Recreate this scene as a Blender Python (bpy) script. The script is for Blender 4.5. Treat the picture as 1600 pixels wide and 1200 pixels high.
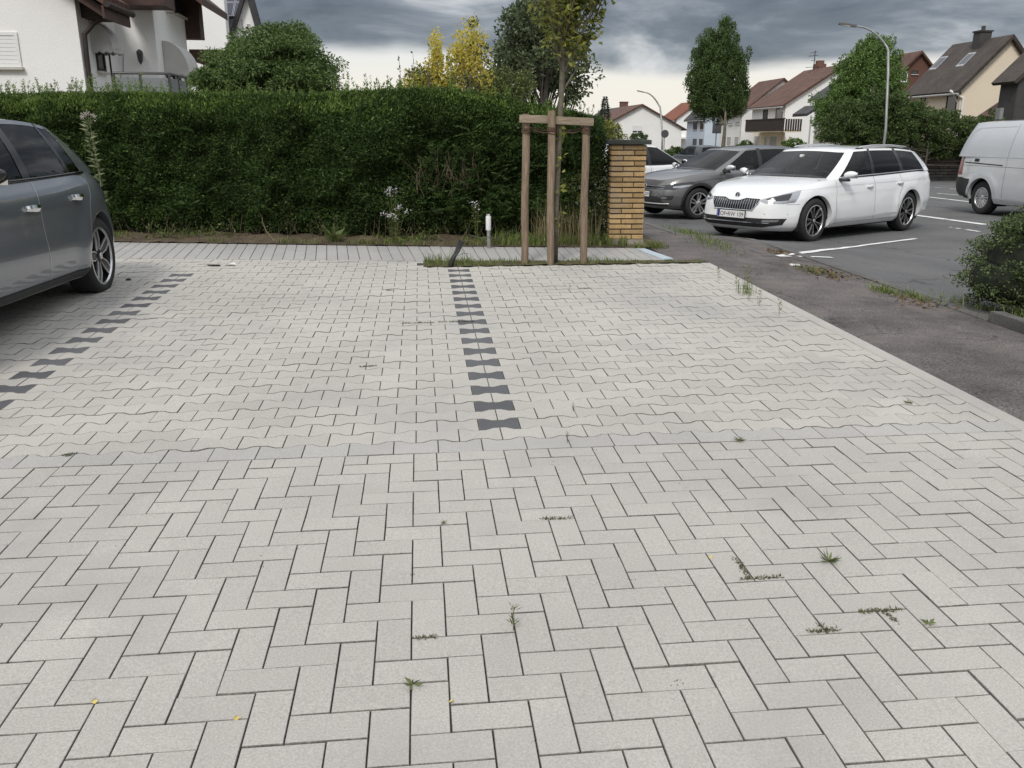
import bpy, bmesh, math, random
import numpy as np
from mathutils import Vector, Matrix, noise
from mathutils.bvhtree import BVHTree
R_ = math.radians
random.seed(7)
RNG = np.random.default_rng(11)
for o in list(bpy.data.objects):
    bpy.data.objects.remove(o, do_unlink=True)
scene = bpy.context.scene
COL = scene.collection

# ------------------------------------------------------------------ camera
FPX = 1322.96                      # focal length in pixels of a 1600 px wide picture
PITCH, ROLL, YAW = R_(16.3), 0.00226, 0.10572
CAM = np.array([0.1641, -1.9138, 1.45])


def basis(pi, ro, ya):
    fw = np.array([math.sin(ya) * math.cos(pi), math.cos(ya) * math.cos(pi), -math.sin(pi)])
    rt = np.array([math.cos(ya), -math.sin(ya), 0.0])
    up = np.cross(rt, fw)
    return np.stack([rt * math.cos(ro) + up * math.sin(ro), up * math.cos(ro) - rt * math.sin(ro), fw], 1)


BW = basis(PITCH, ROLL, YAW)
BP = basis(0.30689, ROLL, YAW)     # the paved lot is a plane that climbs a little away from the viewer
CP = np.array([0.1641, -1.9138, 1.43065])
RPW = BW @ BP.T
cam_data = bpy.data.cameras.new('camera')
cam = bpy.data.objects.new('camera', cam_data)
COL.objects.link(cam)
cam_data.sensor_width = 36.0
cam_data.lens = FPX / 1600 * 36.0
cam_data.clip_start = 0.05
cam_data.clip_end = 4000
cam.matrix_world = Matrix(((BW[0, 0], BW[0, 1], -BW[0, 2], CAM[0]), (BW[1, 0], BW[1, 1], -BW[1, 2], CAM[1]),
                           (BW[2, 0], BW[2, 1], -BW[2, 2], CAM[2]), (0, 0, 0, 1)))
scene.camera = cam

# ------------------------------------------------------------------ sky, sun, exposure
SUN_EL, SUN_AZ = R_(48), R_(205)   # azimuth counted clockwise from +Y
world = bpy.data.worlds.new('World')
scene.world = world
world.use_nodes = True
nt = world.node_tree
nt.nodes.clear()


def nd(tree, typ, **kw):
    n = tree.nodes.new(typ)
    for k, v in kw.items():
        if k in n.inputs.keys():
            n.inputs[k].default_value = v
        else:
            setattr(n, k, v)
    return n


def ramp(tree, stops, interp='LINEAR'):
    n = tree.nodes.new('ShaderNodeValToRGB')
    n.color_ramp.interpolation = interp
    el = n.color_ramp.elements
    while len(el) < len(stops):
        el.new(0.5)
    for e, (p, c) in zip(el, stops):
        e.position = p
        e.color = (c[0], c[1], c[2], 1) if not isinstance(c, (int, float)) else (c, c, c, 1)
    return n


sky = nd(nt, 'ShaderNodeTexSky', sky_type='NISHITA', sun_disc=False)
sky.sun_elevation = SUN_EL
sky.sun_rotation = SUN_AZ
tc = nd(nt, 'ShaderNodeTexCoord')
sep = nd(nt, 'ShaderNodeSeparateXYZ')
nt.links.new(tc.outputs['Generated'], sep.inputs[0])
mp = nd(nt, 'ShaderNodeMapping')
mp.inputs['Scale'].default_value = (3.0, 3.0, 9.5)
mp.inputs['Location'].default_value = (0.35, 0.2, 0.55)
nt.links.new(tc.outputs['Generated'], mp.inputs[0])
n1 = nd(nt, 'ShaderNodeTexNoise', Scale=1.7, Detail=8.0, Roughness=0.57, Distortion=0.35)
nt.links.new(mp.outputs[0], n1.inputs['Vector'])
mp2 = nd(nt, 'ShaderNodeMapping')
mp2.inputs['Scale'].default_value = (1.4, 1.4, 5.0)
mp2.inputs['Location'].default_value = (3.3, 1.2, 0.0)
nt.links.new(tc.outputs['Generated'], mp2.inputs[0])
n2 = nd(nt, 'ShaderNodeTexNoise', Scale=1.6, Detail=5.0, Roughness=0.5)
nt.links.new(mp2.outputs[0], n2.inputs['Vector'])
# height of the ragged lower edge of the cloud deck
add = nd(nt, 'ShaderNodeMath', operation='MULTIPLY_ADD')
nt.links.new(n2.outputs['Fac'], add.inputs[0])
add.inputs[1].default_value = 0.13
nt.links.new(sep.outputs['Z'], add.inputs[2])
deck = nd(nt, 'ShaderNodeMapRange', interpolation_type='SMOOTHSTEP')
deck.inputs['From Min'].default_value = 0.128
deck.inputs['From Max'].default_value = 0.150
nt.links.new(add.outputs[0], deck.inputs['Value'])
cloud = ramp(nt, [(0.34, (0.082, 0.098, 0.120)), (0.46, (0.128, 0.147, 0.174)), (0.55, (0.215, 0.235, 0.262)), (0.68, (0.50, 0.51, 0.52))])
nt.links.new(n1.outputs['Fac'], cloud.inputs[0])
low = ramp(nt, [(0.0, (0.66, 0.63, 0.575)), (0.05, (0.68, 0.645, 0.58)), (0.10, (0.60, 0.61, 0.61)), (0.4, (0.52, 0.54, 0.57))])
nt.links.new(sep.outputs['Z'], low.inputs[0])
mx = nd(nt, 'ShaderNodeMix', data_type='RGBA')
nt.links.new(deck.outputs[0], mx.inputs['Factor'])
nt.links.new(low.outputs[0], mx.inputs['A'])
nt.links.new(cloud.outputs[0], mx.inputs['B'])
# the cloud deck thins and brightens overhead
hi = nd(nt, 'ShaderNodeMapRange', interpolation_type='SMOOTHSTEP')
hi.inputs['From Min'].default_value = 0.22
hi.inputs['From Max'].default_value = 0.62
hi.inputs['To Max'].default_value = 0.78
nt.links.new(sep.outputs['Z'], hi.inputs['Value'])
mx3 = nd(nt, 'ShaderNodeMix', data_type='RGBA')
nt.links.new(hi.outputs[0], mx3.inputs['Factor'])
nt.links.new(mx.outputs['Result'], mx3.inputs['A'])
mx3.inputs['B'].default_value = (0.95, 0.97, 1.0, 1)
sc = nd(nt, 'ShaderNodeMix', data_type='RGBA', blend_type='MULTIPLY')
sc.inputs['Factor'].default_value = 1
nt.links.new(sky.outputs[0], sc.inputs['A'])
sc.inputs['B'].default_value = (0.09, 0.09, 0.09, 1)
mx2 = nd(nt, 'ShaderNodeMix', data_type='RGBA')
mx2.inputs['Factor'].default_value = 0.93
nt.links.new(sc.outputs['Result'], mx2.inputs['A'])
nt.links.new(mx3.outputs['Result'], mx2.inputs['B'])
bg = nd(nt, 'ShaderNodeBackground', Strength=0.86)
nt.links.new(mx2.outputs['Result'], bg.inputs['Color'])
wo = nd(nt, 'ShaderNodeOutputWorld')
nt.links.new(bg.outputs[0], wo.inputs['Surface'])

sd = bpy.data.lights.new('sun', 'SUN')
sd.energy = 1.3
sd.angle = R_(14)
sd.color = (1.0, 0.95, 0.88)
sun = bpy.data.objects.new('sun', sd)
COL.objects.link(sun)
sdir = Vector((math.sin(SUN_AZ) * math.cos(SUN_EL), math.cos(SUN_AZ) * math.cos(SUN_EL), math.sin(SUN_EL)))
sun.rotation_euler = sdir.to_track_quat('Z', 'Y').to_euler()
sun.location = (-10, -20, 30)
vs = scene.view_settings
vs.view_transform = 'Standard'
vs.look = 'None'
vs.gamma = 1.0
vs.use_curve_mapping = False
vs.exposure = 0.68


# ------------------------------------------------------------------ places
def dirw(x, y):
    return BW @ np.array([(x - 800) / FPX, (600 - y) / FPX, 1.0])


def W(x, y, t):                    # a sight line followed t metres deep
    return CAM + dirw(x, y) * t


def PY(x, y, Y):                   # ... to the vertical plane y = Y
    d = dirw(x, y)
    return CAM + d * ((Y - CAM[1]) / d[1])


def PX(x, y, X):
    d = dirw(x, y)
    return CAM + d * ((X - CAM[0]) / d[0])


def p2w(p):
    return CAM + RPW @ (np.array(p, float) - CP)


N_P = RPW[:, 2]
O_P = p2w((0, 0, 0))


def zpave(x, y):
    return O_P[2] - (N_P[0] * (x - O_P[0]) + N_P[1] * (y - O_P[1])) / N_P[2]


def zlot(x, y):
    return 0.02 - 0.011 * (min(max(y, -8), 130) + 1.9)


def gz(x, y):
    cx, cy = min(max(x, -9), 3.08), min(max(y, -7), 8.4)
    d = math.hypot(x - cx, y - cy)
    s = max(0.0, 1 - d / 4.2)
    s = s * s * (3 - 2 * s)
    b = zlot(x, y)
    return b + (zpave(cx, cy) - b) * s


def GH(px, py):                    # sight line down to the ground
    z = 0.0
    for i in range(60):
        d = dirw(px, py)
        p = CAM + d * ((z - CAM[2]) / d[2])
        z = 0.5 * z + 0.5 * gz(p[0], p[1])
    return np.array([p[0], p[1], gz(p[0], p[1])])


# ------------------------------------------------------------------ object helpers
def tag(o, label=None, cat=None, group=None, kind=None):
    if label: o['label'] = label
    if cat: o['category'] = cat
    if group: o['group'] = group
    if kind: o['kind'] = kind
    return o


def empty(name, loc=(0, 0, 0), rz=0.0, label=None, cat=None, group=None):
    o = bpy.data.objects.new(name, None)
    o.location = tuple(float(v) for v in loc)
    o.rotation_euler = (0, 0, rz)
    o.empty_display_size = 0.1
    COL.objects.link(o)
    return tag(o, label, cat, group)


def link(name, me, m=None, parent=None, loc=None, rot=None):
    if m is not None and not me.materials:
        for mm in (m if isinstance(m, (list, tuple)) else [m]):
            me.materials.append(mm)
    o = bpy.data.objects.new(name, me)
    COL.objects.link(o)
    if parent is not None:
        o.parent = parent
    if loc is not None:
        o.location = tuple(float(v) for v in loc)
    if rot is not None:
        o.rotation_euler = rot
    return o


def mesh(name, verts, faces, smooth=False):
    me = bpy.data.meshes.new(name)
    me.from_pydata([tuple(map(float, v)) for v in verts], [], faces)
    if smooth:
        me.polygons.foreach_set('use_smooth', [True] * len(me.polygons))
    me.update()
    return me


class MB:
    """collects simple solids into one mesh"""
    def __init__(s):
        s.v, s.f = [], []

    def add(s, vs, fs):
        b = len(s.v)
        s.v += [tuple(map(float, v)) for v in vs]
        s.f += [tuple(b + i for i in f) for f in fs]
        return s

    def box(s, x0, x1, y0, y1, z0, z1, M=None):
        vs = [(x0, y0, z0), (x1, y0, z0), (x1, y1, z0), (x0, y1, z0), (x0, y0, z1), (x1, y0, z1), (x1, y1, z1), (x0, y1, z1)]
        if M is not None:
            vs = [M @ Vector(v) for v in vs]
        return s.add(vs, [(3, 2, 1, 0), (4, 5, 6, 7), (0, 1, 5, 4), (1, 2, 6, 5), (2, 3, 7, 6), (3, 0, 4, 7)])

    def hexa(s, b, t):             # four bottom and four top corners, counter-clockwise from above
        return s.add(list(b) + list(t), [(3, 2, 1, 0), (4, 5, 6, 7), (0, 1, 5, 4), (1, 2, 6, 5), (2, 3, 7, 6), (3, 0, 4, 7)])

    def prism(s, poly, h, M):      # 2D polygon extruded along local z by h, placed with M
        n = len(poly)
        vs = [M @ Vector((p[0], p[1], 0)) for p in poly] + [M @ Vector((p[0], p[1], h)) for p in poly]
        fs = [tuple(reversed(range(n))), tuple(range(n, 2 * n))]
        fs += [(i, (i + 1) % n, n + (i + 1) % n, n + i) for i in range(n)]
        return s.add(vs, fs)

    def tube(s, pts, rads, n=8, cap=True):
        pts = [Vector(tuple(map(float, p))) for p in pts]
        if not isinstance(rads, (list, tuple)):
            rads = [rads] * len(pts)
        vs, fs = [], []
        prev = None
        for i, p in enumerate(pts):
            d = (pts[min(i + 1, len(pts) - 1)] - pts[max(i - 1, 0)])
            d = d.normalized() if d.length > 1e-9 else Vector((0, 0, 1))
            if prev is None:
                a = d.orthogonal().normalized()
            else:
                a = (prev - d * prev.dot(d))
                a = a.normalized() if a.length > 1e-6 else d.orthogonal().normalized()
            prev = a
            b = d.cross(a)
            for k in range(n):
                t = 2 * math.pi * k / n
                vs.append(p + (a * math.cos(t) + b * math.sin(t)) * rads[i])
        for i in range(len(pts) - 1):
            for k in range(n):
                fs.append((i * n + k, i * n + (k + 1) % n, (i + 1) * n + (k + 1) % n, (i + 1) * n + k))
        if cap:
            fs.append(tuple(reversed(range(n))))
            fs.append(tuple(range((len(pts) - 1) * n, len(pts) * n)))
        return s.add(vs, fs)

    def lathe(s, prof, n=24, M=None):      # (radius, height) about local z
        vs, fs = [], []
        for r, z in prof:
            for k in range(n):
                t = 2 * math.pi * k / n
                v = Vector((r * math.cos(t), r * math.sin(t), z))
                vs.append(M @ v if M is not None else v)
        for i in range(len(prof) - 1):
            for k in range(n):
                fs.append((i * n + k, i * n + (k + 1) % n, (i + 1) * n + (k + 1) % n, (i + 1) * n + k))
        return s.add(vs, fs)

    def build(s, name, m, parent=None, smooth=False, bevel=0.0, loc=None, rot=None, angle=None):
        me = mesh(name, s.v, s.f, smooth)
        if bevel > 0:
            bm = bmesh.new()
            bm.from_mesh(me)
            ed = [e for e in bm.edges if len(e.link_faces) == 2 and e.calc_face_angle(0) > 0.5]
            bmesh.ops.bevel(bm, geom=ed, offset=bevel, segments=2, profile=0.6, affect='EDGES', clamp_overlap=True)
            bm.to_mesh(me)
            bm.free()
            angle = angle or 0.6
        if angle:
            smooth_angle(me, angle)
        return link(name, me, m, parent, loc, rot)


def smooth_angle(me, ang=0.6):
    me.polygons.foreach_set('use_smooth', [True] * len(me.polygons))
    bm = bmesh.new()
    bm.from_mesh(me)
    for e in bm.edges:
        if len(e.link_faces) == 2:
            e.smooth = e.calc_face_angle(0) < ang
        else:
            e.smooth = False
    bm.to_mesh(me)
    bm.free()


def fast_mesh(name, verts, nper, smooth=False):
    """verts: (N*nper,3) array; consecutive nper vertices make one face"""
    verts = np.asarray(verts, np.float32)
    n = len(verts) // nper
    me = bpy.data.meshes.new(name)
    me.vertices.add(n * nper)
    me.vertices.foreach_set('co', verts.ravel())
    me.loops.add(n * nper)
    me.loops.foreach_set('vertex_index', np.arange(n * nper, dtype=np.int32))
    me.polygons.add(n)
    me.polygons.foreach_set('loop_start', np.arange(0, n * nper, nper, dtype=np.int32))
    me.polygons.foreach_set('loop_total', np.full(n, nper, np.int32))
    if smooth:
        me.polygons.foreach_set('use_smooth', np.ones(n, bool))
    me.update(calc_edges=True)
    return me


def copy_tree(o, parent=None):
    c = o.copy()
    COL.objects.link(c)
    c.parent = parent
    for ch in list(o.children):
        copy_tree(ch, c)
    return c


# ------------------------------------------------------------------ materials
def mat(name, col, rough=0.6, metal=0.0, var=0.0, vscale=6.0, fine=0.0, fscale=120.0, bump=0.0, bscale=60.0,
        island=0.0, objvar=0.0, tint=None, coat=0.0, spec=0.5, stain=None, stscale=1.2, trans=0.0, stretch=None, cracks=0.0):
    """principled material with noise variation in colour and relief"""
    m = bpy.data.materials.new(name)
    m.use_nodes = True
    t = m.node_tree
    b = t.nodes['Principled BSDF']
    b.inputs['Roughness'].default_value = rough
    b.inputs['Metallic'].default_value = metal
    b.inputs['Specular IOR Level'].default_value = spec
    if coat:
        b.inputs['Coat Weight'].default_value = coat
        b.inputs['Coat Roughness'].default_value = 0.04
    cur = nd(t, 'ShaderNodeRGB')
    cur.outputs[0].default_value = (*col, 1)
    cur = cur.outputs[0]
    geo = nd(t, 'ShaderNodeNewGeometry')

    def mul(cur, src, lo, hi, f0=0.0, f1=1.0):
        mr = nd(t, 'ShaderNodeMapRange')
        mr.inputs['From Min'].default_value = f0
        mr.inputs['From Max'].default_value = f1
        mr.inputs['To Min'].default_value = lo
        mr.inputs['To Max'].default_value = hi
        t.links.new(src, mr.inputs['Value'])
        x = nd(t, 'ShaderNodeMix', data_type='RGBA', blend_type='MULTIPLY')
        x.inputs['Factor'].default_value = 1
        t.links.new(cur, x.inputs['A'])
        t.links.new(mr.outputs[0], x.inputs['B'])
        return x.outputs['Result']

    def noise_(scale, detail=4.0):
        n = nd(t, 'ShaderNodeTexNoise', Scale=scale, Detail=detail, Roughness=0.6)
        if stretch:
            mpn = nd(t, 'ShaderNodeMapping')
            mpn.inputs['Scale'].default_value = stretch
            t.links.new(geo.outputs['Position'], mpn.inputs[0])
            t.links.new(mpn.outputs[0], n.inputs['Vector'])
        else:
            t.links.new(geo.outputs['Position'], n.inputs['Vector'])
        return n.outputs['Fac']
    if tint is not None:
        x = nd(t, 'ShaderNodeMix', data_type='RGBA')
        t.links.new(geo.outputs['Random Per Island'] if island else noise_(vscale), x.inputs['Factor'])
        t.links.new(cur, x.inputs['A'])
        x.inputs['B'].default_value = (*tint, 1)
        cur = x.outputs['Result']
    if var:
        cur = mul(cur, noise_(vscale), 1 - var, 1 + var, 0.3, 0.7)
    if fine:
        cur = mul(cur, noise_(fscale, 2.0), 1 - fine, 1 + fine, 0.3, 0.7)
    if island:
        cur = mul(cur, geo.outputs['Random Per Island'], 1 - island, 1 + island)
    if objvar:
        oi = nd(t, 'ShaderNodeObjectInfo')
        cur = mul(cur, oi.outputs['Random'], 1 - objvar, 1 + objvar)
    if stain is not None:
        x = nd(t, 'ShaderNodeMix', data_type='RGBA')
        r = ramp(t, [(0.52, 0.0), (0.70, 0.8)])
        t.links.new(noise_(stscale, 6.0), r.inputs[0])
        t.links.new(r.outputs[0], x.inputs['Factor'])
        t.links.new(cur, x.inputs['A'])
        x.inputs['B'].default_value = (*stain, 1)
        cur = x.outputs['Result']
    if cracks:
        dn = nd(t, 'ShaderNodeTexNoise', Scale=1.8, Detail=5.0)
        t.links.new(geo.outputs['Position'], dn.inputs['Vector'])
        va = nd(t, 'ShaderNodeVectorMath', operation='MULTIPLY_ADD')
        t.links.new(dn.outputs['Color'], va.inputs[0])
        va.inputs[1].default_value = (1.1, 1.1, 0)
        t.links.new(geo.outputs['Position'], va.inputs[2])
        vo = nd(t, 'ShaderNodeTexVoronoi', feature='DISTANCE_TO_EDGE', Scale=cracks)
        t.links.new(va.outputs[0], vo.inputs['Vector'])
        rr = ramp(t, [(0.0, 0.45), (0.006, 1.0)])
        t.links.new(vo.outputs['Distance'], rr.inputs[0])
        x = nd(t, 'ShaderNodeMix', data_type='RGBA', blend_type='MULTIPLY')
        x.inputs['Factor'].default_value = 1
        t.links.new(cur, x.inputs['A'])
        t.links.new(rr.outputs[0], x.inputs['B'])
        cur = x.outputs['Result']
    t.links.new(cur, b.inputs['Base Color'])
    if bump:
        bn = nd(t, 'ShaderNodeBump', Strength=bump, Distance=0.01)
        t.links.new(noise_(bscale, 5.0), bn.inputs['Height'])
        t.links.new(bn.outputs[0], b.inputs['Normal'])
    if trans:
        tr = nd(t, 'ShaderNodeBsdfTranslucent')
        t.links.new(cur, tr.inputs['Color'])
        ms = nd(t, 'ShaderNodeMixShader')
        ms.inputs[0].default_value = trans
        out = t.nodes['Material Output']
        t.links.new(b.outputs[0], ms.inputs[1])
        t.links.new(tr.outputs[0], ms.inputs[2])
        t.links.new(ms.outputs[0], out.inputs['Surface'])
    return m


def glass_mat(name, tint, refl=0.6):
    m = bpy.data.materials.new(name)
    m.use_nodes = True
    t = m.node_tree
    t.nodes.remove(t.nodes['Principled BSDF'])
    tr = nd(t, 'ShaderNodeBsdfTransparent')
    tr.inputs['Color'].default_value = (*tint, 1)
    gl = nd(t, 'ShaderNodeBsdfGlossy', Roughness=0.02)
    gl.inputs['Color'].default_value = (refl, refl, refl, 1)
    fr = nd(t, 'ShaderNodeFresnel', IOR=1.5)
    ms = nd(t, 'ShaderNodeMixShader')
    t.links.new(fr.outputs[0], ms.inputs[0])
    t.links.new(tr.outputs[0], ms.inputs[1])
    t.links.new(gl.outputs[0], ms.inputs[2])
    t.links.new(ms.outputs[0], t.nodes['Material Output'].inputs['Surface'])
    return m


M = {}
# ================================================================== GROUND
M['soil'] = mat('soil', (0.11, 0.075, 0.05), 0.95, var=0.35, vscale=5, fine=0.5, fscale=60, bump=0.9, bscale=40, tint=(0.07, 0.075, 0.03))
M['lot'] = mat('lot_asphalt', (0.102, 0.102, 0.103), 0.88, var=0.2, vscale=0.8, fine=0.5, fscale=90, bump=0.6, bscale=120, stain=(0.135, 0.132, 0.128), stscale=0.6, cracks=.22)
M['walk'] = mat('sidewalk_asphalt', (0.104, 0.096, 0.092), 0.9, var=0.42, vscale=2.3, fine=0.6, fscale=75, bump=0.8, bscale=90, stain=(0.155, 0.135, 0.125), stscale=2.4, tint=(0.112, 0.096, 0.091), cracks=.45)
M['kerb'] = mat('kerb_stone', (0.105, 0.102, 0.095), 0.9, var=0.35, vscale=4, fine=0.3, fscale=80, bump=0.4, bscale=90)
M['paint'] = mat('road_paint', (0.72, 0.72, 0.71), 0.7, var=0.12, vscale=3, fine=0.2, fscale=60)
M['grass'] = mat('grass_blade', (0.10, 0.17, 0.035), 0.6, island=0.4, tint=(0.19, 0.22, 0.06), trans=0.3)
M['dry_grass'] = mat('dry_grass', (0.32, 0.26, 0.14), 0.8, island=0.35, tint=(0.20, 0.19, 0.09), trans=0.2)


def axis(pts):
    out = []
    for (a, b, n) in pts:
        out += list(np.linspace(a, b, n, endpoint=False))
    return out + [pts[-1][1]]


def sheet(name, xs, ys, off, m, keep=None):
    nx, ny = len(xs), len(ys)
    vs = [(x, y, gz(x, y) + (off(x, y) if callable(off) else off)) for y in ys for x in xs]
    fs = [(j * nx + i, j * nx + i + 1, (j + 1) * nx + i + 1, (j + 1) * nx + i) for j in range(ny - 1) for i in range(nx - 1)
          if keep is None or keep((xs[i] + xs[i + 1]) / 2, (ys[j] + ys[j + 1]) / 2)]
    return tag(link(name, mesh(name, vs, fs, True), m), kind='structure')


XS = axis([(-900, -60, 14), (-60, -9, 17), (-9, 3.05, 30), (3.05, 4.5, 12), (4.5, 9, 24), (9, 30, 21), (30, 90, 15), (90, 900, 14)])
YS = axis([(-300, -8, 8), (-8, 9, 44), (9, 16, 28), (16, 40, 24), (40, 140, 25), (140, 1500, 20)])


def g_off(x, y):
    if x > 3.06 and y < 230: return -0.10
    if -9.5 < x < 3.06 and y < 9.3: return -0.14
    return -0.01


sheet('ground', XS, YS, g_off, M['soil'])
KX = 4.5                                              # kerb line between pavement and car park
sheet('parking_lot', axis([(KX, 9, 24), (9, 30, 21), (30, 60, 6)]), axis([(-8, 9, 44), (9, 16, 28), (16, 34.2, 18)]), -0.004, M['lot'])
sheet('street', axis([(KX, 9, 24), (9, 17, 8)]), axis([(34.2, 40, 6), (40, 140, 25), (140, 220, 6)]), -0.004, M['lot'])
sheet('sidewalk', axis([(3.0905, KX - 0.08, 12)]), axis([(-8, 9, 68), (9, 16, 28), (16, 60, 30)]), -0.002, M['walk'])

sheet('sidewalk', axis([(2.74, 3.0895, 4)]), axis([(6.54, 9, 20), (9, 16, 28), (16, 30, 14)]), lambda x, y: .003, M['walk'])

# flush kerb stones along the pavement edge, each a stone of its own
kerb = empty('kerb', (0, 0, 0))
tag(kerb, kind='structure')
y = -2.0
while y < 24:
    L = 0.98
    hgt = 0.085 if y < 3.3 else 0.012
    x0, x1 = KX - 0.075 + random.uniform(-.008, .008), KX + 0.045
    b = [(x0, y, gz(x0, y) - .1), (x1, y, gz(x1, y) - .1), (x1, y + L, gz(x1, y + L) - .1), (x0, y + L, gz(x0, y + L) - .1)]
    MB().hexa(b, [(p[0], p[1], p[2] + .1 + hgt) for p in b]).build('kerb_stone', M['kerb'], kerb, bevel=0.015)
    y += 1.0


def marking(a, b, w, breaks=()):
    """a worn painted line from ground point a to b"""
    a, b = np.array(a[:2]), np.array(b[:2])
    L = np.linalg.norm(b - a)
    d = (b - a) / L
    n = np.array([-d[1], d[0]])
    k = max(2, int(L / 0.06))
    vs, fs = [], []
    for i in range(k + 1):
        p = a + d * (L * i / k)
        wl = w * (1 + 0.25 * noise.noise((p[0] * 3, p[1] * 3, 1)))
        for s in (-.5, .5):
            q = p + n * s * wl
            vs.append((q[0], q[1], gz(q[0], q[1]) + 0.0035))
    for i in range(k):
        p = a + d * (L * (i + .5) / k)
        if noise.noise((p[0] * 5, p[1] * 5, 7)) > 0.42 or any(lo < (i + .5) / k < hi for lo, hi in breaks):
            continue
        fs.append((2 * i, 2 * i + 2, 2 * i + 3, 2 * i + 1))
    return tag(link('painted_line', mesh('painted_line', vs, fs), M['paint']), kind='structure')


for i in range(8):
    marking(GH(1216 + 215 * i / 8, 400 - 27 * i / 8), GH(1216 + 215 * (i + 1) / 8, 400 - 27 * (i + 1) / 8), 0.08)
marking(GH(1216, 400.5), GH(1300, 402.5), 0.06)
marking(GH(1428, 336), GH(1540, 351), 0.17)
marking(GH(1484, 355), GH(1530, 362), 0.08, breaks=((.35, .6),))
marking(GH(1443, 307), GH(1520, 316), 0.12)
marking(GH(1464, 302), GH(1498, 305), 0.11)
marking(GH(1446, 293), GH(1470, 293.5), 0.10)
marking(GH(1484, 295), GH(1500, 296), 0.10)

# ================================================================== PAVED PARKING BAYS
conc = dict(rough=0.88, var=0.085, vscale=0.9, fine=0.17, fscale=170, bump=0.3, bscale=260, island=0.03, objvar=0.04, stscale=0.7)
M['paver'] = mat('concrete_paver', (0.402, 0.385, 0.357), stain=(0.300, 0.292, 0.278), **conc)
M['edge'] = mat('dirt_and_shade_edge', (0.19, 0.182, 0.167), .95, var=.35, vscale=25, fine=.3, fscale=160)  # edge dirt, with the shade inside the joints put into the dark colour
M['tpaver'] = mat('bone_paver', (0.40, 0.386, 0.36), stain=(0.315, 0.31, 0.303), tint=(0.43, 0.41, 0.372), **{**conc, 'island': .0, 'objvar': .06, 'var': .10})
M['border'] = mat('border_paver', (0.378, 0.367, 0.348), stain=(0.315, 0.31, 0.30), **conc)
M['dark'] = mat('anthracite_paver', (0.088, 0.09, 0.098), 0.85, var=0.12, vscale=4, fine=0.2, fscale=220, bump=0.25, bscale=300, objvar=0.16)
M['slab'] = mat('walkway_paver', (0.36, 0.352, 0.34), stain=(0.31, 0.305, 0.295), **conc)
M['joint'] = mat('joint_sand', (0.05, 0.047, 0.04), 0.95, var=0.3, vscale=8, fine=0.4, fscale=150, bump=0.5, bscale=120)

pav = empty('paved_parking_bay')
tag(pav, kind='structure')
pm = Matrix.Identity(4)
for i in range(3):
    for j in range(3):
        pm[i][j] = RPW[i, j]
pm.translation = Vector(O_P)
pav.matrix_world = pm
JB = MB()
JB.box(-7.5, 3.09, -3.5, 8.6, -0.12, -0.008)
link('joint_bed', mesh('joint_bed', JB.v, JB.f), M['joint'], pav)


def chamfer_prism(poly, c=0.0013, h=0.05):
    n = len(poly)
    A = sum(poly[i][0] * poly[(i + 1) % n][1] - poly[(i + 1) % n][0] * poly[i][1] for i in range(n))
    if A < 0: poly = poly[::-1]
    inn = []
    for i in range(n):
        p, q, r = Vector(poly[i - 1]), Vector(poly[i]), Vector(poly[(i + 1) % n])
        d1, d2 = (q - p).normalized(), (r - q).normalized()
        n1, n2 = Vector((-d1.y, d1.x)), Vector((-d2.y, d2.x))
        b = (n1 + n2)
        b = b / max(0.5, b.dot(n1)) if b.length > 1e-6 else n1
        inn.append(q + b * c)
    vs = [(p[0], p[1], -h) for p in poly] + [(p[0], p[1], -c) for p in poly] + [(p[0], p[1], 0) for p in inn]
    fs = [tuple(range(2 * n, 3 * n))]
    for k in (0, n):
        fs += [(k + i, k + (i + 1) % n, k + n + (i + 1) % n, k + n + i) for i in range(n)]
    return vs, fs


JW = 0.0017


def rect(x0, y0, x1, y1, j=JW):
    return [(x0 + j, y0 + j), (x1 - j, y0 + j), (x1 - j, y1 - j), (x0 + j, y1 - j)]


cam_l = CP[:2]


def lay(items, name, m, limit=300):
    """items: (cx, cy, meshkey, rot, visible) -> the nearest ones in view are objects, the rest one joined part"""
    vis = sorted([i for i in items if i[4]], key=lambda i: math.hypot(i[0] - cam_l[0], i[1] - cam_l[1]))
    single = vis[:limit]
    rest = vis[limit:] + [i for i in items if not i[4]]
    for cx, cy, key, rot, _ in single:
        o = link(name, PM[key], None, pav, (cx, cy, random.gauss(0, .0009)), (random.gauss(0, .004), random.gauss(0, .004), rot + random.gauss(0, .004)))
    if rest:
        mb = MB()
        mi = []
        for cx, cy, key, rot, _ in rest:
            vs, fs = PMR[key]
            mi += [0] + [1] * (len(fs) - 1)
            a, b = random.gauss(0, .005), random.gauss(0, .005)
            dz = random.gauss(0, .0011)
            rr = rot + random.gauss(0, .004)
            c, s = math.cos(rr), math.sin(rr)
            mb.add([(cx + x * c - y * s, cy + x * s + y * c, z + dz + a * x + b * y) for x, y, z in vs], fs)
        mef = mesh(name + '_field', mb.v, mb.f)
        mef.polygons.foreach_set('material_index', mi)
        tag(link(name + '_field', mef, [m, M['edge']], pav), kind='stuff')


PM, PMR = {}, {}


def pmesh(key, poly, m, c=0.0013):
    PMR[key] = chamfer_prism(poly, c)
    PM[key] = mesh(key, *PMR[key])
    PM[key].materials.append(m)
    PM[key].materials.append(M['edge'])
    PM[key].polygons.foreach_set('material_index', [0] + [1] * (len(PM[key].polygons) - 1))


def inview(x, y, mg=20):
    w = p2w((x, y, 0)) - CAM
    c = BW.T @ w
    if c[2] < 0.3: return False
    u, v = 800 + FPX * c[0] / c[2], 600 - FPX * c[1] / c[2]
    return -mg < u < 1600 + mg and -mg < v < 1200 + mg


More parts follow.
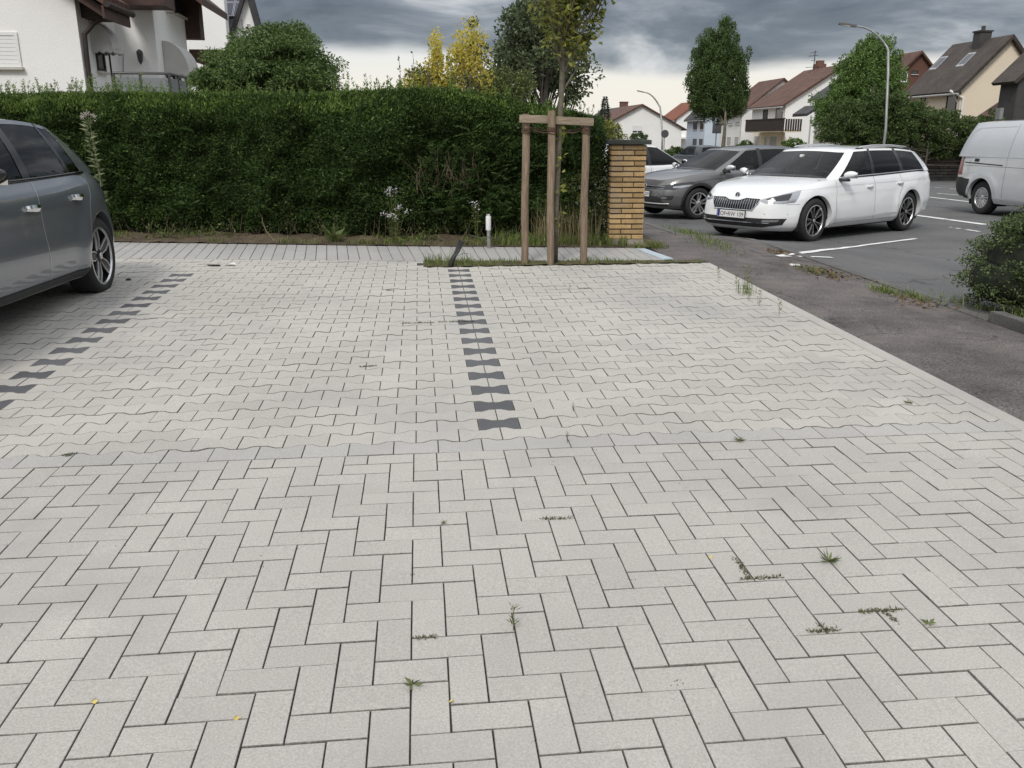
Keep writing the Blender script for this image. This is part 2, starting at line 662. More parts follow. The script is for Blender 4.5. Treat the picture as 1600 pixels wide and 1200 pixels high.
# herringbone of 20 x 10 cm bricks
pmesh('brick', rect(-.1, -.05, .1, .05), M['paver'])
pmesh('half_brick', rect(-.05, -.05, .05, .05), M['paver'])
items = []
for a in range(-90, 90):
    for b in range(-60, 60):
        gx, gy = a + 2 * b, a - 2 * b
        if -36 <= gx < 30 and -22 <= gy <= 15:
            items.append((gx * .1 + .1, gy * .1 + .05, 'brick', 0, inview(gx * .1 + .1, gy * .1 + .05)))
        vx, vy = gx + 2, gy - 1
        if -36 <= vx < 30 and -22 <= vy <= 14:
            items.append((vx * .1 + .05, vy * .1 + .1, 'brick', math.pi / 2, inview(vx * .1 + .05, vy * .1 + .1)))
        elif -36 <= vx < 30 and vy == 15:
            items.append((vx * .1 + .05, 1.55, 'half_brick', 0, True))
lay(items, 'brick', M['paver'])

# bone shaped stones
PIT, XL, Y0 = 0.1343, 0.4092, 1.9436
he, hw = 0.0806 - .0020, 0.0537 - .0020
LL = .1 - JW
top = [(LL, he), (.070, he), (.031, hw), (-.031, hw), (-.070, he), (-LL, he)]
bone = [(-LL, -he), (-.070, -he), (-.031, -hw), (.031, -hw), (.070, -he), (LL, -he)] + top
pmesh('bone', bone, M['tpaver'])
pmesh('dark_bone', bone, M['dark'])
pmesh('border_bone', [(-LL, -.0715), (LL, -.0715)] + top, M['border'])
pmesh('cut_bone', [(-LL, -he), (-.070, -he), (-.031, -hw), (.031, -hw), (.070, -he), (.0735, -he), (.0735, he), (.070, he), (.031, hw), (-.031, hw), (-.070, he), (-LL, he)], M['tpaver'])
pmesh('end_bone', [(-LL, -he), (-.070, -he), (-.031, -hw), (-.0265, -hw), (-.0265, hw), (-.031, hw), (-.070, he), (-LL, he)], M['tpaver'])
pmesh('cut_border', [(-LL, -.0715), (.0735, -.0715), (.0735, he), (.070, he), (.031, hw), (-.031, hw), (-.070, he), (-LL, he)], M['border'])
top_h = [(.05 - JW, he), (-.0, he), (-.045, hw), (-.05 + JW, hw)]


def near_edge(x):                  # front edge of the walkway strip
    return float(np.interp(x, [-6, -3.0, 0.08, 2.6, 3.1], [7.75, 7.298, 6.83, 6.63, 6.6]))


def far_edge(x):
    return float(np.interp(x, [-6, -3.4, 0.07, 2.46, 3.1], [9.0, 8.5, 7.83, 7.50, 7.42]))


items, darks = [], []
for r in range(-1, 44):
    y = Y0 + r * PIT
    for k in range(-37, 14):
        x = XL + .1 + k * .2 + (0 if r % 2 == 0 else .1)
        if not (-6.6 < x < 3.05): continue
        lim = near_edge(x) + .05 if x < 0.15 else 6.42
        if y > lim: continue
        if r % 2 == 0 and r >= 0 and k in (0, -13) and y < 6.5:
            darks.append((x, y, 'dark_bone', 0, True))
        else:
            key = 'bone' if x < 2.9 else ('cut_bone' if x < 2.95 else 'end_bone')
            items.append((x, y, key, 0, inview(x, y)))
lay(items, 'interlocking_stone', M['tpaver'])
lay(darks, 'dark_stone', M['dark'])
items = [(XL + .1 + k * .2, Y0 - 2 * PIT, 'border_bone' if k < 12 else 'cut_border', 0, inview(XL + k * .2, 1.67)) for k in range(-30, 13)]
lay(items, 'border_stone', M['border'])

# narrow edging kerb on the right side
y = -3.0
while y < 6.4:
    L = min(1.0, 6.46 - y)
    vs, fs = chamfer_prism(rect(2.986, y, 3.085, y + L, .0012), .004, .12)
    link('edging_stone', mesh('edging_stone', vs, fs), M['tpaver'], pav, (0, 0, .002))
    y += 1.0

# walkway of slender stones in front of the hedge
pmw = -6.0
wid = 0.1125
while pmw < 2.62:
    for (f0, f1) in ((0.0, .5), (.5, 1.0)):
        c = []
        for (xx, ff) in ((pmw + .0028, f0), (pmw + wid - .0028, f0), (pmw + wid - .0028, f1), (pmw + .0028, f1)):
            n, f = near_edge(xx), far_edge(xx)
            j = .0010 if (ff == .5) else .004
            yy = n + (f - n) * ff + (j if ff == f0 else -j)
            c.append((xx - .10 * (yy - 7) * (1 if xx < 0 else max(0, 1 - xx)), yy))
        vs, fs = chamfer_prism(c, .003, .05)
        link('walkway_stone', mesh('walkway_stone', vs, fs), M['slab'], pav, (0, 0, .008 + random.gauss(0, .001)))
    pmw += wid
# ================================================================== VEGETATION
def vnoise(P, seed=0):
    """value noise on an (N,3) array, range 0..1"""
    P = np.asarray(P, float)
    i = np.floor(P).astype(np.int64)
    f = P - i
    f = f * f * (3 - 2 * f)

    def h(a, b, c):
        n = (a * 374761393 + b * 668265263 + c * 2147483647 + seed * 1274126177) & 0xffffffff
        n = ((n ^ (n >> 13)) * 1274126177) & 0xffffffff
        return ((n ^ (n >> 16)) & 0xffff) / 65535.0
    out = 0
    for dx in (0, 1):
        for dy in (0, 1):
            for dz in (0, 1):
                w = (f[:, 0] if dx else 1 - f[:, 0]) * (f[:, 1] if dy else 1 - f[:, 1]) * (f[:, 2] if dz else 1 - f[:, 2])
                out = out + w * h(i[:, 0] + dx, i[:, 1] + dy, i[:, 2] + dz)
    return out


def unit(v):
    return v / np.maximum(np.linalg.norm(v, axis=1, keepdims=True), 1e-9)


def leaves(name, P, axis_, length, width, m, parent=None, roll=None, jitter=0.6, fold=0.25):
    """one kite shaped leaf of two halves per point; axis_ is the way each leaf points"""
    n = len(P)
    a = unit(np.asarray(axis_, float) + RNG.normal(0, jitter, (n, 3)))
    r = unit(np.cross(a, RNG.normal(0, 1, (n, 3))))
    u = np.cross(r, a)
    L = (np.asarray(length) * RNG.uniform(.65, 1.3, n))[:, None]
    Wd = (np.asarray(width) * RNG.uniform(.7, 1.25, n))[:, None]
    b = P
    t = P + a * L
    mid = P + a * L * .45
    l = mid + r * Wd * .5 + u * Wd * fold
    q = mid - r * Wd * .5 + u * Wd * fold
    V = np.stack([b, l, t, q], 1).reshape(-1, 3)
    return link(name, fast_mesh(name, V, 4), m, parent)


def blades(name, P, h, w, m, parent=None, lean=0.35, up=(0, 0, 1)):
    """grass blades: bent triangles strips"""
    n = len(P)
    ang = RNG.uniform(0, 2 * np.pi, n)
    d = np.stack([np.cos(ang), np.sin(ang), np.zeros(n)], 1)
    s = np.stack([-np.sin(ang), np.cos(ang), np.zeros(n)], 1)
    H = (np.asarray(h) * RNG.uniform(.5, 1.25, n))[:, None]
    Wd = np.asarray(w) * RNG.uniform(.7, 1.3, n)[:, None]
    le = (lean * RNG.uniform(.1, 1.6, n))[:, None]
    Z = np.array([[0, 0, 1.0]])
    p0, p1 = P - s * Wd / 2, P + s * Wd / 2
    mid = P + Z * H * .55 + d * H * le * .3
    m0, m1 = mid - s * Wd * .4, mid + s * Wd * .4
    tip = P + Z * H * (1 - .3 * le) + d * H * le
    t0, t1 = tip - s * Wd * .06, tip + s * Wd * .06
    V = np.stack([p0, p1, m1, m0, m0, m1, t1, t0], 1).reshape(-1, 3)
    return link(name, fast_mesh(name, V, 4), m, parent)


def inside_ellipsoids(n, ells, shell=0.0):
    """n points spread through a set of ellipsoids (cx,cy,cz,rx,ry,rz)"""
    E_ = np.array(ells, float)
    vol = E_[:, 3] * E_[:, 4] * E_[:, 5]
    k = RNG.choice(len(E_), n, p=vol / vol.sum())
    d = unit(RNG.normal(0, 1, (n, 3)))
    r = RNG.uniform(shell ** 3, 1, n) ** (1 / 3)
    r = r * np.where(RNG.uniform(0, 1, n) < .14, RNG.uniform(1.02, 1.2, n), 1)
    return E_[k, :3] + d * r[:, None] * E_[k, 3:], d


def crown(name, ells, nclump, rclump, nleaf, L, Wd, m, parent, shell=.5, up=.2, jitter=.8, squash=.8, seedmask=None):
    C, D = inside_ellipsoids(nclump, ells, shell)
    if seedmask is not None:
        C = C[seedmask(C)]
        nclump = len(C)
    rc = rclump * RNG.uniform(.6, 1.3, nclump)
    k = np.repeat(np.arange(nclump), nleaf)
    d = unit(RNG.normal(0, 1, (len(k), 3)))
    rad = RNG.uniform(.2, 1, len(k)) ** .5
    P = C[k] + d * (rad * rc[k])[:, None] * np.array([1, 1, squash])
    ax = d + np.array([0, 0, up])
    leaves(name, P, ax, L, Wd, m, parent, jitter=jitter)
    return C


def limbs(name, base, targets, trunk, rt, m, parent, n=6, rtip=.006, fmin=.3):
    """trunk as a poly line and boughs that leave it and bend up to the targets"""
    mb = MB()
    tr = [np.array(p, float) for p in trunk]
    rr = np.linspace(rt, max(rt * .3, rtip * 1.5), len(tr))
    mb.tube(tr, list(rr), 9)
    for T in targets:
        T = np.array(T, float)
        zs = [p[2] for p in tr]
        zf = zs[0] + (T[2] - zs[0]) * random.uniform(.35, .75)
        zf = min(max(zf, zs[0] + fmin * (zs[-1] - zs[0])), zs[-1])
        f = np.interp(zf, zs, np.arange(len(tr)))
        i = int(min(f, len(tr) - 2))
        S = tr[i] + (tr[i + 1] - tr[i]) * (f - i)
        mid = S * .5 + T * .5 + np.array([0, 0, -.12 * np.linalg.norm(T - S)]) + RNG.normal(0, .04, 3) * np.linalg.norm(T - S)
        r0 = np.interp(zf, zs, rr) * .5
        mb.tube([S, mid, T], [r0, (r0 + rtip) / 2.4, rtip], n, False)
    return mb.build(name, m, parent, smooth=True)


M['yew'] = mat('yew_leaf', (0.042, 0.080, 0.022), 0.55, island=0.5, tint=(0.078, 0.128, 0.034), trans=0.25, spec=0.3, var=.35, vscale=2.2)
M['yew_tip'] = mat('yew_shoot', (0.10, 0.175, 0.036), 0.55, island=0.35, tint=(0.165, 0.235, 0.055), trans=0.3, spec=0.3, var=.25, vscale=2.2)
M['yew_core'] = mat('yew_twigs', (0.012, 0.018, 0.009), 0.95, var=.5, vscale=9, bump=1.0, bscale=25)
M['bark'] = mat('bark', (0.13, 0.115, 0.085), 0.9, var=.3, vscale=12, fine=.3, fscale=80, bump=.8, bscale=60)
M['dark_bark'] = mat('dark_bark', (0.06, 0.05, 0.04), 0.9, var=.3, vscale=12, bump=.8, bscale=60)
M['twig'] = mat('dry_twig', (0.14, 0.10, 0.07), 0.9, island=.4, var=.2)

# ---------------- long clipped hedge
def hz(x):                         # height of the hedge top in world z
    return float(np.interp(x, [-6.5, -4, -3.2, -2, -1, 0, .6, 1.2, 1.9, 2.4], [1.93, 1.94, 1.94, 1.93, 1.92, 1.98, 1.97, 1.88, 1.73, 1.62]))


def hfront(x):                     # world y of the hedge's front face
    return far_edge(x) + .40 + .06 * math.sin(x * 2.1) + .05 * math.sin(x * 5.3 + 1)


hedge = empty('hedge', (-2.0, 9.3, gz(-2, 8.4)), 0, 'long clipped dark green yew hedge behind the paved bays', 'hedge')
hl = Vector(hedge.location)
X0h, X1h, DEP = -7.2, 2.30, 1.25
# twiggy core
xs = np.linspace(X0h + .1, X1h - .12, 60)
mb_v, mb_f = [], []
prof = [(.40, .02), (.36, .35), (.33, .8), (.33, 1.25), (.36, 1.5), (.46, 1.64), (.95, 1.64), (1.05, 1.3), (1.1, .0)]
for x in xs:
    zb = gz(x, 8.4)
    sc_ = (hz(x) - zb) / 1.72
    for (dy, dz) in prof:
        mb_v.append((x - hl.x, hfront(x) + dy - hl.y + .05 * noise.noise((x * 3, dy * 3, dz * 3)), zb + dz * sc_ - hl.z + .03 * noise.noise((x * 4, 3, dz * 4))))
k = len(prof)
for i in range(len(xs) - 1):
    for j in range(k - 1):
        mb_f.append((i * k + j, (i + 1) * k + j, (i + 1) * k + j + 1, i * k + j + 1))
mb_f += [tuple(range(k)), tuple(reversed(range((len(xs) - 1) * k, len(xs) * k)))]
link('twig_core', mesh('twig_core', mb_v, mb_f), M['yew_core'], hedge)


def hedge_points(n, part):
    x = RNG.uniform(X0h, X1h, n)
    z0 = np.array([gz(a, 8.4) for a in x])
    zt = np.array([hz(a) for a in x])
    yf = np.array([hfront(a) for a in x])
    if part == 'front':
        v = RNG.uniform(0.03, 1, n)
        v = v ** .9
        lump = vnoise(np.stack([x * 2.6, v * 4.4, x * 0], 1), 3) + .55 * vnoise(np.stack([x * 7, v * 12, x * 0], 1), 5)
        dep = .14 * (1 - v) ** 2 + .30 * np.clip((v - .78) / .22, 0, 1) ** 2
        dep = dep + .30 * (1.1 - lump) * .9
        inward = RNG.uniform(0, 1, n) ** 1.5 * .17
        P = np.stack([x, yf + dep + inward, z0 + (zt - z0) * v], 1)
        A = np.stack([RNG.normal(0, .5, n), -1.0 + 0 * x, .25 + .5 * (v > .75)], 1)
    elif part == 'top':
        q = RNG.uniform(0, 1, n) ** 1.5
        lump = vnoise(np.stack([x * 3, q * 3, x * 0], 1), 8)
        P = np.stack([x, yf + .16 + q * (DEP - .25), zt + .09 * (lump - .6) - RNG.uniform(0, .12, n) - .10 * np.clip(.2 - q, 0, 1) / .2], 1)
        A = np.stack([RNG.normal(0, .4, n), -.3 + 0 * x, 1 + 0 * x], 1)
    else:                          # right hand end
        v = RNG.uniform(.05, 1, n)
        P = np.stack([X1h + .05 - RNG.uniform(0, .22, n) - .1 * v, np.array([hfront(2.2)] * n) + RNG.uniform(0, DEP, n), z0 * 0 + gz(2.2, 8.4) + (hz(2.2) - gz(2.2, 8.4)) * v], 1)
        A = np.stack([1 + 0 * v, RNG.normal(0, .5, n), .3 + 0 * v], 1)
    return P - np.array(hl), A


P1, A1 = hedge_points(270000, 'front')
P2, A2 = hedge_points(26000, 'top')
P3, A3 = hedge_points(14000, 'end')
leaves('foliage', np.concatenate([P1, P3]), np.concatenate([A1, A3]), .040, .0135, M['yew'], hedge, jitter=.75)
leaves('top_foliage', P2, A2, .05, .016, M['yew_tip'], hedge, jitter=.5)
# lighter young tips scattered on the face, denser towards the top edge
P4, A4 = hedge_points(30000, 'front')
zz = P4[:, 2] + hl.z
keep = RNG.uniform(0, 1, len(P4)) < np.where(zz > 1.6, .8, .13)
leaves('young_tips', P4[keep] + np.array([0, -.02, .0]), A4[keep] + np.array([0, 0, .5]), .045, .014, M['yew_tip'], hedge, jitter=.6)
# upright shoots above the clipped top
n = 420
sx = RNG.uniform(X0h, X1h, n)
SP, SA = [], []
for x in sx:
    h = abs(random.gauss(0, .07)) + .04 + (.05 if -.7 < x < .5 or -5 < x < -3 else 0)
    y = hfront(x) + random.uniform(.18, .8)
    b = np.array([x, y, hz(x) - .04]) - np.array(hl)
    ln = RNG.normal(0, .12, 2)
    for j in range(int(8 + h * 150)):
        f = random.random()
        SP.append(b + np.array([ln[0] * f * h, ln[1] * f * h, f * h]))
        t = random.uniform(0, 6.283)
        SA.append((math.cos(t) * .8, math.sin(t) * .8, .9))
leaves('upright_shoots', np.array(SP), np.array(SA), .032, .009, M['yew_tip'], hedge, jitter=.3)
# coarse branch sprays that stick out of the face
SP, SA = [], []
for i in range(260):
    x = random.uniform(-6.5, 2.1)
    v = random.uniform(.15, .8)
    if random.random() < .45: x, v = random.uniform(.2, 1.4), random.uniform(.1, .62)
    b = np.array([x, hfront(x) + .12, gz(x, 8.4) + (hz(x) - gz(x, 8.4)) * v]) - np.array(hl)
    d = np.array([random.uniform(-.8, .9), -.55, random.uniform(.1, .9)])
    d /= np.linalg.norm(d)
    h = random.uniform(.15, .36)
    sd_ = np.cross(d, (0, 0, 1))
    for j in range(60):
        f = random.random()
        s = random.choice((-1, 1))
        SP.append(b + d * f * h + np.array([0, 0, -.05 * f * f]))
        SA.append(d * .6 + sd_ * s * .8 + np.array([0, 0, random.uniform(-.2, .3)]))
leaves('branch_sprays', np.array(SP), np.array(SA), .042, .011, M['yew'], hedge, jitter=.15)
# bare twigs near the ground and in the hollow
mbt = MB()
for i in range(230):
    x = random.uniform(-6.5, 2.25)
    z = gz(x, 8.4)
    y = hfront(x) + random.uniform(-.02, .2)
    a = Vector((x, y, z)) - hl
    if random.random() < .25 and i < 150:
        x = random.uniform(.1, .9)
        a = Vector((x, hfront(x) + .1, z + random.uniform(.5, .8))) - hl
    b = a + Vector((random.gauss(0, .09), random.uniform(-.1, .02), random.uniform(.12, .34)))
    mbt.tube([a, (a + b) / 2 + Vector((random.gauss(0, .02), 0, 0)), b], [.004, .003, .0015], 4, False)
tag(mbt.build('bare_twigs', M['twig'], hedge), kind='stuff')

# soil bed under the hedge
bxs, bys = axis([(-7.2, 2.9, 120)]), [0, .05, .1, .2, .3, .4, .55, .8, 1.4]
vs = []
for x in bxs:
    for d in bys:
        y = far_edge(x) + .012 + d
        wv = p2w((x, y, 0))
        vs.append((wv[0], wv[1], wv[2] + .012 + .05 * min(1, d / .25) * (0.6 + noise.noise((x * 4, y * 4, 0))) + .014 * noise.noise((x * 17, y * 17, 3))))
nb = len(bys)
fs = [(i * nb + j, (i + 1) * nb + j, (i + 1) * nb + j + 1, i * nb + j + 1) for i in range(len(bxs) - 1) for j in range(nb - 1)]
M['bed'] = mat('bed_soil', (0.092, 0.064, 0.043), 0.95, var=.4, vscale=6, fine=.5, fscale=70, bump=1.0, bscale=50, tint=(0.085, 0.07, 0.04))
tag(link('soil_bed', mesh('soil_bed', vs, fs, True), M['bed']), kind='structure')
# litter and short plants along its edge
n = 9000
x = RNG.uniform(-6.8, 2.5, n)
d = RNG.uniform(.02, .5, n)
keep = vnoise(np.stack([x * 2.2, d * 4, x * 0], 1), 21) > np.where(x > 1.0, .22, .44)
x, d = x[keep], d[keep]
P = np.array([p2w((a, far_edge(a) + b, .02)) for a, b in zip(x, d)])
tag(blades('bed_weeds', P, np.where(x > 1.0, .13, .075), .007, M['grass'], lean=.7), 'low grass and weeds along the soil edge under the hedge', 'grass', kind='stuff')
n = 260
x = RNG.uniform(1.45, 2.2, n)
P = np.array([p2w((a, far_edge(a) + b, .02)) for a, b in zip(x, RNG.uniform(.12, .5, n))])
tag(blades('dry_grass', P, .46, .006, M['dry_grass'], lean=.35), 'tall straw coloured dry grass between the hedge and the brick pillar', 'grass', kind='stuff')


# ---------------- trees and shrubs behind the hedge
def leafmat(name, c, t, rough=.55, tr=.3, isl=.4):
    return mat(name, c, rough, island=isl, tint=t, trans=tr, spec=.35)


M['robinia'] = leafmat('robinia_leaf', (0.070, 0.122, 0.036), (0.135, 0.20, 0.058))
M['yellow'] = leafmat('yellow_leaf', (0.80, 0.66, 0.15), (0.50, 0.47, 0.10), tr=.45, isl=.25)
M['olive'] = leafmat('olive_leaf', (0.087, 0.123, 0.043), (0.145, 0.167, 0.051))
M['grey_leaf'] = leafmat('dark_tree_leaf', (0.072, 0.104, 0.052), (0.123, 0.152, 0.072))
M['sapling'] = leafmat('sapling_leaf', (0.145, 0.189, 0.043), (0.275, 0.275, 0.065), tr=.35)
M['hornbeam'] = leafmat('hornbeam_leaf', (0.058, 0.102, 0.032), (0.102, 0.152, 0.046))
M['thuja'] = leafmat('thuja_leaf', (0.087, 0.167, 0.041), (0.160, 0.246, 0.065))
M['far_hedge'] = leafmat('street_hedge_leaf', (0.058, 0.102, 0.032), (0.109, 0.152, 0.046))
M['spruce'] = leafmat('spruce_needles', (0.03, 0.045, 0.03), (0.05, 0.065, 0.04))
M['cotone'] = leafmat('cotoneaster_leaf', (0.055, 0.090, 0.035), (0.123, 0.167, 0.058))


def px_ell(px, py, rxp, ryp, t, dep):
    """ellipsoid seen at (px,py) with pixel radii, t metres away"""
    c = W(px, py, t)
    k = t / FPX
    return (c[0], c[1], c[2], rxp * k, dep, ryp * k)


def rel(ells, b):
    return [(e[0] - b[0], e[1] - b[1], e[2] - b[2], e[3], e[4], e[5]) for e in ells]


def ground_at(px, t):
    p = W(px, 300, t)
    return np.array([p[0], p[1], gz(p[0], p[1])])


# ball-headed robinia
T = 15.5
b = ground_at(412, T)
tr = empty('round_tree', b, 0, 'dense round green garden tree behind the hedge beside the white house', 'tree')
el = rel([px_ell(418, 120, 100, 48, T, 1.1), px_ell(440, 88, 70, 42, T, .9), px_ell(450, 60, 34, 22, T, .5), px_ell(352, 128, 44, 28, T, .8), px_ell(485, 125, 40, 34, T, .7), px_ell(395, 98, 44, 28, T, .7)], b)
C = crown('crown', el, 380, .22, 190, .062, .024, M['robinia'], tr, shell=.62, up=-.35, jitter=.5, squash=.5)
limbs('trunk', b, C[::9], [(0, 0, 0), (.03, 0, .9), (0, .05, 1.7), (.05, 0, 2.4)], .11, M['bark'], tr)

# yellow-leaved shrubs
for (px_, name, lab, cl, t) in (
        (735, 'yellow_shrub', 'tall bright yellow leaved shrub rising highest above the hedge', [(735, 95, 26, 38), (721, 70, 9, 26), (737, 58, 9, 24), (750, 80, 12, 26), (742, 128, 36, 26), (712, 105, 12, 26)], 12.6),
        (672, 'yellow_shrub', 'narrower yellow and green shrub above the hedge left of the tallest yellow one', [(681, 82, 8, 28), (680, 112, 14, 24), (660, 128, 26, 20), (646, 134, 24, 14), (700, 128, 18, 20)], 12.9)):
    b = ground_at(px_, t)
    s = empty(name, b, 0, lab, 'shrub', 'yellow leaved shrubs behind the hedge')
    el = rel([px_ell(a, c, d, e, t, .35) for a, c, d, e in cl], b)
    C = crown('crown', el, 130, .075, 22, .05, .032, M['yellow'], s, shell=.2, up=.4, squash=2.1)
    C2 = crown('inner_foliage', el[2:], 40, .08, 26, .05, .03, M['olive'], s, shell=.0, up=.2)
    limbs('stems', b, C[::3], [(0, 0, 0), (.02, 0, 1.2), (.0, 0, 1.9), (.02, 0, 2.3)], .03, M['dark_bark'], s, rtip=.003, n=4)

# grey-green shrub with thin dark shoots left of the yellow ones
b = ground_at(632, 11.6)
s = empty('thin_shoots_shrub', b, 0, 'loose shrub with thin upright dark leafed shoots at the left of the yellow shrubs', 'shrub')
SP, SA, mbt = [], [], MB()
for (pxa, pya, pxb, pyb) in ((626, 150, 623, 86), (648, 150, 645, 82), (668, 140, 670, 66), (612, 150, 609, 122), (637, 150, 640, 108)):
    A_, B_ = W(pxa, pya + 30, 11.6) - b, W(pxb, pyb, 11.6) - b
    mbt.tube([A_, (A_ + B_) / 2 + np.array([.02, 0, 0]), B_], [.006, .004, .002], 5)
    for j in range(26):
        f = random.random() ** .8
        SP.append(A_ + (B_ - A_) * f)
        t_ = random.uniform(0, 6.28)
        SA.append((math.cos(t_), math.sin(t_), .5))
mbt.build('stems', M['dark_bark'], s)
leaves('foliage', np.array(SP), np.array(SA), .045, .026, M['grey_leaf'], s)

# dark broad tree behind
T = 19.0
b = ground_at(850, T)
tr = empty('dark_broadleaf_tree', b, 0, 'broad grey green tree behind the hedge, behind the staked sapling', 'tree')
el = rel([px_ell(840, 95, 66, 50, T, 1.2), px_ell(800, 110, 34, 40, T, .9), px_ell(808, 45, 30, 34, T, .9), px_ell(858, 45, 52, 50, T, 1.1), px_ell(893, 108, 32, 44, T, .9), px_ell(830, 20, 36, 26, T, .8), px_ell(885, 5, 50, 30, T, .9), px_ell(775, 125, 26, 26, T, .7), px_ell(895, 145, 20, 24, T, .5)], b)
C = crown('crown', el, 380, .22, 42, .095, .05, M['grey_leaf'], tr, shell=.25, up=.0, squash=.8)
limbs('trunk', b, C[::7], [(0, 0, 0), (.05, 0, 1.2), (0, .1, 2.2), (.05, .1, 3.0)], .11, M['dark_bark'], tr, rtip=.012)
T = 14.5
b = ground_at(790, T)
s = empty('green_shrub', b, 0, 'low olive green shrub between the yellow shrubs and the dark tree', 'shrub')
el = rel([px_ell(790, 140, 44, 30, T, .5), px_ell(765, 135, 22, 24, T, .4)], b)
C = crown('crown', el, 130, .12, 45, .055, .03, M['olive'], s, shell=.2)
limbs('stems', b, C[::5], [(0, 0, 0), (.0, 0, .8), (.0, 0, 1.5)], .03, M['dark_bark'], s, n=4, rtip=.004)

# young staked tree (its stakes are a thing of their own)
sb = p2w((1.50, 6.60, 0))
tr = empty('staked_sapling', sb, 0, 'slender young tree tied between three wooden stakes', 'tree')
trunkp = [(0, 0, -.05), (.008, 0, .6), (.03, .01, 1.2), (.045, .0, 1.75), (.055, .01, 2.4), (.07, 0, 3.2), (.08, 0, 4.3)]
mbs = MB()
mbs.tube(trunkp, [.036, .031, .028, .027, .024, .018, .008], 10)
LP, LA = [], []
for i in range(58):
    z0 = random.uniform(1.75, 3.2)
    az = random.uniform(0, 6.283)
    if i % 4 == 0: az = random.choice((.15, -.3, .5))
    x0 = np.interp(z0, [p[2] for p in trunkp], [p[0] for p in trunkp])
    S = np.array([x0, 0, z0])
    ln = random.uniform(.7, 1.45)
    out = random.uniform(.18, .58)
    pts = [S, S + np.array([math.cos(az) * out * .45, math.sin(az) * out * .45, ln * .35]), S + np.array([math.cos(az) * out * .85, math.sin(az) * out * .85, ln * .7]), S + np.array([math.cos(az) * out * 1.2, math.sin(az) * out * 1.2, ln])]
    mbs.tube(pts, [.011, .008, .005, .002], 5, False)
    for j in range(int(140 * ln)):
        f = random.uniform(.12, 1)
        q = f * 3
        a = int(min(q, 2))
        p = pts[a] + (pts[a + 1] - pts[a]) * (q - a)
        LP.append(p + RNG.normal(0, .045, 3))
        t_ = random.uniform(0, 6.283)
        LA.append((math.cos(t_), math.sin(t_), -.1))
# two sideways boughs seen at the right of the crown
for (dx, z0, z1) in ((.52, 1.95, 2.85), (.40, 1.80, 2.45), (.34, 2.05, 2.2)):
    pts = [np.array([.05, 0, z0 - .15]), np.array([dx * .45, .02, z0 + .05]), np.array([dx * .75, .03, (z0 + z1) / 2]), np.array([dx, .02, z1])]
    mbs.tube(pts, [.012, .009, .006, .002], 5, False)
    for j in range(60):
        q = random.uniform(.5, 3)
        a = int(min(q, 2))
        LP.append(pts[a] + (pts[a + 1] - pts[a]) * (q - a) + RNG.normal(0, .04, 3))
        t_ = random.uniform(0, 6.283)
        LA.append((math.cos(t_), math.sin(t_), -.2))
for j in range(26):                # small shoots low on the stem
    z = random.choice((1.0, 1.25, .75, .45)) + random.gauss(0, .06)
    LP.append(np.array([.02 + random.gauss(.02, .025), random.gauss(-.02, .02), z]))
    LA.append((random.gauss(0, 1), -.5, .2))
mbs.build('trunk', M['bark'], tr, smooth=True)
leaves('crown', np.array(LP), np.array(LA), .062, .034, M['sapling'], tr)

# hornbeam on the street
T = 41.0
b = ground_at(1125, T)
tr = empty('hornbeam_tree', b, 0, 'dense egg shaped green street tree on a bare trunk', 'tree')
el = rel([px_ell(1122, 132, 48, 54, T, 1.4), px_ell(1122, 162, 42, 24, T, 1.2), px_ell(1124, 95, 43, 46, T, 1.2), px_ell(1130, 62, 22, 30, T, .6), px_ell(1113, 68, 18, 26, T, .5), px_ell(1138, 42, 9, 18, T, .3), px_ell(1096, 145, 18, 30, T, .8), px_ell(1150, 140, 18, 34, T, .8)], b)
C = crown('crown', el, 520, .19, 110, .105, .05, M['hornbeam'], tr, shell=.45, up=1.0, jitter=.5, squash=1.7)
limbs('trunk', b, C[::60], [(0, 0, 0), (0, 0, 1.3), (.02, 0, 2.2), (.0, 0, 3.0)], .14, M['bark'], tr, rtip=.01, fmin=.8)

# conifer by the street lamp
T = 37.5
b = ground_at(1345, T)
tr = empty('thuja_tree', b, 0, 'big bright green conifer beside the street lamp', 'tree')
el = rel([px_ell(1345, 165, 62, 46, T, 1.6), px_ell(1352, 120, 46, 44, T, 1.3), px_ell(1362, 88, 34, 30, T, 1.0), px_ell(1345, 72, 9, 16, T, .3), px_ell(1357, 72, 10, 16, T, .3), px_ell(1378, 76, 8, 18, T, .3), px_ell(1302, 190, 26, 30, T, 1.1), px_ell(1395, 120, 16, 40, T, .8)], b)
C = crown('crown', el, 480, .24, 120, .12, .05, M['thuja'], tr, shell=.5, up=-.5, jitter=.5, squash=.9)
limbs('trunk', b, C[::20], [(0, 0, 0), (0, 0, 2), (.02, 0, 4.0)], .18, M['dark_bark'], tr, rtip=.01)

# hedge above the stone wall
b = ground_at(1440, 36.2)
hd = empty('wall_top_hedge', b, 0, 'rounded green hedge growing above the stone retaining wall', 'hedge')
el = rel([px_ell(1330, 200, 46, 42, 36.0, 1.0), px_ell(1375, 195, 55, 48, 36.0, 1.0), px_ell(1430, 205, 55, 42, 36.2, 1.0), px_ell(1480, 212, 50, 36, 36.4, 1.0), px_ell(1530, 215, 45, 34, 36.6, 1.0), px_ell(1400, 175, 40, 26, 36.2, .8)], b)
C = crown('foliage', el, 900, .19, 80, .10, .05, M['far_hedge'], hd, shell=.55, up=.3, squash=.8)
limbs('stems', b, C[::60], [(0, 0, 0), (0, 0, .8), (.02, 0, 1.6)], .08, M['dark_bark'], hd, rtip=.01)

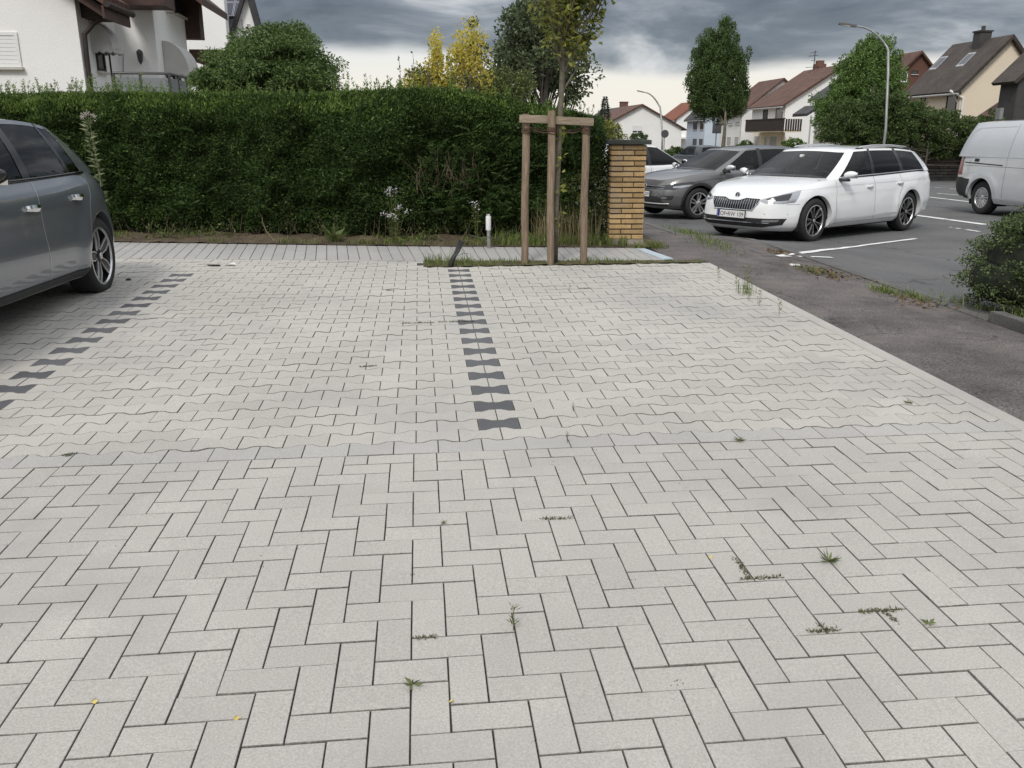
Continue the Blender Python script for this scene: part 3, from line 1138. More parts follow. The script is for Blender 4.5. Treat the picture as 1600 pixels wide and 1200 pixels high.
# small far greenery
def bush(name, lab, px_, py_, rx, ry, t, m, cat='bush', n=110, lf=.12, group=None, extra=()):
    b = ground_at(px_, t)
    s = empty(name, b, 0, lab, cat, group)
    k = t / FPX
    el = rel([px_ell(px_, py_, rx, ry, t, rx * k * .9)] + [px_ell(*e, t, e[2] * k * .9) for e in extra], b)
    el.append((el[0][0], el[0][1], max(.1, el[0][2] * .5), rx * k * .85, rx * k * .8, max(.1, el[0][2] * .5)))
    C = crown('foliage', el, n, ry * k * .28, 45, lf, lf * .5, m, s, shell=.45, up=.4)
    limbs('stems', b, C[::12], [(0, 0, 0), (0, 0, max(.1, el[0][2] * .5)), (0, 0, max(.2, el[0][2]))], .02 + .0006 * t, M['dark_bark'], s, n=4, rtip=.005)


bush('clipped_bush', 'dark clipped dome bush showing just above the brick pillar cap', 998, 216, 17, 8, 27, M['hornbeam'], lf=.06)
bush('light_shrub', 'pale yellowish shrub left of the brick pillar behind the parked cars', 952, 212, 20, 22, 24, M['sapling'], lf=.07, extra=((940, 225, 12, 20),))
bush('front_garden_bush', 'light green bush before the white house with the wooden balcony', 1240, 226, 19, 8, 62, M['thuja'], lf=.14)
bush('front_garden_bush', 'small dark dome bush beside the trunk of the street tree', 1163, 227, 13, 6, 64, M['hornbeam'], lf=.14)
bush('low_street_hedge', 'low dark hedge behind the white car beside the distant dark car', 1052, 243, 18, 11, 52, M['hornbeam'], lf=.14, cat='hedge')
bush('yellow_bright_bush', 'patch of bright yellow green shrub tips above the hedge under the balcony', 232, 152, 22, 8, 11.2, M['thuja'], lf=.04, n=60)
b = ground_at(941, 105)
s = empty('spruce_tree', b, 0, 'small dark pointed spruce left of the distant white gable house', 'tree')
k = 105 / FPX
SP, SA = [], []
zt = W(941, 152, 105)[2] - b[2]
for i in range(2600):
    f = random.random() ** .7
    z = zt * (1 - f) ** 1.0
    if z < zt * .25: continue
    rr = (zt - z) * .30 * (1 - .35 * ((z * 2.2) % 1.0)) * random.uniform(.6, 1)
    t_ = random.uniform(0, 6.283)
    SP.append((rr * math.cos(t_), rr * math.sin(t_), z))
    SA.append((math.cos(t_), math.sin(t_), -.3))
leaves('needles', np.array(SP), np.array(SA), .34, .12, M['spruce'], s, jitter=.3)
limbs('trunk', b, [], [(0, 0, 0), (0, 0, zt * .6), (0, 0, zt * .95)], .14, M['dark_bark'], s)

# dark evergreen shrub at the right border, by the car park entrance
b = np.array([4.98, 4.25, gz(4.98, 4.25)])
s = empty('cotoneaster_bush', b, 0, 'dense dark evergreen bush at the car park entrance, cut by the right picture edge', 'bush')
el = [(.10, .12, .42, .46, .55, .42), (.42, .05, .72, .55, .5, .24), (-.08, .20, .26, .34, .45, .24), (.85, .0, .50, .6, .6, .48), (.25, -.34, .32, .46, .36, .30), (.10, .10, .68, .34, .4, .16)]
C = crown('foliage', el, 900, .085, 80, .024, .013, M['cotone'], s, shell=.55, up=.0, jitter=.8, squash=.55)
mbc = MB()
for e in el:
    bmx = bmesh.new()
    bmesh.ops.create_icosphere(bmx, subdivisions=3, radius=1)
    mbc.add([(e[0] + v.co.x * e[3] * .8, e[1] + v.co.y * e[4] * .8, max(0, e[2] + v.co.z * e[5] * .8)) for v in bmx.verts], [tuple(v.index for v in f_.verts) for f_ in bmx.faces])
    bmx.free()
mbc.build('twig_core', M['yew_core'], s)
limbs('stems', b, C[::25], [(.3, 0, 0), (.35, 0, .2), (.4, 0, .45)], .02, M['dark_bark'], s, n=4, rtip=.003)
SP, SA, mbt = [], [], MB()
for i in range(34):                # sprays reaching out
    c = C[random.randrange(len(C))]
    d = unit(np.array([[c[0] - .5 - .3, c[1] - .3, c[2] * .4]]))[0]
    ln = random.uniform(.08, .22)
    mbt.tube([c, c + d * ln], [.003, .0015], 4, False)
    for j in range(22):
        SP.append(c + d * ln * random.random())
        SA.append(RNG.normal(0, 1, 3))
leaves('sprays', np.array(SP), np.array(SA), .022, .013, M['cotone'], s)
tag(mbt.build('spray_stems', M['dark_bark'], s), kind='stuff')
n = 260
P = np.stack([RNG.normal(4.86, .12, n), RNG.normal(3.95, .16, n), np.zeros(n)], 1)
P[:, 2] = [gz(a, c) for a, c in P[:, :2]]
g = blades('grass_tuft', P, .15, .006, M['grass'], lean=.8)
tag(g, 'green grass tuft growing at the foot of the evergreen bush', 'grass', kind='stuff')
# ================================================================== HOUSES
def tile_mat(name, c, c2, pitch=.33):
    m = mat(name, c, .85, var=.22, vscale=1.3, fine=.25, fscale=14, tint=c2)
    t = m.node_tree
    b = t.nodes['Principled BSDF']
    uv = nd(t, 'ShaderNodeTexCoord')
    wv = nd(t, 'ShaderNodeTexWave', wave_type='BANDS', bands_direction='Z', wave_profile='SAW')
    wv.inputs['Scale'].default_value = .314 / (pitch * .6)
    t.links.new(uv.outputs['Object'], wv.inputs['Vector'])
    wv2 = nd(t, 'ShaderNodeTexWave', wave_type='BANDS', bands_direction='Y')
    wv2.inputs['Scale'].default_value = .314 / .30
    t.links.new(uv.outputs['Object'], wv2.inputs['Vector'])
    ad = nd(t, 'ShaderNodeMath', operation='MULTIPLY_ADD')
    t.links.new(wv2.outputs['Fac'], ad.inputs[0])
    ad.inputs[1].default_value = .5
    t.links.new(wv.outputs['Fac'], ad.inputs[2])
    bn = nd(t, 'ShaderNodeBump', Strength=.9, Distance=.05)
    t.links.new(ad.outputs[0], bn.inputs['Height'])
    t.links.new(bn.outputs[0], b.inputs['Normal'])
    return m


def plaster(name, c, dirt=.09):
    return mat(name, c, .9, var=dirt, vscale=.5, fine=.05, fscale=25, bump=.25, bscale=45)


M['white_plaster'] = plaster('white_plaster', (0.84, 0.84, 0.83), .05)
M['old_plaster'] = plaster('weathered_white_plaster', (0.74, 0.74, 0.72), .10)
M['cream_plaster'] = plaster('cream_plaster', (0.78, 0.68, 0.54), .05)
M['blue_plaster'] = plaster('pale_blue_plaster', (0.56, 0.63, 0.72), .04)
M['grey_plaster'] = plaster('grey_plaster', (0.50, 0.49, 0.45))
M['brown_clad'] = mat('brown_cladding', (0.12, 0.055, 0.042), .8, var=.15, vscale=2)
M['slate'] = mat('slate_cladding', (0.055, 0.052, 0.052), .75, var=.2, vscale=2, bump=.5, bscale=8)
M['roof_dark'] = tile_mat('dark_brown_tiles', (0.062, 0.05, 0.044), (0.085, 0.072, 0.062))
M['roof_brown'] = tile_mat('red_brown_tiles', (0.105, 0.058, 0.045), (0.135, 0.072, 0.055))
M['roof_red'] = tile_mat('orange_red_tiles', (0.25, 0.085, 0.045), (0.19, 0.075, 0.05))
M['roof_grey'] = tile_mat('anthracite_tiles', (0.05, 0.05, 0.054), (0.075, 0.075, 0.08))
M['timber'] = mat('brown_timber', (0.060, 0.030, 0.024), .7, var=.3, vscale=5, bump=.3, bscale=30)
M['dark_timber'] = mat('dark_timber', (0.032, 0.022, 0.018), .7, var=.3, vscale=5)
M['chimney'] = mat('chimney_brick', (0.16, 0.085, 0.065), .9, var=.3, vscale=6)
M['zinc'] = mat('zinc_pipe', (0.50, 0.50, 0.50), .5, metal=.3)
M['white_frame'] = mat('white_window_frame', (0.78, 0.78, 0.77), .45)
M['shutter'] = mat('roller_shutter', (0.80, 0.80, 0.80), .5)
M['grey_shutter'] = mat('grey_shutter', (0.42, 0.41, 0.40), .6)
M['pane'] = mat('window_pane', (0.025, 0.03, 0.036), .06, spec=.7)
M['awning'] = mat('awning_cloth', (0.50, 0.495, 0.48), .85, var=.08, vscale=3)
M['panel_grey'] = mat('balcony_panel', (0.20, 0.215, 0.23), .75)
M['dark_metal'] = mat('dark_metal', (0.07, 0.07, 0.075), .5, metal=.4)
M['solar'] = mat('solar_cell', (0.02, 0.025, 0.05), .12, spec=.6)
M['alu'] = mat('aluminium', (0.55, 0.55, 0.56), .35, metal=.9)


def add_window(root, face, u0, u1, z0, z1, plane, kind='window'):
    """window on a wall plane; face 'S' looks to -y (u is x), 'W' looks to -x and 'E' to +x (u is y)"""
    def bx(mb, ua, ub, za, zb, d0, d1):
        if face == 'S': mb.box(ua, ub, plane - d1, plane - d0, za, zb)
        elif face == 'W': mb.box(plane - d1, plane - d0, ua, ub, za, zb)
        else: mb.box(plane + d0, plane + d1, ua, ub, za, zb)
        return mb
    w = min(.07, (u1 - u0) * .12)
    mb = MB()
    bx(mb, u0, u1, z0, z0 + w, .0, .035); bx(mb, u0, u1, z1 - w, z1, .0, .035)
    bx(mb, u0, u0 + w, z0 + w, z1 - w, .0, .035); bx(mb, u1 - w, u1, z0 + w, z1 - w, .0, .035)
    if kind in ('window', 'half') and u1 - u0 > .7:
        c = (u0 + u1) / 2
        bx(mb, c - w / 2, c + w / 2, z0 + w, z1 - w, .0, .033)
    fr = mb.build('window', M['dark_timber'] if kind == 'dark' else M['white_frame'], root)
    zs = z0 + w
    if kind in ('shutter', 'half', 'grey'):
        zs = z0 + w if kind != 'half' else z0 + (z1 - z0) * .3
        k = max(3, int((z1 - w - zs) / .085))
        sh = MB()
        for i in range(k):
            a = zs + (z1 - w - zs) * i / k
            bx(sh, u0 + w, u1 - w, a + .006, a + (z1 - w - zs) / k, .004, .020)
        tag(sh.build('shutter_slats', M['grey_shutter'] if kind == 'grey' else M['shutter'], fr), kind='stuff')
    if kind not in ('shutter', 'grey'):
        g = bx(MB(), u0 + w, u1 - w, z0 + w, z1 - w if kind != 'half' else zs, .002, .012)
        g.build('pane', M['pane'], fr)
    bx(MB(), u0 - .04, u1 + .04, z0 - .06, z0 - .003, .0, .10).build('sill', M['grey_plaster'], fr)
    return fr


def house(name, label, X0, X1, Y0, Y1, ze, xr, zr, wallm, roofm, over=.45, wins=(), group=None, chimney=None, zb=None, gutter=True, flip=False):
    """gabled house, ridge along y; X0 is the street wall"""
    z0 = (gz(X0, Y0) - .3) if zb is None else zb
    root = empty(name, (X0, Y0, z0), 0, label, 'house', group)
    O = Vector((X0, Y0, z0))
    ze1 = zr - (zr - ze) * (X1 - xr) / (xr - X0) if X1 > xr else ze
    def B(v): return tuple(Vector(v) - O)
    top = [(X0, ze), (xr, zr), (X1, ze1)]
    wall = MB()
    prof = [(X0, z0), (X1, z0), (X1, ze1), (xr, zr), (X0, ze)]
    n = len(prof)
    vs = [B((x, Y0, z)) for x, z in prof] + [B((x, Y1, z)) for x, z in prof]
    fs = [tuple(range(n)), tuple(reversed(range(n, 2 * n)))] + [(i + n, (i + 1) % n + n, (i + 1) % n, i) for i in range(n)]
    wall.add(vs, fs)
    w = wall.build('wall', wallm, root)
    # roof: two slabs
    th = .16
    rb = MB()
    for (xa, za, sgn) in ((X0, ze, -1), (X1, ze1, 1)):
        d = Vector((xa - xr, za - zr)).normalized()
        e = Vector((xa, za)) + d * over
        lo0, hi0 = (e.x, e.y + .02), (xr, zr + .02)
        nrm = Vector((-d.y, d.x)) if (-d.y * 0 + d.x * 1) > 0 else Vector((d.y, -d.x))
        if nrm.y < 0: nrm = -nrm
        up = nrm * th
        ya, yb = Y0 - over * .6, Y1 + over * .6
        q = [B((lo0[0], ya, lo0[1])), B((hi0[0], ya, hi0[1])), B((hi0[0], yb, hi0[1])), B((lo0[0], yb, lo0[1]))]
        t_ = [B((lo0[0] + up.x, ya, lo0[1] + up.y)), B((hi0[0] + (0 if True else up.x), ya, hi0[1] + th / max(.3, nrm.y))), B((hi0[0], yb, hi0[1] + th / max(.3, nrm.y))), B((lo0[0] + up.x, yb, lo0[1] + up.y))]
        if sgn < 0: rb.hexa(q, t_)
        else: rb.hexa([q[1], q[0], q[3], q[2]], [t_[1], t_[0], t_[3], t_[2]])
    rf = rb.build('roof', roofm, root)
    if gutter:
        d = Vector((X0 - xr, ze - zr)).normalized()
        e = Vector((X0, ze)) + d * (over + .06)
        MB().tube([B((e.x, Y0 - over * .6, e.y + .04)), B((e.x, Y1 + over * .6, e.y + .04))], .065, 8).build('gutter', M['zinc'], rf)
        MB().tube([B((e.x, Y0 + .1, e.y)), B((X0 - .07, Y0 + .06, e.y - .45)), B((X0 - .07, Y0 + .06, z0 + .3))], .05, 8).build('downpipe', M['zinc'], root)
    if chimney:
        cx, cy, s, h = chimney
        zc = zr - abs(cx - xr) * abs((zr - ze) / (xr - X0))
        c = MB().box(*(v for pr in ((cx - s - O.x, cx + s - O.x), (cy - s - O.y, cy + s - O.y), (zc - .4 - O.z, zc + h - O.z)) for v in pr)).build('chimney', M['chimney'], rf)
        MB().box(cx - s * 1.15 - O.x, cx + s * 1.15 - O.x, cy - s * 1.15 - O.y, cy + s * 1.15 - O.y, zc + h - O.z, zc + h + .1 - O.z).build('chimney', M['chimney'], rf)
    for (face, u0, u1, za, zb_, kind) in wins:
        if face == 'S': add_window(root, 'S', u0 - O.x, u1 - O.x, za - O.z, zb_ - O.z, Y0 - O.y, kind)
        else: add_window(root, 'W', u0 - O.y, u1 - O.y, za - O.z, zb_ - O.z, X0 - O.x, kind)
    return root, O


def street_house(name, label, pe, pf, pa, Yn, wallm, roofm, wins=(), width=None, **kw):
    """from picture points: near eave corner pe, far eave end pf, near gable apex pa, all for near gable plane y = Yn"""
    e = PY(*pe, Yn)
    f = PX(*pf, e[0])
    a = PY(*pa, Yn)
    X0, ze, Y1, xr, zr = e[0], e[2], f[1], a[0], a[2]
    wl = []
    for (x0, y0, x1, y1, kind) in wins:          # on the street wall
        p, q = PX(x0, y0, X0), PX(x1, y1, X0)
        wl.append(('W', min(p[1], q[1]), max(p[1], q[1]), min(p[2], q[2]), max(p[2], q[2]), kind))
    X1 = xr + (xr - X0) if width is None else X0 + width
    return (*house(name, label, X0, X1, Yn, Y1, ze, xr, zr, wallm, roofm, wins=wl, **kw), (X0, X1, Yn, Y1, ze, xr, zr))


# --- cream house with dark roof at the right
e_ = PY(1503, 137, 44)
f_ = PX(1424, 146, e_[0])
a_ = PY(1492, 76, f_[1])
wl = []
for (x0, y0, x1, y1) in ((1481, 147, 1493, 176), (1440, 150, 1446, 158)):
    p, q = PX(x0, y0, e_[0]), PX(x1, y1, e_[0])
    wl.append(('W', min(p[1], q[1]), max(p[1], q[1]), min(p[2], q[2]), max(p[2], q[2]), 'dark'))
g = (e_[0], 2 * a_[0] - e_[0], 44, f_[1], e_[2], a_[0], a_[2])
r, O = house('cream_house', 'cream house with a dark tiled roof and two roof windows behind the street hedge', *g, M['cream_plaster'], M['roof_dark'], wins=wl)
X0, X1, Yn, Y1, ze, xr, zr = g
MB().tube([(X0 - .55 - O.x, Yn + .2 - O.y, ze - .15 - O.z), (X0 + .1 - O.x, Yn - .12 - O.y, ze - .55 - O.z), (X0 + .1 - O.x, Yn - .12 - O.y, 0)], .07, 8).build('white_downpipe', M['white_frame'], r)
rf = [c for c in r.children if c.name.startswith('roof')][0]
sl = (zr - ze) / (xr - X0)
for (u, v) in (((1453, 103), (1480, 98)), ((1499, 99), (1519, 91))):   # skylights lie in the roof slope
    pts = []
    for (px_, py_) in (u, v):
        d = dirw(px_, py_)
        # intersect with slope plane z = ze + sl*(x-X0)
        t = (ze + .2 - sl * X0 + sl * CAM[0] - CAM[2]) / (d[2] - sl * d[0])
        pts.append(CAM + d * t)
    a, b_ = pts
    y0_, y1_ = min(a[1], b_[1]), max(a[1], b_[1])
    xm = (a[0] + b_[0]) / 2
    hx = .34
    y0_, y1_ = (y0_ + y1_) / 2 - .36, (y0_ + y1_) / 2 + .36
    zf = lambda x: ze + sl * (x - X0) + .2 - O.z
    c4 = [(xm - hx - O.x, y0_ - O.y, zf(xm - hx)), (xm + hx - O.x, y0_ - O.y, zf(xm + hx)), (xm + hx - O.x, y1_ - O.y, zf(xm + hx)), (xm - hx - O.x, y1_ - O.y, zf(xm - hx))]
    MB().hexa(c4, [(p[0], p[1], p[2] + .09) for p in c4]).build('roof_window', M['alu'], rf)
    ins = [((p[0] - xm + O.x) * .8 + xm - O.x, (p[1] - (y0_ + y1_) / 2 + O.y) * .8 + (y0_ + y1_) / 2 - O.y, 0) for p in c4]
    ins = [(p[0], p[1], zf(p[0] + O.x) + .092) for p in ins]
    MB().hexa(ins, [(p[0], p[1], p[2] + .006) for p in ins]).build('roof_window_pane', M['pane'], rf)
ym = (Yn + Y1) / 2 - .3
pc = np.array([xr - .2, ym, zr + .55])
MB().box(pc[0] - .33 - O.x, pc[0] + .33 - O.x, pc[1] - .33 - O.y, pc[1] + .33 - O.y, pc[2] - 1.2 - O.z, pc[2] + .05 - O.z).build('chimney', M['slate'], rf)
MB().box(pc[0] - .39 - O.x, pc[0] + .39 - O.x, pc[1] - .39 - O.y, pc[1] + .39 - O.y, pc[2] + .05 - O.z, pc[2] + .13 - O.z).build('chimney_cap', M['slate'], rf)
MB().tube([(pc[0] - O.x, pc[1] - O.y, pc[2] - O.z), (pc[0] - O.x, pc[1] - O.y, pc[2] + .38 - O.z)], .11, 8).build('chimney_pot', M['slate'], rf)

# --- dark slate house cut by the right edge
p = PY(1581, 123, 36)
p2 = PY(1640, 60, 36)
house('slate_house', 'dark slate clad house cut off by the right picture edge', p[0] + .35, p[0] + 8, 36, 37.2, p[2], p[0] + 4, p[2] + 3.6, M['slate'], M['roof_dark'], over=.35, gutter=False)
pb = PY(1553, 182, 37.5)
qb = PY(1583, 160, 37.5)
house('lean_to_shed', 'low grey shed with a sloping dark roof edge behind the van', pb[0], pb[0] + 5.5, 37.4, 38.2, pb[2], pb[0] + 2.6, pb[2] + 1.75, M['grey_plaster'], M['roof_brown'], over=.25, gutter=False)

# --- brown clad gable behind
e1, a1 = PY(1404, 122, 72), PY(1438, 84, 72)
house('brown_gable_house', 'brown clad gable with a flat chimney seen between the conifer and the cream house', e1[0], e1[0] + 2 * (a1[0] - e1[0]) + .6, 72, 84, e1[2] + .3, a1[0], a1[2], M['brown_clad'], M['roof_brown'], over=.5, gutter=False,
      wins=(('S', PY(1408, 120, 72)[0], PY(1418, 120, 72)[0], PY(1408, 128, 72)[2], PY(1408, 112, 72)[2], 'window'), ('S', PY(1424, 115, 72)[0], PY(1434, 115, 72)[0], PY(1425, 116, 72)[2], PY(1425, 110, 72)[2], 'dark')), chimney=(a1[0] - 1.4, 75, .5, .3))

# --- grey house half hidden by the conifer
e1 = PY(1297, 150, 56)
f1 = PX(1277, 154, e1[0])
r, O = house('grey_house', 'grey plastered house with dark eaves half hidden by the conifer', e1[0], e1[0] + 4.4, 56, f1[1], e1[2], e1[0] + 2.2, e1[2] + 1.5, M['grey_plaster'], M['roof_grey'], over=.55)
c = PY(1258, 178, 55)
c2 = PY(1277, 172, 55)
MB().hexa([(c[0] - O.x, -1.3, c[2] - O.z - .15), (c2[0] - O.x, -1.3, c2[2] + .1 - O.z), (c2[0] - O.x, 1, c2[2] + .1 - O.z), (c[0] - O.x, 1, c[2] - O.z - .15)],
          [(c[0] - O.x, -1.3, c[2] - O.z + .03), (c2[0] - O.x, -1.3, c2[2] + .32 - O.z), (c2[0] - O.x, 1, c2[2] + .32 - O.z), (c[0] - O.x, 1, c[2] - O.z + .03)]).build('porch_roof', M['roof_grey'], r)
MB().tube([(c[0] + .35 - O.x, -1.2, c[2] - .1 - O.z), (c[0] + .35 - O.x, -1.2, 0)], .06, 8).build('porch_post', M['zinc'], r)

# --- white house with wooden balcony
YN = 74
r, O, g = street_house('balcony_house', 'white house with red brown roof, chimney, aerial and dark wooden balcony', (1228, 163), (1176, 168), (1318, 104), YN, M['white_plaster'], M['roof_brown'],
                       wins=((1193, 172, 1199, 187, 'dark'), (1213, 170, 1222, 187, 'dark')))
X0, X1, Yn, Y1, ze, xr, zr = g
p, q = PX(1166, 189, X0 - 1.5), PX(1227, 187, X0 - 1.5)
zt = PX(1200, 187, X0 - 1.5)[2]
zb_ = PX(1200, 203, X0 - 1.5)[2]
ya, yb = min(p[1], q[1]), max(p[1], q[1])
ba = MB().box(X0 - 1.5 - O.x, X0 - O.x, ya - O.y, yb - O.y, zb_ - .2 - O.z, zb_ - O.z).build('balcony_floor', M['cream_plaster'], r)
mbx = MB()
nb = 26
for i in range(nb):                # upright boards
    y_ = ya + (yb - ya) * i / nb
    MB().box(X0 - 1.56 - O.x, X0 - 1.53 - O.x, y_ + .02 - O.y, y_ + (yb - ya) / nb - .02 - O.y, zb_ - .1 - O.z, zt - O.z).build('board', M['dark_timber'], ba)
for i in range(7):
    x_ = X0 - 1.5 + 1.5 * i / 7
    MB().box(x_ + .03 - O.x, x_ + .19 - O.x, ya - .04 - O.y, ya - .01 - O.y, zb_ - .1 - O.z, zt - O.z).build('board', M['dark_timber'], ba)
MB().box(X0 - 1.6 - O.x, X0 - 1.5 - O.x, ya - .05 - O.y, yb - O.y, zt - O.z, zt + .08 - O.z).build('hand_rail', M['dark_timber'], ba)
# cream ground floor
ca, cb = PX(1178, 203, X0 - .08), PX(1226, 203, X0 - .08)
gf = MB().box(X0 - .08 - O.x, X0 - .004 - O.x, min(ca[1], cb[1]) - O.y, max(ca[1], cb[1]) - O.y, 0, zb_ - .22 - O.z).build('ground_floor_facing', M['cream_plaster'], r)
for (x0, x1) in ((1179, 1187), (1195, 1199), (1203, 1215)):
    a, b_ = PX(x0, 212, X0 - .08), PX(x1, 212, X0 - .08)
    add_window(r, 'W', min(a[1], b_[1]) - O.y, max(a[1], b_[1]) - O.y, .3, PX(x0, 212, X0 - .08)[2] - O.z, X0 - .083 - O.x, 'grey')
rf = [c for c in r.children if c.name.startswith('roof')][0]
pc = PY(1281, 100, YN + 6)
MB().box(pc[0] - .45 - O.x, pc[0] + .45 - O.x, pc[1] - .45 - O.y, pc[1] + .45 - O.y, pc[2] - 1.6 - O.z, pc[2] - O.z).build('chimney', M['chimney'], rf)
MB().box(pc[0] - .3 - O.x, pc[0] + .3 - O.x, pc[1] - .3 - O.y, pc[1] + .3 - O.y, pc[2] - O.z, pc[2] + .3 - O.z).build('chimney_top', M['chimney'], rf)
pa = PY(1274, 79, YN + 5.5)
an = MB()
an.tube([(pa[0] - O.x, pa[1] - O.y, pa[2] - 3.2 - O.z), (pa[0] - O.x, pa[1] - O.y, pa[2] - O.z)], .04, 6)
for (dz, l) in ((-.2, .45), (-.5, .6), (-.9, .3), (-1.5, .8), (-1.9, .5)):
    an.tube([(pa[0] - l - O.x, pa[1] - O.y, pa[2] + dz - O.z), (pa[0] + l * .6 - O.x, pa[1] - O.y, pa[2] + dz + .1 - O.z)], .025, 5)
an.build('television_aerial', M['dark_metal'], rf)

# --- weathered white house behind the street tree
r, O, g = street_house('tree_house_white', 'weathered white house with red brown roof right behind the street tree', (1160, 176), (1127, 180), (1224, 125), 92, M['old_plaster'], M['roof_brown'],
                       wins=((1139, 186, 1145, 195, 'half'), (1150, 183, 1156, 194, 'half'), (1136, 213, 1142, 229, 'grey'), (1148, 213, 1154, 229, 'grey')))
r.name = 'white_house'
# --- pale blue house
r, O, g = street_house('blue_house', 'pale blue house with a dark roof left of the street tree', (1102, 184), (1074, 186), (1128, 158), 106, M['blue_plaster'], M['roof_grey'],
                       wins=((1084, 187, 1089, 202, 'dark'), (1095, 186, 1100, 202, 'dark'), (1083, 217, 1088, 228, 'dark'), (1093, 217, 1098, 228, 'dark')))
# --- white house with orange red roof
r, O, g = street_house('red_roof_house', 'white house with an orange red tiled roof left of the pale blue house', (1057, 186), (1032, 189), (1092, 160), 122, M['white_plaster'], M['roof_red'],
                       wins=((1050, 191, 1055, 205, 'grey'), (1040, 193, 1044, 214, 'dark'), (1049, 218, 1053, 230, 'grey'), (1038, 216, 1043, 230, 'dark')))
X0, X1, Yn, Y1, ze, xr, zr = g
a, b_ = PX(1036, 213, X0 - .9), PX(1044, 213, X0 - .9)
bl = MB().box(X0 - .9 - O.x, X0 - O.x, min(a[1], b_[1]) - 1 - O.y, max(a[1], b_[1]) - O.y, a[2] - .15 - O.z, a[2] - O.z).build('balcony_floor', M['grey_plaster'], r)
MB().tube([(X0 - .88 - O.x, min(a[1], b_[1]) - 1 - O.y, a[2] + .95 - O.z), (X0 - .88 - O.x, max(a[1], b_[1]) - O.y, a[2] + .95 - O.z)], .05, 6).build('hand_rail', M['dark_metal'], bl)
# porch
pp = PY(1075, 214, Yn - 1.2)
MB().box(pp[0] - 2.4 - O.x, pp[0] - O.x, -1.5, 0, pp[2] - .25 - O.z, pp[2] - O.z).build('porch_roof', M['white_plaster'], r)

# --- white gable house across
Y = 108
e1, a1, e2 = PY(947, 195, Y), PY(1003, 165, Y), PY(1040, 181, Y)
r, O = house('white_gable_house', 'white gable end with a small shuttered window above the brick pillar', e1[0], e2[0] + 2.2, Y, Y + 14, e1[2], a1[0], a1[2], M['white_plaster'], M['roof_brown'], over=.6, gutter=False,
             wins=(('S', PY(988, 200, Y)[0], PY(1004, 200, Y)[0], PY(990, 208, Y)[2], PY(990, 196, Y)[2], 'half'),))
e1, a1 = PY(934, 193, Y + 22), PY(966, 170, Y + 22)
house('dark_roof_house', 'house with a dark roof and chimney behind the white gable end', e1[0], a1[0] + (a1[0] - e1[0]), Y + 22, Y + 34, e1[2], a1[0], a1[2], M['old_plaster'], M['roof_grey'], over=.6, gutter=False, chimney=(PY(977, 165, Y + 23)[0], Y + 24, .55, 1.9))

# ------------------------------------------------------------------ left white house with awnings
Y1_ = 20.0
c = PY(124, 60, Y1_)
X1_ = c[0]
Y2_ = PX(183, 70, X1_)[1]
X2_ = PY(243, 60, Y2_)[0]
Y3_ = PX(291, 60, X2_)[1]
root = empty('white_villa', (X1_, Y1_, gz(X1_, Y1_)), 0, 'large white house with brown timber eaves, balcony and two rounded awnings at the left', 'house')
O = Vector(root.location)
eave1 = PX(196, 30, X1_ + .75)
ze = eave1[2] + .28
xr, zr = X1_ - 6.5, ze + 4.6
wl = MB()
prof = [(X1_ - 13, 0), (X1_, 0), (X1_, ze + .35 - O.z), (xr, zr - O.z), (X1_ - 13, ze + .35 - O.z)]
n = 5
vs = [(x - O.x, 0, z) for x, z in prof] + [(x - O.x, Y2_ + 6 - O.y, z) for x, z in prof]
wl.add(vs, [tuple(range(n)), tuple(reversed(range(n, 2 * n)))] + [(i + n, (i + 1) % n + n, (i + 1) % n, i) for i in range(n)])
wl.build('wall', M['white_plaster'], root)
zt2 = PY(230, -40, Y2_)[2] - O.z
MB().box(-.02, X2_ - O.x, Y2_ - O.y, Y3_ - O.y, 0, zt2 + 1.0).build('wing_wall', M['white_plaster'], root)
# main roof slab (right slope) with rafters, gutter, downpipe
sl = (zr - ze - .35) / (X1_ - xr)
ov = .80
ex, ez = X1_ + ov, ze + .35 - ov * sl
ya, yb = Y1_ - .55, Y2_ - 1.35
q = [(ex - O.x, ya - O.y, ez - O.z), (ex - O.x, yb - O.y, ez - O.z), (xr - O.x, yb - O.y, zr - O.z), (xr - O.x, ya - O.y, zr - O.z)]
rf = MB().hexa(q, [(p[0] + .04, p[1], p[2] + .22) for p in q]).build('roof', M['roof_brown'], root)
MB().tube([(ex + .07 - O.x, ya - O.y, ez + .02 - O.z), (ex + .07 - O.x, yb - O.y, ez + .02 - O.z)], .075, 8).build('gutter', M['dark_timber'], rf)
MB().box(ex - .05 - O.x, ex - O.x, ya - O.y, yb - O.y, ez - .28 - O.z, ez - .01 - O.z).build('fascia_board', M['timber'], rf)
k = 6
for i in range(k):                 # rafter tails
    y_ = ya + .25 + (yb - ya - .6) * i / (k - 1)
    q = [(X1_ - .1 - O.x, y_ - O.y, ze + .12 - O.z), (ex - .06 - O.x, y_ - O.y, ez - .26 - O.z), (ex - .06 - O.x, y_ + .14 - O.y, ez - .26 - O.z), (X1_ - .1 - O.x, y_ + .14 - O.y, ze + .12 - O.z)]
    MB().hexa(q, [(p[0], p[1], p[2] + .22) for p in q]).build('rafter', M['timber'], rf)
for (zz, ll) in ((ze - .1, .62), (ze + .9, .9)):     # heavy timber brackets on the gable corner
    MB().box(X1_ - .6 - O.x, X1_ + .55 - O.x, Y2_ - 2.3 - O.y, Y2_ - 1.5 - O.y, zz - .25 - O.z, zz + .05 - O.z).build('beam', M['dark_timber'], root)
MB().tube([(ex + .05 - O.x, ya + .9 - O.y, ez - O.z), (X1_ + .30 - O.x, .22, ez - .30 - O.z), (X1_ + .08 - O.x, .14, ez - .55 - O.z), (X1_ + .07 - O.x, .12, ez - 1.0 - O.z), (X1_ + .07 - O.x, .12, 0)], .055, 10).build('downpipe', M['dark_timber'], root)
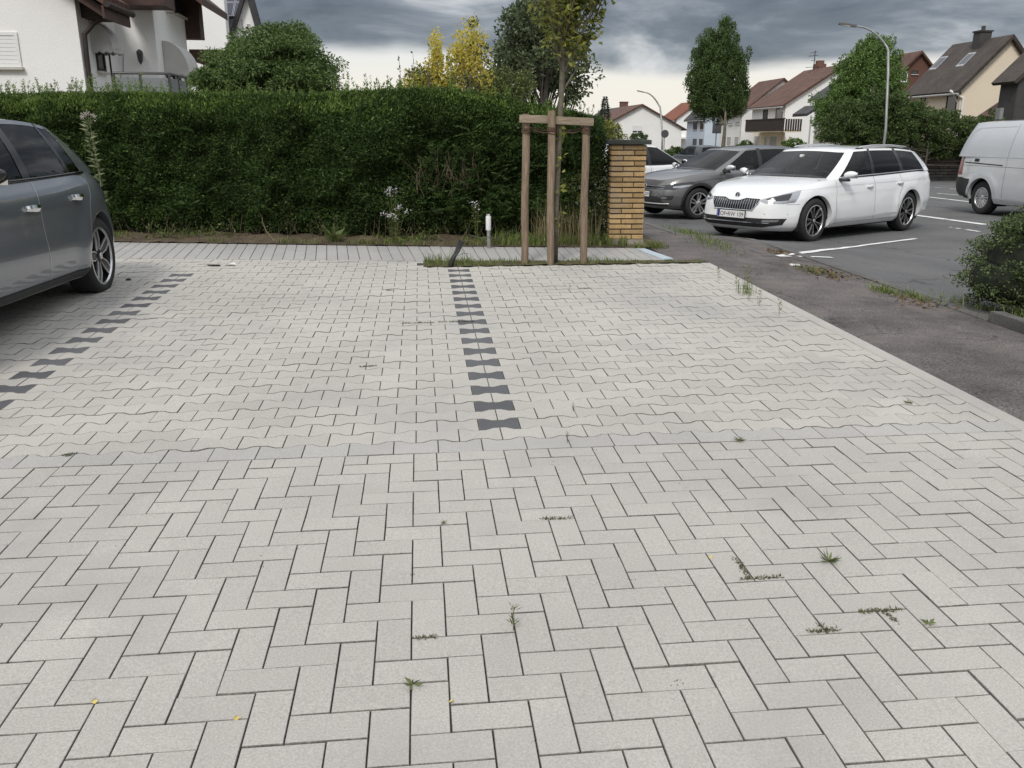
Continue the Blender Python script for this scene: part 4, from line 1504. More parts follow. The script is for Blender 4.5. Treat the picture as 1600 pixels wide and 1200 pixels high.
# gable window with closed roller shutter
a, b_ = PY(-12, 50, Y1_), PY(35, 105, Y1_)
add_window(root, 'S', a[0] - .3 - O.x, b_[0] - O.x, b_[2] - O.z, a[2] - O.z, 0, 'shutter')


def yz_on_X(X, pts):
    return [(PX(px_, py_, X)[1] - O.y, PX(px_, py_, X)[2] - O.z) for px_, py_ in pts]


# window and door in the long side wall
(wy0, wz1), (wy1, wz0) = yz_on_X(X1_, [(147, 70), (165, 113)])
add_window(root, 'E', min(wy0, wy1), max(wy0, wy1), wz0, wz1, X1_ - O.x, 'dark')
(wy0, wz1), (wy1, wz0) = yz_on_X(X1_, [(168, 75), (176, 135)])
add_window(root, 'E', min(wy0, wy1), max(wy0, wy1), wz0 - .2, wz1, X1_ - O.x, 'dark')
(wy0, wz1), (wy1, wz0) = yz_on_X(X1_, [(138, 27), (158, 37)])
add_window(root, 'E', min(wy0, wy1), max(wy0, wy1), wz0, wz1 + .3, X1_ - O.x, 'dark')
# wing windows
for (a, b_) in (((256, -12), (266, 18)), ((270, -10), (288, 28))):
    (wy0, wz1), (wy1, wz0) = yz_on_X(X2_, [a, b_])
    add_window(root, 'E', min(wy0, wy1), max(wy0, wy1), wz0, wz1, X2_ - O.x, 'dark')
for (a, b_) in (((258, 98), (272, 125)), ((274, 100), (284, 150)), ((287, 102), (291, 150))):
    (wy0, wz1), (wy1, wz0) = yz_on_X(X2_, [a, b_])
    add_window(root, 'E', min(wy0, wy1), max(wy0, wy1), min(wz0, wz1 - .5), wz1, X2_ - O.x, 'dark')


def awning(X, ya, yb, ztop, drop, out):
    """rounded basket awning on an east wall, between ya and yb"""
    cols, rows = 14, 9
    mb = MB()
    pr = [(out * math.sin(t), ztop - drop * (1 - math.cos(t))) for t in np.linspace(0, math.pi / 2, rows)]
    for i in range(cols + 1):
        y_ = ya + (yb - ya) * i / cols
        e = min(1.0, min(i, cols - i) / 2.5)
        s = .96 + .04 * e
        for (dx, z) in pr:
            mb.v.append((X + dx * s, y_, z))
    for i in range(cols):
        for j in range(rows - 1):
            a = i * rows + j
            mb.f.append((a, a + rows, a + rows + 1, a + 1))
    o = mb.build('awning', M['awning'], root, smooth=True)
    for y_ in (ya, yb):            # closed cheeks
        sd_ = MB()
        vv = [(X, y_, ztop - drop)] + [(X + dx * .96, y_, z) for dx, z in pr]
        sd_.add(vv, [tuple(range(len(vv)))])
        sd_.build('awning_cheek', M['awning'], o)
    va = MB()                      # scalloped valance
    ns = 18
    rows_ = []
    path = [(X, ya)] + [(X + out * .97, ya), (X + out, yb), (X, yb)]
    for (p, q_) in zip(path[:-1], path[1:]):
        L = math.hypot(q_[0] - p[0], q_[1] - p[1])
        m_ = max(2, int(L / .16)) * 4
        for i in range(m_):
            f0, f1 = i / m_, (i + 1) / m_
            z_ = ztop - drop
            d0, d1 = .06 + .05 * abs(math.sin(math.pi * i / 4)), .06 + .05 * abs(math.sin(math.pi * (i + 1) / 4))
            A_ = (p[0] + (q_[0] - p[0]) * f0, p[1] + (q_[1] - p[1]) * f0)
            B_ = (p[0] + (q_[0] - p[0]) * f1, p[1] + (q_[1] - p[1]) * f1)
            va.add([(A_[0], A_[1], z_), (B_[0], B_[1], z_), (B_[0], B_[1], z_ - d1), (A_[0], A_[1], z_ - d0)], [(0, 1, 2, 3)])
    va.build('valance', M['awning'], o)


pa0, pa1 = PX(140, 36, X1_), PX(173, 78, X1_)
awning(X1_ - O.x + .01, PX(141, 60, X1_)[1] - O.y, PX(192, 82, X1_ + .5)[1] - O.y, PX(141, 33, X1_)[2] - O.z, .62, .5)
awning(X2_ - O.x + .01, PX(252, 60, X2_)[1] - O.y, PX(312, 106, X2_ + .65)[1] - O.y, PX(252, 63, X2_)[2] - O.z, .78, .65)
# wing roof: fascia across the top, deep overhang at the right
fy = Y2_ - .9
fz = PY(220, 8, fy)[2] - O.z
MB().box(PY(180, 8, fy)[0] - O.x, PY(258, 8, fy)[0] - O.x, fy - O.y, Y2_ - O.y, fz, fz + .6).build('eaves_box', M['timber'], root)
gx = X2_ + 1.0
zc = PX(300, 5, gx)[2] - O.z
pz = PX(290, 62, X2_)
MB().hexa([(X2_ - O.x, Y3_ - 2.0 - O.y, zc + .9), (gx - O.x, Y3_ - 2.0 - O.y, zc + .1), (gx - O.x, Y3_ + 1.2 - O.y, zc + .1), (X2_ - O.x, Y3_ + 1.2 - O.y, zc + .9)],
          [(X2_ - O.x, Y3_ - 2.0 - O.y, zc + 1.1), (gx - O.x, Y3_ - 2.0 - O.y, zc + .3), (gx - O.x, Y3_ + 1.2 - O.y, zc + .3), (X2_ - O.x, Y3_ + 1.2 - O.y, zc + 1.1)]).build('wing_roof', M['timber'], root)
ax, ay = PY(291, 30, Y3_)[0], Y3_
MB().box(X2_ - 2 - O.x, X2_ + .42 - O.x, Y3_ + .01 - O.y, Y3_ + .5 - O.y, PY(300, 60, Y3_)[2] - O.z, PY(300, 0, Y3_)[2] + 1 - O.z).build('rear_timber_wall', M['timber'], root)
MB().box(X2_ - .1 - O.x, X2_ + 1.2 - O.x, Y3_ + .6 - O.y, Y3_ + 3 - O.y, PY(300, 92, Y3_)[2] - O.z, PY(300, 74, Y3_)[2] - O.z).build('rear_porch_roof', M['roof_brown'], root)
# wall lantern
lp = PY(222, 92, Y2_)
ln_ = MB().lathe([(.02, .22), (.07, .18), (.09, .12)], 6, Matrix.Translation((lp[0] - O.x, Y2_ - .16 - O.y, lp[2] - O.z))).lathe([(.08, .12), (.06, -.06), (.03, -.12), (.0, -.16)], 6, Matrix.Translation((lp[0] - O.x, Y2_ - .16 - O.y, lp[2] - O.z)))
ln_.box(lp[0] - .03 - O.x, lp[0] + .03 - O.x, Y2_ - .16 - O.y, Y2_ - O.y, lp[2] + .1 - O.z, lp[2] + .16 - O.z)
ln_.build('wall_lantern', M['dark_metal'], root)
# balcony with grey panels
by = Y2_ - 2.6
pA, pB = PY(176, 114, by), PY(264, 114, by)
pC = PX(290, 121, pB[0])
rail = MB()
zr_ = pA[2] - O.z
bl = MB().box(X1_ - O.x + .02, pB[0] - O.x, by - O.y, pC[1] - O.y, zr_ - 1.25, zr_ - 1.05).build('balcony_floor', M['grey_plaster'], root)
rail.tube([(pA[0] - O.x, by - O.y, zr_), (pB[0] - O.x, by - O.y, zr_), (pB[0] - O.x, pC[1] - O.y, zr_)], .03, 8)
rail.build('hand_rail', M['dark_metal'], bl)
posts = [(pA[0] + (pB[0] - pA[0]) * f - O.x, by - O.y) for f in (0.01, .48, 1.0)] + [(pB[0] - O.x, by + (pC[1] - by) * f - O.y) for f in (.5, 1.0)]
for (x_, y_) in posts:
    MB().box(x_ - .025, x_ + .025, y_ - .025, y_ + .025, zr_ - 1.3, zr_ + .0).build('railing_post', M['dark_metal'], bl)
for (p, q_) in zip(posts[:-1], posts[1:]):
    dx, dy = q_[0] - p[0], q_[1] - p[1]
    if abs(dx) > abs(dy): MB().box(p[0] + .04, q_[0] - .04, p[1] - .008, p[1] + .008, zr_ - 1.1, zr_ - .10).build('panel', M['panel_grey'], bl)
    else: MB().box(p[0] - .008, p[0] + .008, p[1] + .04, q_[1] - .04, zr_ - 1.1, zr_ - .10).build('panel', M['panel_grey'], bl)
xs_, zs_ = PY(192, 84, by + .3), PY(196, 112, by + .3)
MB().tube([(xs_[0] - O.x, by + .3 - O.y, xs_[2] - O.z), (zs_[0] - O.x, by + .1 - O.y, zr_)], .02, 6).build('awning_strut', M['dark_metal'], root)

# ------------------------------------------------------------------ white house with solar panels behind
YB = 36.0
a, b_ = PY(309, 40, YB), PY(353, 40, YB)
root = empty('solar_house', (a[0], YB, gz(a[0], YB)), 0, 'white house with dark roof and solar panels behind the round tree', 'house')
O = Vector(root.location)
MB().box(-4.5, b_[0] - O.x, 0, .6, 0, PY(330, -60, YB)[2] - O.z).build('wall', M['white_plaster'], root)
YG = 37.0
g0, g1, ap = PY(361, 72, YG), PY(408, 72, YG), PY(385.5, -8, YG)
gw = MB()
zl_ = g0[2] - O.z
prof = [(g0[0] - O.x, 0), (g1[0] - O.x, 0), (g1[0] - O.x, zl_), (ap[0] - O.x, ap[2] - O.z), (g0[0] - O.x, zl_)]
vs = [(x, YG - O.y, z) for x, z in prof] + [(x, YG + .9 - O.y, z) for x, z in prof]
gw.add(vs, [tuple(range(5)), tuple(reversed(range(5, 10)))] + [(i + 5, (i + 1) % 5 + 5, (i + 1) % 5, i) for i in range(5)])
gw.build('gable_wall', M['white_plaster'], root)
for s, (gx_, gz_) in ((-1, (g0[0] - O.x, zl_)), (1, (g1[0] - O.x, zl_))):
    A_, B_ = Vector((ap[0] - O.x, ap[2] - O.z)), Vector((gx_, gz_))
    d = (B_ - A_).normalized()
    B2 = B_ + d * .35
    w_ = Vector((-d.y, d.x))
    if w_.y < 0: w_ = -w_
    q = [(A_.x, YG - .25 - O.y, A_.y), (B2.x, YG - .25 - O.y, B2.y), (B2.x, YG + .9 - O.y, B2.y), (A_.x, YG + .9 - O.y, A_.y)]
    t_ = [(p[0] + w_.x * .14, p[1], p[2] + w_.y * .14) for p in q]
    if s < 0: MB().hexa([q[1], q[0], q[3], q[2]], [t_[1], t_[0], t_[3], t_[2]]).build('gable_roof', M['roof_grey'], root)
    else: MB().hexa(q, t_).build('gable_roof', M['roof_grey'], root)
for (x0, y0, x1, y1) in ((377, 30, 382, 64), (385, 37, 393, 64)):
    p, q = PY(x0, y0, YG), PY(x1, y1, YG)
    add_window(root, 'S', p[0] - O.x, q[0] - O.x, q[2] - O.z, p[2] - O.z, YG - O.y, 'grey')
# main slope facing the viewer, with panels
p0, p1 = PY(350, 70, YG - .6), PY(372, 70, YG - .6)
zt_ = PY(360, -30, YG + 3)[2] - O.z
q = [(p0[0] - O.x, YG - .4 - O.y, p0[2] - O.z), (g1[0] - 1 - O.x, YG - .4 - O.y, p0[2] - O.z), (g1[0] - 1 - O.x, YG + 3.2 - O.y, zt_), (p0[0] - O.x, YG + 3.2 - O.y, zt_)]
rf = MB().hexa(q, [(p[0], p[1] - .08, p[2] + .12) for p in q]).build('roof', M['roof_grey'], root)
q0, q3 = Vector(q[0]) + Vector((0, -.10, .15)), Vector(q[3]) + Vector((0, -.10, .15))
dv = (q3 - q0)
L = dv.length
dv.normalize()
nrm = Vector((0, -dv.z, dv.y)) if dv.z > 0 else Vector((0, 0, 1))
nrm = Vector((1, 0, 0)).cross(dv).normalized()
z28 = PY(365, 28, YG + .8)[2] - O.z
s0 = max(.2, (z28 - q0.z) / max(.1, dv.z))
for i in range(2):
    for j in range(3):
        o_ = q0 + dv * (s0 + j * 1.02) + Vector((-.35 + i * .55, 0, 0)) + nrm * .06
        c4 = [o_, o_ + Vector((.52, 0, 0)), o_ + Vector((.52, 0, 0)) + dv * .98, o_ + dv * .98]
        pn = MB().hexa([tuple(v) for v in c4], [tuple(v + nrm * .03) for v in c4]).build('solar_panel', M['alu'], rf)
        ce = sum(c4, Vector()) / 4
        c5 = [ce + (v - ce) * .93 + nrm * .032 for v in c4]
        MB().hexa([tuple(v) for v in c5], [tuple(v + nrm * .006) for v in c5]).build('cell_sheet', M['solar'], pn)

# ------------------------------------------------------------------ stone wall on the far side of the car park
M['wall_stone'] = mat('wall_block', (0.17, 0.15, 0.13), .95, var=.25, vscale=2, fine=.3, fscale=30, bump=.8, bscale=20, objvar=.22)
M['mortar'] = mat('dark_mortar', (0.045, 0.042, 0.038), .95)
a, b_ = PY(1385, 240, 34.6), PY(1620, 240, 34.6)
zw = PY(1450, 240, 34.6)[2]
wl_ = empty('stone_retaining_wall', (a[0], 34.6, gz(a[0], 34.6)), 0, 'low grey block retaining wall below the street hedge', 'wall')
O = Vector(wl_.location)
H_ = zw - O.z
MB().box(0, b_[0] - a[0], .06, .5, -.2, H_ - .05).build('backing', M['mortar'], wl_)
rows = 7
hh = (H_ - .12 - .12) / rows
bm_ = {}
for r_ in range(rows):
    x_ = -.3 * (r_ % 2)
    while x_ < b_[0] - a[0]:
        L = random.choice((.5, .5, .6))
        key = L
        if key not in bm_:
            mb = MB().box(0, L - .015, 0, .2, 0, hh - .018)
            me = mesh('block', mb.v, mb.f)
            bm = bmesh.new(); bm.from_mesh(me)
            bmesh.ops.bevel(bm, geom=[e for e in bm.edges], offset=.02, segments=1, affect='EDGES')
            bm.to_mesh(me); bm.free()
            me.materials.append(M['wall_stone'])
            bm_[key] = me
        link('block', bm_[key], None, wl_, (x_, random.uniform(-.03, .02), .12 + r_ * hh))
        x_ += L
MB().box(-.1, b_[0] - a[0], -.06, .55, H_ - .10, H_).build('coping', M['kerb'], wl_, bevel=.02)
MB().box(-.1, b_[0] - a[0], -.10, .05, -.2, .115).build('base_course', M['kerb'], wl_)


# ------------------------------------------------------------------ street lamps and signs
M['lamp_metal'] = mat('galvanised_steel', (0.30, 0.31, 0.30), .55, metal=.5, var=.15, vscale=3)
M['lamp_head'] = mat('lamp_housing', (0.13, 0.13, 0.135), .5)
M['sign_back'] = mat('sign_back', (0.10, 0.10, 0.11), .5, metal=.4)


def lamp(label, base_px, top_px, head_px, t, r):
    g_ = ground_at(base_px, t)
    o = empty('street_lamp', g_, 0, label, 'street lamp', 'curved arm street lamps')
    tp, hd_ = W(*top_px, t) - g_, W(*head_px, t) - g_
    v = hd_ - tp
    pts = [(0, 0, 0), (0, 0, tp[2] * .4), (tp[0] * .5, tp[1] * .5, tp[2] * .8), tuple(tp * np.array([.8, .8, .97]))]
    for f in np.linspace(0, 1, 9):
        pts.append(tuple(tp + v * np.array([f, f, 1 - (1 - f) ** 2.2])))
    MB().tube(pts, list(np.linspace(r, r * .5, len(pts))), 10).build('pole', M['lamp_metal'], o, smooth=True)
    d = Vector(v).normalized()
    d.z *= .3
    d.normalize()
    e = Vector(hd_)
    s = d.cross(Vector((0, 0, 1))).normalized()
    u = s.cross(d)
    q = [e - d * .1 - s * .07, e + d * .62 - s * .13, e + d * .62 + s * .13, e - d * .1 + s * .07]
    h = MB().hexa([tuple(p - u * .03) for p in q], [tuple(p + u * .08) for p in q]).build('lamp_head', M['lamp_head'], o, bevel=.02)
    q = [e + d * .15 - s * .09, e + d * .55 - s * .1, e + d * .55 + s * .1, e + d * .15 + s * .09]
    MB().hexa([tuple(p - u * .045) for p in q], [tuple(p - u * .03) for p in q]).build('lens', M['white_frame'], h)


lamp('near grey street lamp with a curved arm beside the bright green conifer', 1372, (1386, 74), (1334, 41), 35.4, .058)
lamp('far street lamp with a curved arm before the white gable house', 1031, (1030, 165), (1004, 144), 92, .11)

g_ = ground_at(1113, 55)
o = empty('road_sign', g_, 0, 'dark rectangular sign board on a post left of the street tree trunk', 'sign')
zt = W(1113, 193, 55)[2] - g_[2]
MB().tube([(0, 0, 0), (0, 0, zt)], .045, 8).build('post', M['lamp_metal'], o)
MB().box(-.29, .29, -.07, -.047, zt - .62, zt).build('sign_plate', M['sign_back'], o, bevel=.008)
for z_ in (.14, .46):
    MB().box(-.06, .06, -.047, .06, zt - z_ - .02, zt - z_ + .02).build('clamp', M['lamp_metal'], o)
g_ = ground_at(1034, 80)
o = empty('round_sign', g_, 0, 'small round dark sign on a thin post before the red roofed house', 'sign')
zt = W(1034, 203, 80)[2] - g_[2]
MB().tube([(0, 0, 0), (0, 0, zt)], .04, 8).build('post', M['lamp_metal'], o)
MB().lathe([(0, 0), (.36, 0), (.36, .03), (0, .03)], 20, Matrix.Translation((0, -.05, zt - .36)) @ Matrix.Rotation(math.pi / 2, 4, 'X')).build('sign_plate', M['sign_back'], o)
g_ = ground_at(1538, 33.5)
o = empty('sign_post', g_, 0, 'slim grey sign seen edge on above the hedge behind the van', 'sign')
zt = W(1538, 170, 33.5)[2] - g_[2]
MB().tube([(0, 0, 0), (0, 0, zt)], .03, 8).build('post', M['lamp_metal'], o)
MB().box(-.07, .07, -.3, -.04, zt - .42, zt).build('sign_plate', M['lamp_metal'], o)
# ================================================================== CARS
def paintmat(name, c, metal=0.0, rough=.32):
    m = mat(name, c, rough, metal=metal, var=.03, vscale=2, coat=1.0)
    return m


M['white_paint'] = paintmat('white_car_paint', (0.80, 0.81, 0.82))
M['grey_paint'] = paintmat('graphite_car_paint', (0.175, 0.19, 0.215), .5, .33)
M['vw_paint'] = paintmat('grey_brown_car_paint', (0.15, 0.147, 0.147), .5, .35)
M['silver_paint'] = paintmat('silver_car_paint', (0.66, 0.68, 0.70), .35, .38)
M['dark_paint'] = paintmat('dark_car_paint', (0.03, 0.032, 0.036), .2)
M['rubber'] = mat('tyre_rubber', (0.018, 0.018, 0.019), .8, var=.2, vscale=20)
M['black_plastic'] = mat('black_plastic', (0.022, 0.022, 0.023), .55, var=.1)
M['gloss_black'] = mat('gloss_black', (0.012, 0.012, 0.013), .12)
M['chrome'] = mat('chrome', (0.75, 0.76, 0.78), .12, metal=1.0)
M['satin_alloy'] = mat('satin_alloy', (0.62, 0.62, 0.63), .3, metal=.85)
M['dark_alloy'] = mat('dark_alloy', (0.03, 0.03, 0.032), .35, metal=.5)
M['under'] = mat('underbody', (0.012, 0.012, 0.012), .9)
M['interior'] = mat('car_interior', (0.045, 0.043, 0.042), .8)
M['seat_cloth'] = mat('seat_cloth', (0.16, 0.152, 0.145), .85)
M['lamp_lens'] = mat('headlamp_lens', (0.45, 0.46, 0.48), .08, metal=.7)
M['lamp_dark'] = mat('headlamp_dark', (0.06, 0.06, 0.065), .08, metal=.3)
M['red_lens'] = mat('tail_lamp', (0.22, 0.008, 0.01), .12)
M['plate_white'] = mat('plate_white', (0.75, 0.75, 0.74), .4)
M['plate_blue'] = mat('plate_blue', (0.01, 0.03, 0.25), .4)
M['ink'] = mat('plate_letters', (0.01, 0.01, 0.01), .5)
M['seam'] = mat('panel_gap', (0.02, 0.02, 0.02), .7)
M['glass_dark'] = glass_mat('tinted_car_glass', (0.035, 0.04, 0.042))
M['glass_clear'] = glass_mat('windscreen_glass', (0.62, 0.68, 0.66))
M['glass_side'] = glass_mat('side_glass', (0.40, 0.44, 0.44))


def cr(xs, ys, q):
    """smooth interpolation through (xs, ys), xs increasing"""
    xs, ys, q = np.asarray(xs, float), np.asarray(ys, float), np.asarray(q, float)
    m = np.gradient(ys, xs)
    i = np.clip(np.searchsorted(xs, q) - 1, 0, len(xs) - 2)
    h = xs[i + 1] - xs[i]
    t = np.clip((q - xs[i]) / h, 0, 1)
    return (2 * t ** 3 - 3 * t ** 2 + 1) * ys[i] + (t ** 3 - 2 * t ** 2 + t) * h * m[i] + (-2 * t ** 3 + 3 * t ** 2) * ys[i + 1] + (t ** 3 - t ** 2) * h * m[i + 1]


class Car:
    def __init__(s, name, label, cfg, paint, loc, head, group=None):
        s.c = cfg
        s.paint = paint
        s.root = empty(name, loc, head, label, 'van' if cfg.get('van') else 'car', group)
        s.body()
        s.cabin()
        s.inside()
        deps = bmesh.new()
        for o in (s.body_o, s.cab_o):
            deps.from_mesh(o.data)
        bmesh.ops.triangulate(deps, faces=deps.faces[:])
        s.bvh = BVHTree.FromBMesh(deps)
        deps.free()

    def fn(s, key):
        pts = sorted(s.c[key])
        xs, ys = [p[0] for p in pts], [p[1] for p in pts]
        return lambda x: cr(xs, ys, np.clip(x, xs[0], xs[-1]))

    def body(s):
        c = s.c
        NC, NR = 190, 34
        v = np.linspace(0, 1, NR)
        rows = c['rows']           # v, front inset, rear inset, width inset
        rv = [r[0] for r in rows]
        fi, ri, wi = (cr(rv, [r[k] for r in rows], v) for k in (1, 2, 3))
        zsh, zb = s.fn('shoulder'), s.fn('bottom')
        s.zsh = zsh
        xm = (c['xf'] + c['xr']) / 2
        V = np.zeros((NR, NC, 3))
        ref = None
        for r in range(NR):
            t = np.linspace(0, np.pi / 2, 500)
            nf, nr = c.get('nf', 4.6), c.get('nr', 6.0)
            hw = c['hw'] - wi[r]
            xa = xm + (c['xf'] - fi[r] - xm) * np.cos(t) ** (2 / nf)
            ya = hw * np.sin(t) ** (2 / nf)
            xb = xm + (c['xr'] + ri[r] - xm) * np.cos(t[::-1]) ** (2 / nr)
            yb = hw * np.sin(t[::-1]) ** (2 / nr)
            X, Y = np.concatenate([xa, xb[1:]]), np.concatenate([ya, yb[1:]])
            L = np.concatenate([[0], np.cumsum(np.hypot(np.diff(X), np.diff(Y)))])
            L /= L[-1]
            q = np.linspace(0, 1, NC)
            V[r, :, 0], V[r, :, 1] = np.interp(q, L, X), np.interp(q, L, Y)
            V[r, :, 2] = zb(V[r, :, 0]) + (zsh(V[r, :, 0]) - zb(V[r, :, 0])) * v[r]
        # flared arches: a slight swelling round each wheel
        for ax in (c['wb'] / 2, -c['wb'] / 2):
            d = np.hypot(V[..., 0] - ax, V[..., 2] - c['wr'])
            V[..., 1] += np.where(V[..., 1] > .5 * c['hw'], c.get('flare', .018) * np.exp(-((d - c['wr'] - .1) / .12) ** 2), 0)
        s.V = V
        vs, fs = [], []
        for side in (1, -1):
            b = len(vs)
            for r in range(NR):
                for j in range(NC):
                    vs.append((V[r, j, 0], V[r, j, 1] * side, V[r, j, 2]))
            for r in range(NR - 1):
                for j in range(NC - 1):
                    x, z = V[r:r + 2, j:j + 2, 0].mean(), V[r:r + 2, j:j + 2, 2].mean()
                    y = V[r:r + 2, j:j + 2, 1].mean()
                    if y > .45 * c['hw'] and any(math.hypot(x - ax, z - c['wr']) < c['arch'] for ax in (c['wb'] / 2, -c['wb'] / 2)):
                        continue
                    q = [b + r * NC + j, b + r * NC + j + 1, b + (r + 1) * NC + j + 1, b + (r + 1) * NC + j]
                    fs.append(tuple(q if side < 0 else q[::-1]))
        # bonnet / deck / shelf
        K = 9
        xh, xd = c['hood_end'], c.get('deck_start', -99)
        sh = V[-1]
        for j in range(NC - 1):
            full = sh[j, 0] > xh or sh[j, 0] < xd
            b = len(vs)
            qs = np.linspace(1, -1, 2 * K + 1) if full else np.array([1, .95, .88])
            for jj in (j, j + 1):
                cw = c['crown'] * (sh[jj, 1] / c['hw']) ** 2
                for q in qs:
                    vs.append((sh[jj, 0], sh[jj, 1] * q, sh[jj, 2] + cw * (1 - abs(q) ** 2.4)))
            m = len(qs)
            for k in range(m - 1):
                fs.append((b + k, b + k + 1, b + m + k + 1, b + m + k))
            if not full:
                b = len(vs)
                for jj in (j, j + 1):
                    for q in qs:
                        vs.append((sh[jj, 0], -sh[jj, 1] * q, sh[jj, 2] + c['crown'] * (sh[jj, 1] / c['hw']) ** 2 * (1 - abs(q) ** 2.4)))
                for k in range(m - 1):
                    fs.append((b + m + k, b + m + k + 1, b + k + 1, b + k))
        bm = bmesh.new()
        bvs = [bm.verts.new(p) for p in vs]
        for f in fs:
            try: bm.faces.new([bvs[i] for i in f])
            except ValueError: pass
        bmesh.ops.remove_doubles(bm, verts=bm.verts[:], dist=.0008)
        # tidy the wheel openings into true circles and turn their lips in
        for ax in (c['wb'] / 2, -c['wb'] / 2):
            for e in list(bm.edges):
                pass
        bnd = set()
        for e in bm.edges:
            if len(e.link_faces) == 1:
                m = (e.verts[0].co + e.verts[1].co) / 2
                if abs(m.y) > .45 * c['hw'] and m.z > c['bottom'][0][1] * .5:
                    for ax in (c['wb'] / 2, -c['wb'] / 2):
                        if math.hypot(m.x - ax, m.z - c['wr']) < c['arch'] + .06:
                            bnd.add((e, ax))
        for (e, ax) in bnd:
            for vv in e.verts:
                d = Vector((vv.co.x - ax, 0, vv.co.z - c['wr']))
                if d.length > .05 and vv.co.z > min(p[1] for p in c['bottom']) + .03:
                    d = d.normalized() * c['arch']
                    vv.co.x, vv.co.z = ax + d.x, c['wr'] + d.z
        ed = [e for e, ax in bnd]
        ret = bmesh.ops.extrude_edge_only(bm, edges=ed)
        for g in ret['geom']:
            if isinstance(g, bmesh.types.BMVert):
                g.co.y -= math.copysign(.07, g.co.y)
        bmesh.ops.recalc_face_normals(bm, faces=bm.faces[:])
        me = bpy.data.meshes.new('body')
        bm.to_mesh(me)
        bm.free()
        smooth_angle(me, .55)
        s.body_o = link('body', me, s.paint, s.root)
        # underbody and wheel housings
        mb = MB()
        zlow = min(p[1] for p in c['bottom'])
        mb.box(c['xr'] + .40, c['xf'] - .42, -c['hw'] + .30, c['hw'] - .30, zlow - .03, zlow + .2)
        mb.box(-c['wb'] / 2 + c['wr'] + .08, c['wb'] / 2 - c['wr'] - .08, -c['hw'] + .17, c['hw'] - .17, zlow - .02, zlow + .12)
        for ax in (c['wb'] / 2, -c['wb'] / 2):
            for sd in (1, -1):
                n = 20
                y0, y1 = sd * (c['hw'] - c.get('well', .06)), sd * (c['hw'] - .36)
                vs_ = []
                for k in range(n + 1):
                    t = math.pi * (-.12 + 1.24 * k / n)
                    for y_ in (y0, y1):
                        vs_.append((ax + (c['arch'] + .012) * math.cos(t), y_, c['wr'] + (c['arch'] + .012) * math.sin(t)))
                mb.add(vs_, [(2 * k, 2 * k + 1, 2 * k + 3, 2 * k + 2) for k in range(n)])
                mb.add([vs_[2 * k + 1] for k in range(n + 1)], [tuple(range(n + 1))])
        mb.build('underbody', M['under'], s.root)

    def cabin(s):
        c = s.c
        cols = c['cabin']          # xb, yb, zb, xt, yt, kind of the strip that follows
        zr = s.fn('roof')
        cw, yw = c['roof_crown'], max(k[4] for k in cols)
        roofz = lambda x, y: float(zr(x)) - cw * (y / yw) ** 2
        NV = 12
        vv = np.linspace(0, 1, NV + 1)
        v0, v1 = c.get('win_v', (.06, .93))
        vv = np.array(sorted(set(list(vv) + [v0, v1])))
        vv = vv[[i for i in range(len(vv)) if i == 0 or vv[i] - vv[i - 1] > .012]]
        fine, kinds = [], []
        for a, b in zip(cols[:-1], cols[1:]):
            n = max(1, int(math.hypot(a[0] - b[0], a[1] - b[1]) / .09))
            for i in range(n):
                f = i / n
                fine.append([a[k] + (b[k] - a[k]) * f for k in range(5)])
                kinds.append(a[5])
        fine.append(list(cols[-1][:5]))
        bow = c.get('bow', .018)
        G = np.zeros((len(fine), len(vv), 3))
        for i, (xb, yb, zb, xt, yt) in enumerate(fine):
            zt = roofz(xt, yt)
            side = min(1, abs(yb - 0) / .6)
            for j, q in enumerate(vv):
                G[i, j] = (xb + (xt - xb) * q, yb + (yt - yb) * q + bow * math.sin(math.pi * q) * side, zb + (zt - zb) * q + (1 - side) * .02 * math.sin(math.pi * q))
        paint, glass = MB(), {}
        blk = MB()
        for side in (1, -1):
            for i in range(len(fine) - 1):
                for j in range(len(vv) - 1):
                    q = [G[i, j], G[i + 1, j], G[i + 1, j + 1], G[i, j + 1]]
                    q = [(p[0], p[1] * side, p[2]) for p in q]
                    if side > 0: q = q[::-1]
                    k = kinds[i]
                    mid = (vv[j] + vv[j + 1]) / 2
                    inwin = v0 - 1e-6 < vv[j] and vv[j + 1] < v1 + 1e-6
                    if k[0] == 'g' and inwin:
                        key = k if k in ('gws', 'gbw') else (k, side)
                        glass.setdefault(key, MB()).add([(p[0], p[1] * .995, p[2]) for p in q], [(0, 1, 2, 3)])
                    elif k in ('k',) or (k[0] == 'g' and not inwin and vv[j] < v0) or (k == 'kk'):
                        blk.add(q, [(0, 1, 2, 3)])
                    else:
                        paint.add(q, [(0, 1, 2, 3)])
        K = 8
        for i in range(len(fine) - 1):
            for k in range(2 * K):
                pts = []
                for (ii, kk) in ((i, k), (i, k + 1), (i + 1, k + 1), (i + 1, k)):
                    x, y = G[ii, -1, 0], G[ii, -1, 1] * (1 - kk / K)
                    pts.append((x, y, roofz(x, y)))
                paint.add(pts, [(0, 1, 2, 3)])

        def fin(mb, name, m, par):
            me = mesh(name, mb.v, mb.f)
            bm = bmesh.new()
            bm.from_mesh(me)
            bmesh.ops.remove_doubles(bm, verts=bm.verts[:], dist=.0006)
            bmesh.ops.dissolve_degenerate(bm, edges=bm.edges[:], dist=.0004)
            bmesh.ops.recalc_face_normals(bm, faces=bm.faces[:])
            bm.to_mesh(me)
            bm.free()
            smooth_angle(me, .5)
            return link(name, me, m, par)
        s.cab_o = fin(paint, 'roof_and_pillars', s.paint, s.root)
        if blk.f: fin(blk, 'pillar_trim', M['gloss_black'], s.root)
        nm = {'gws': 'windscreen', 'gbw': 'rear_window'}
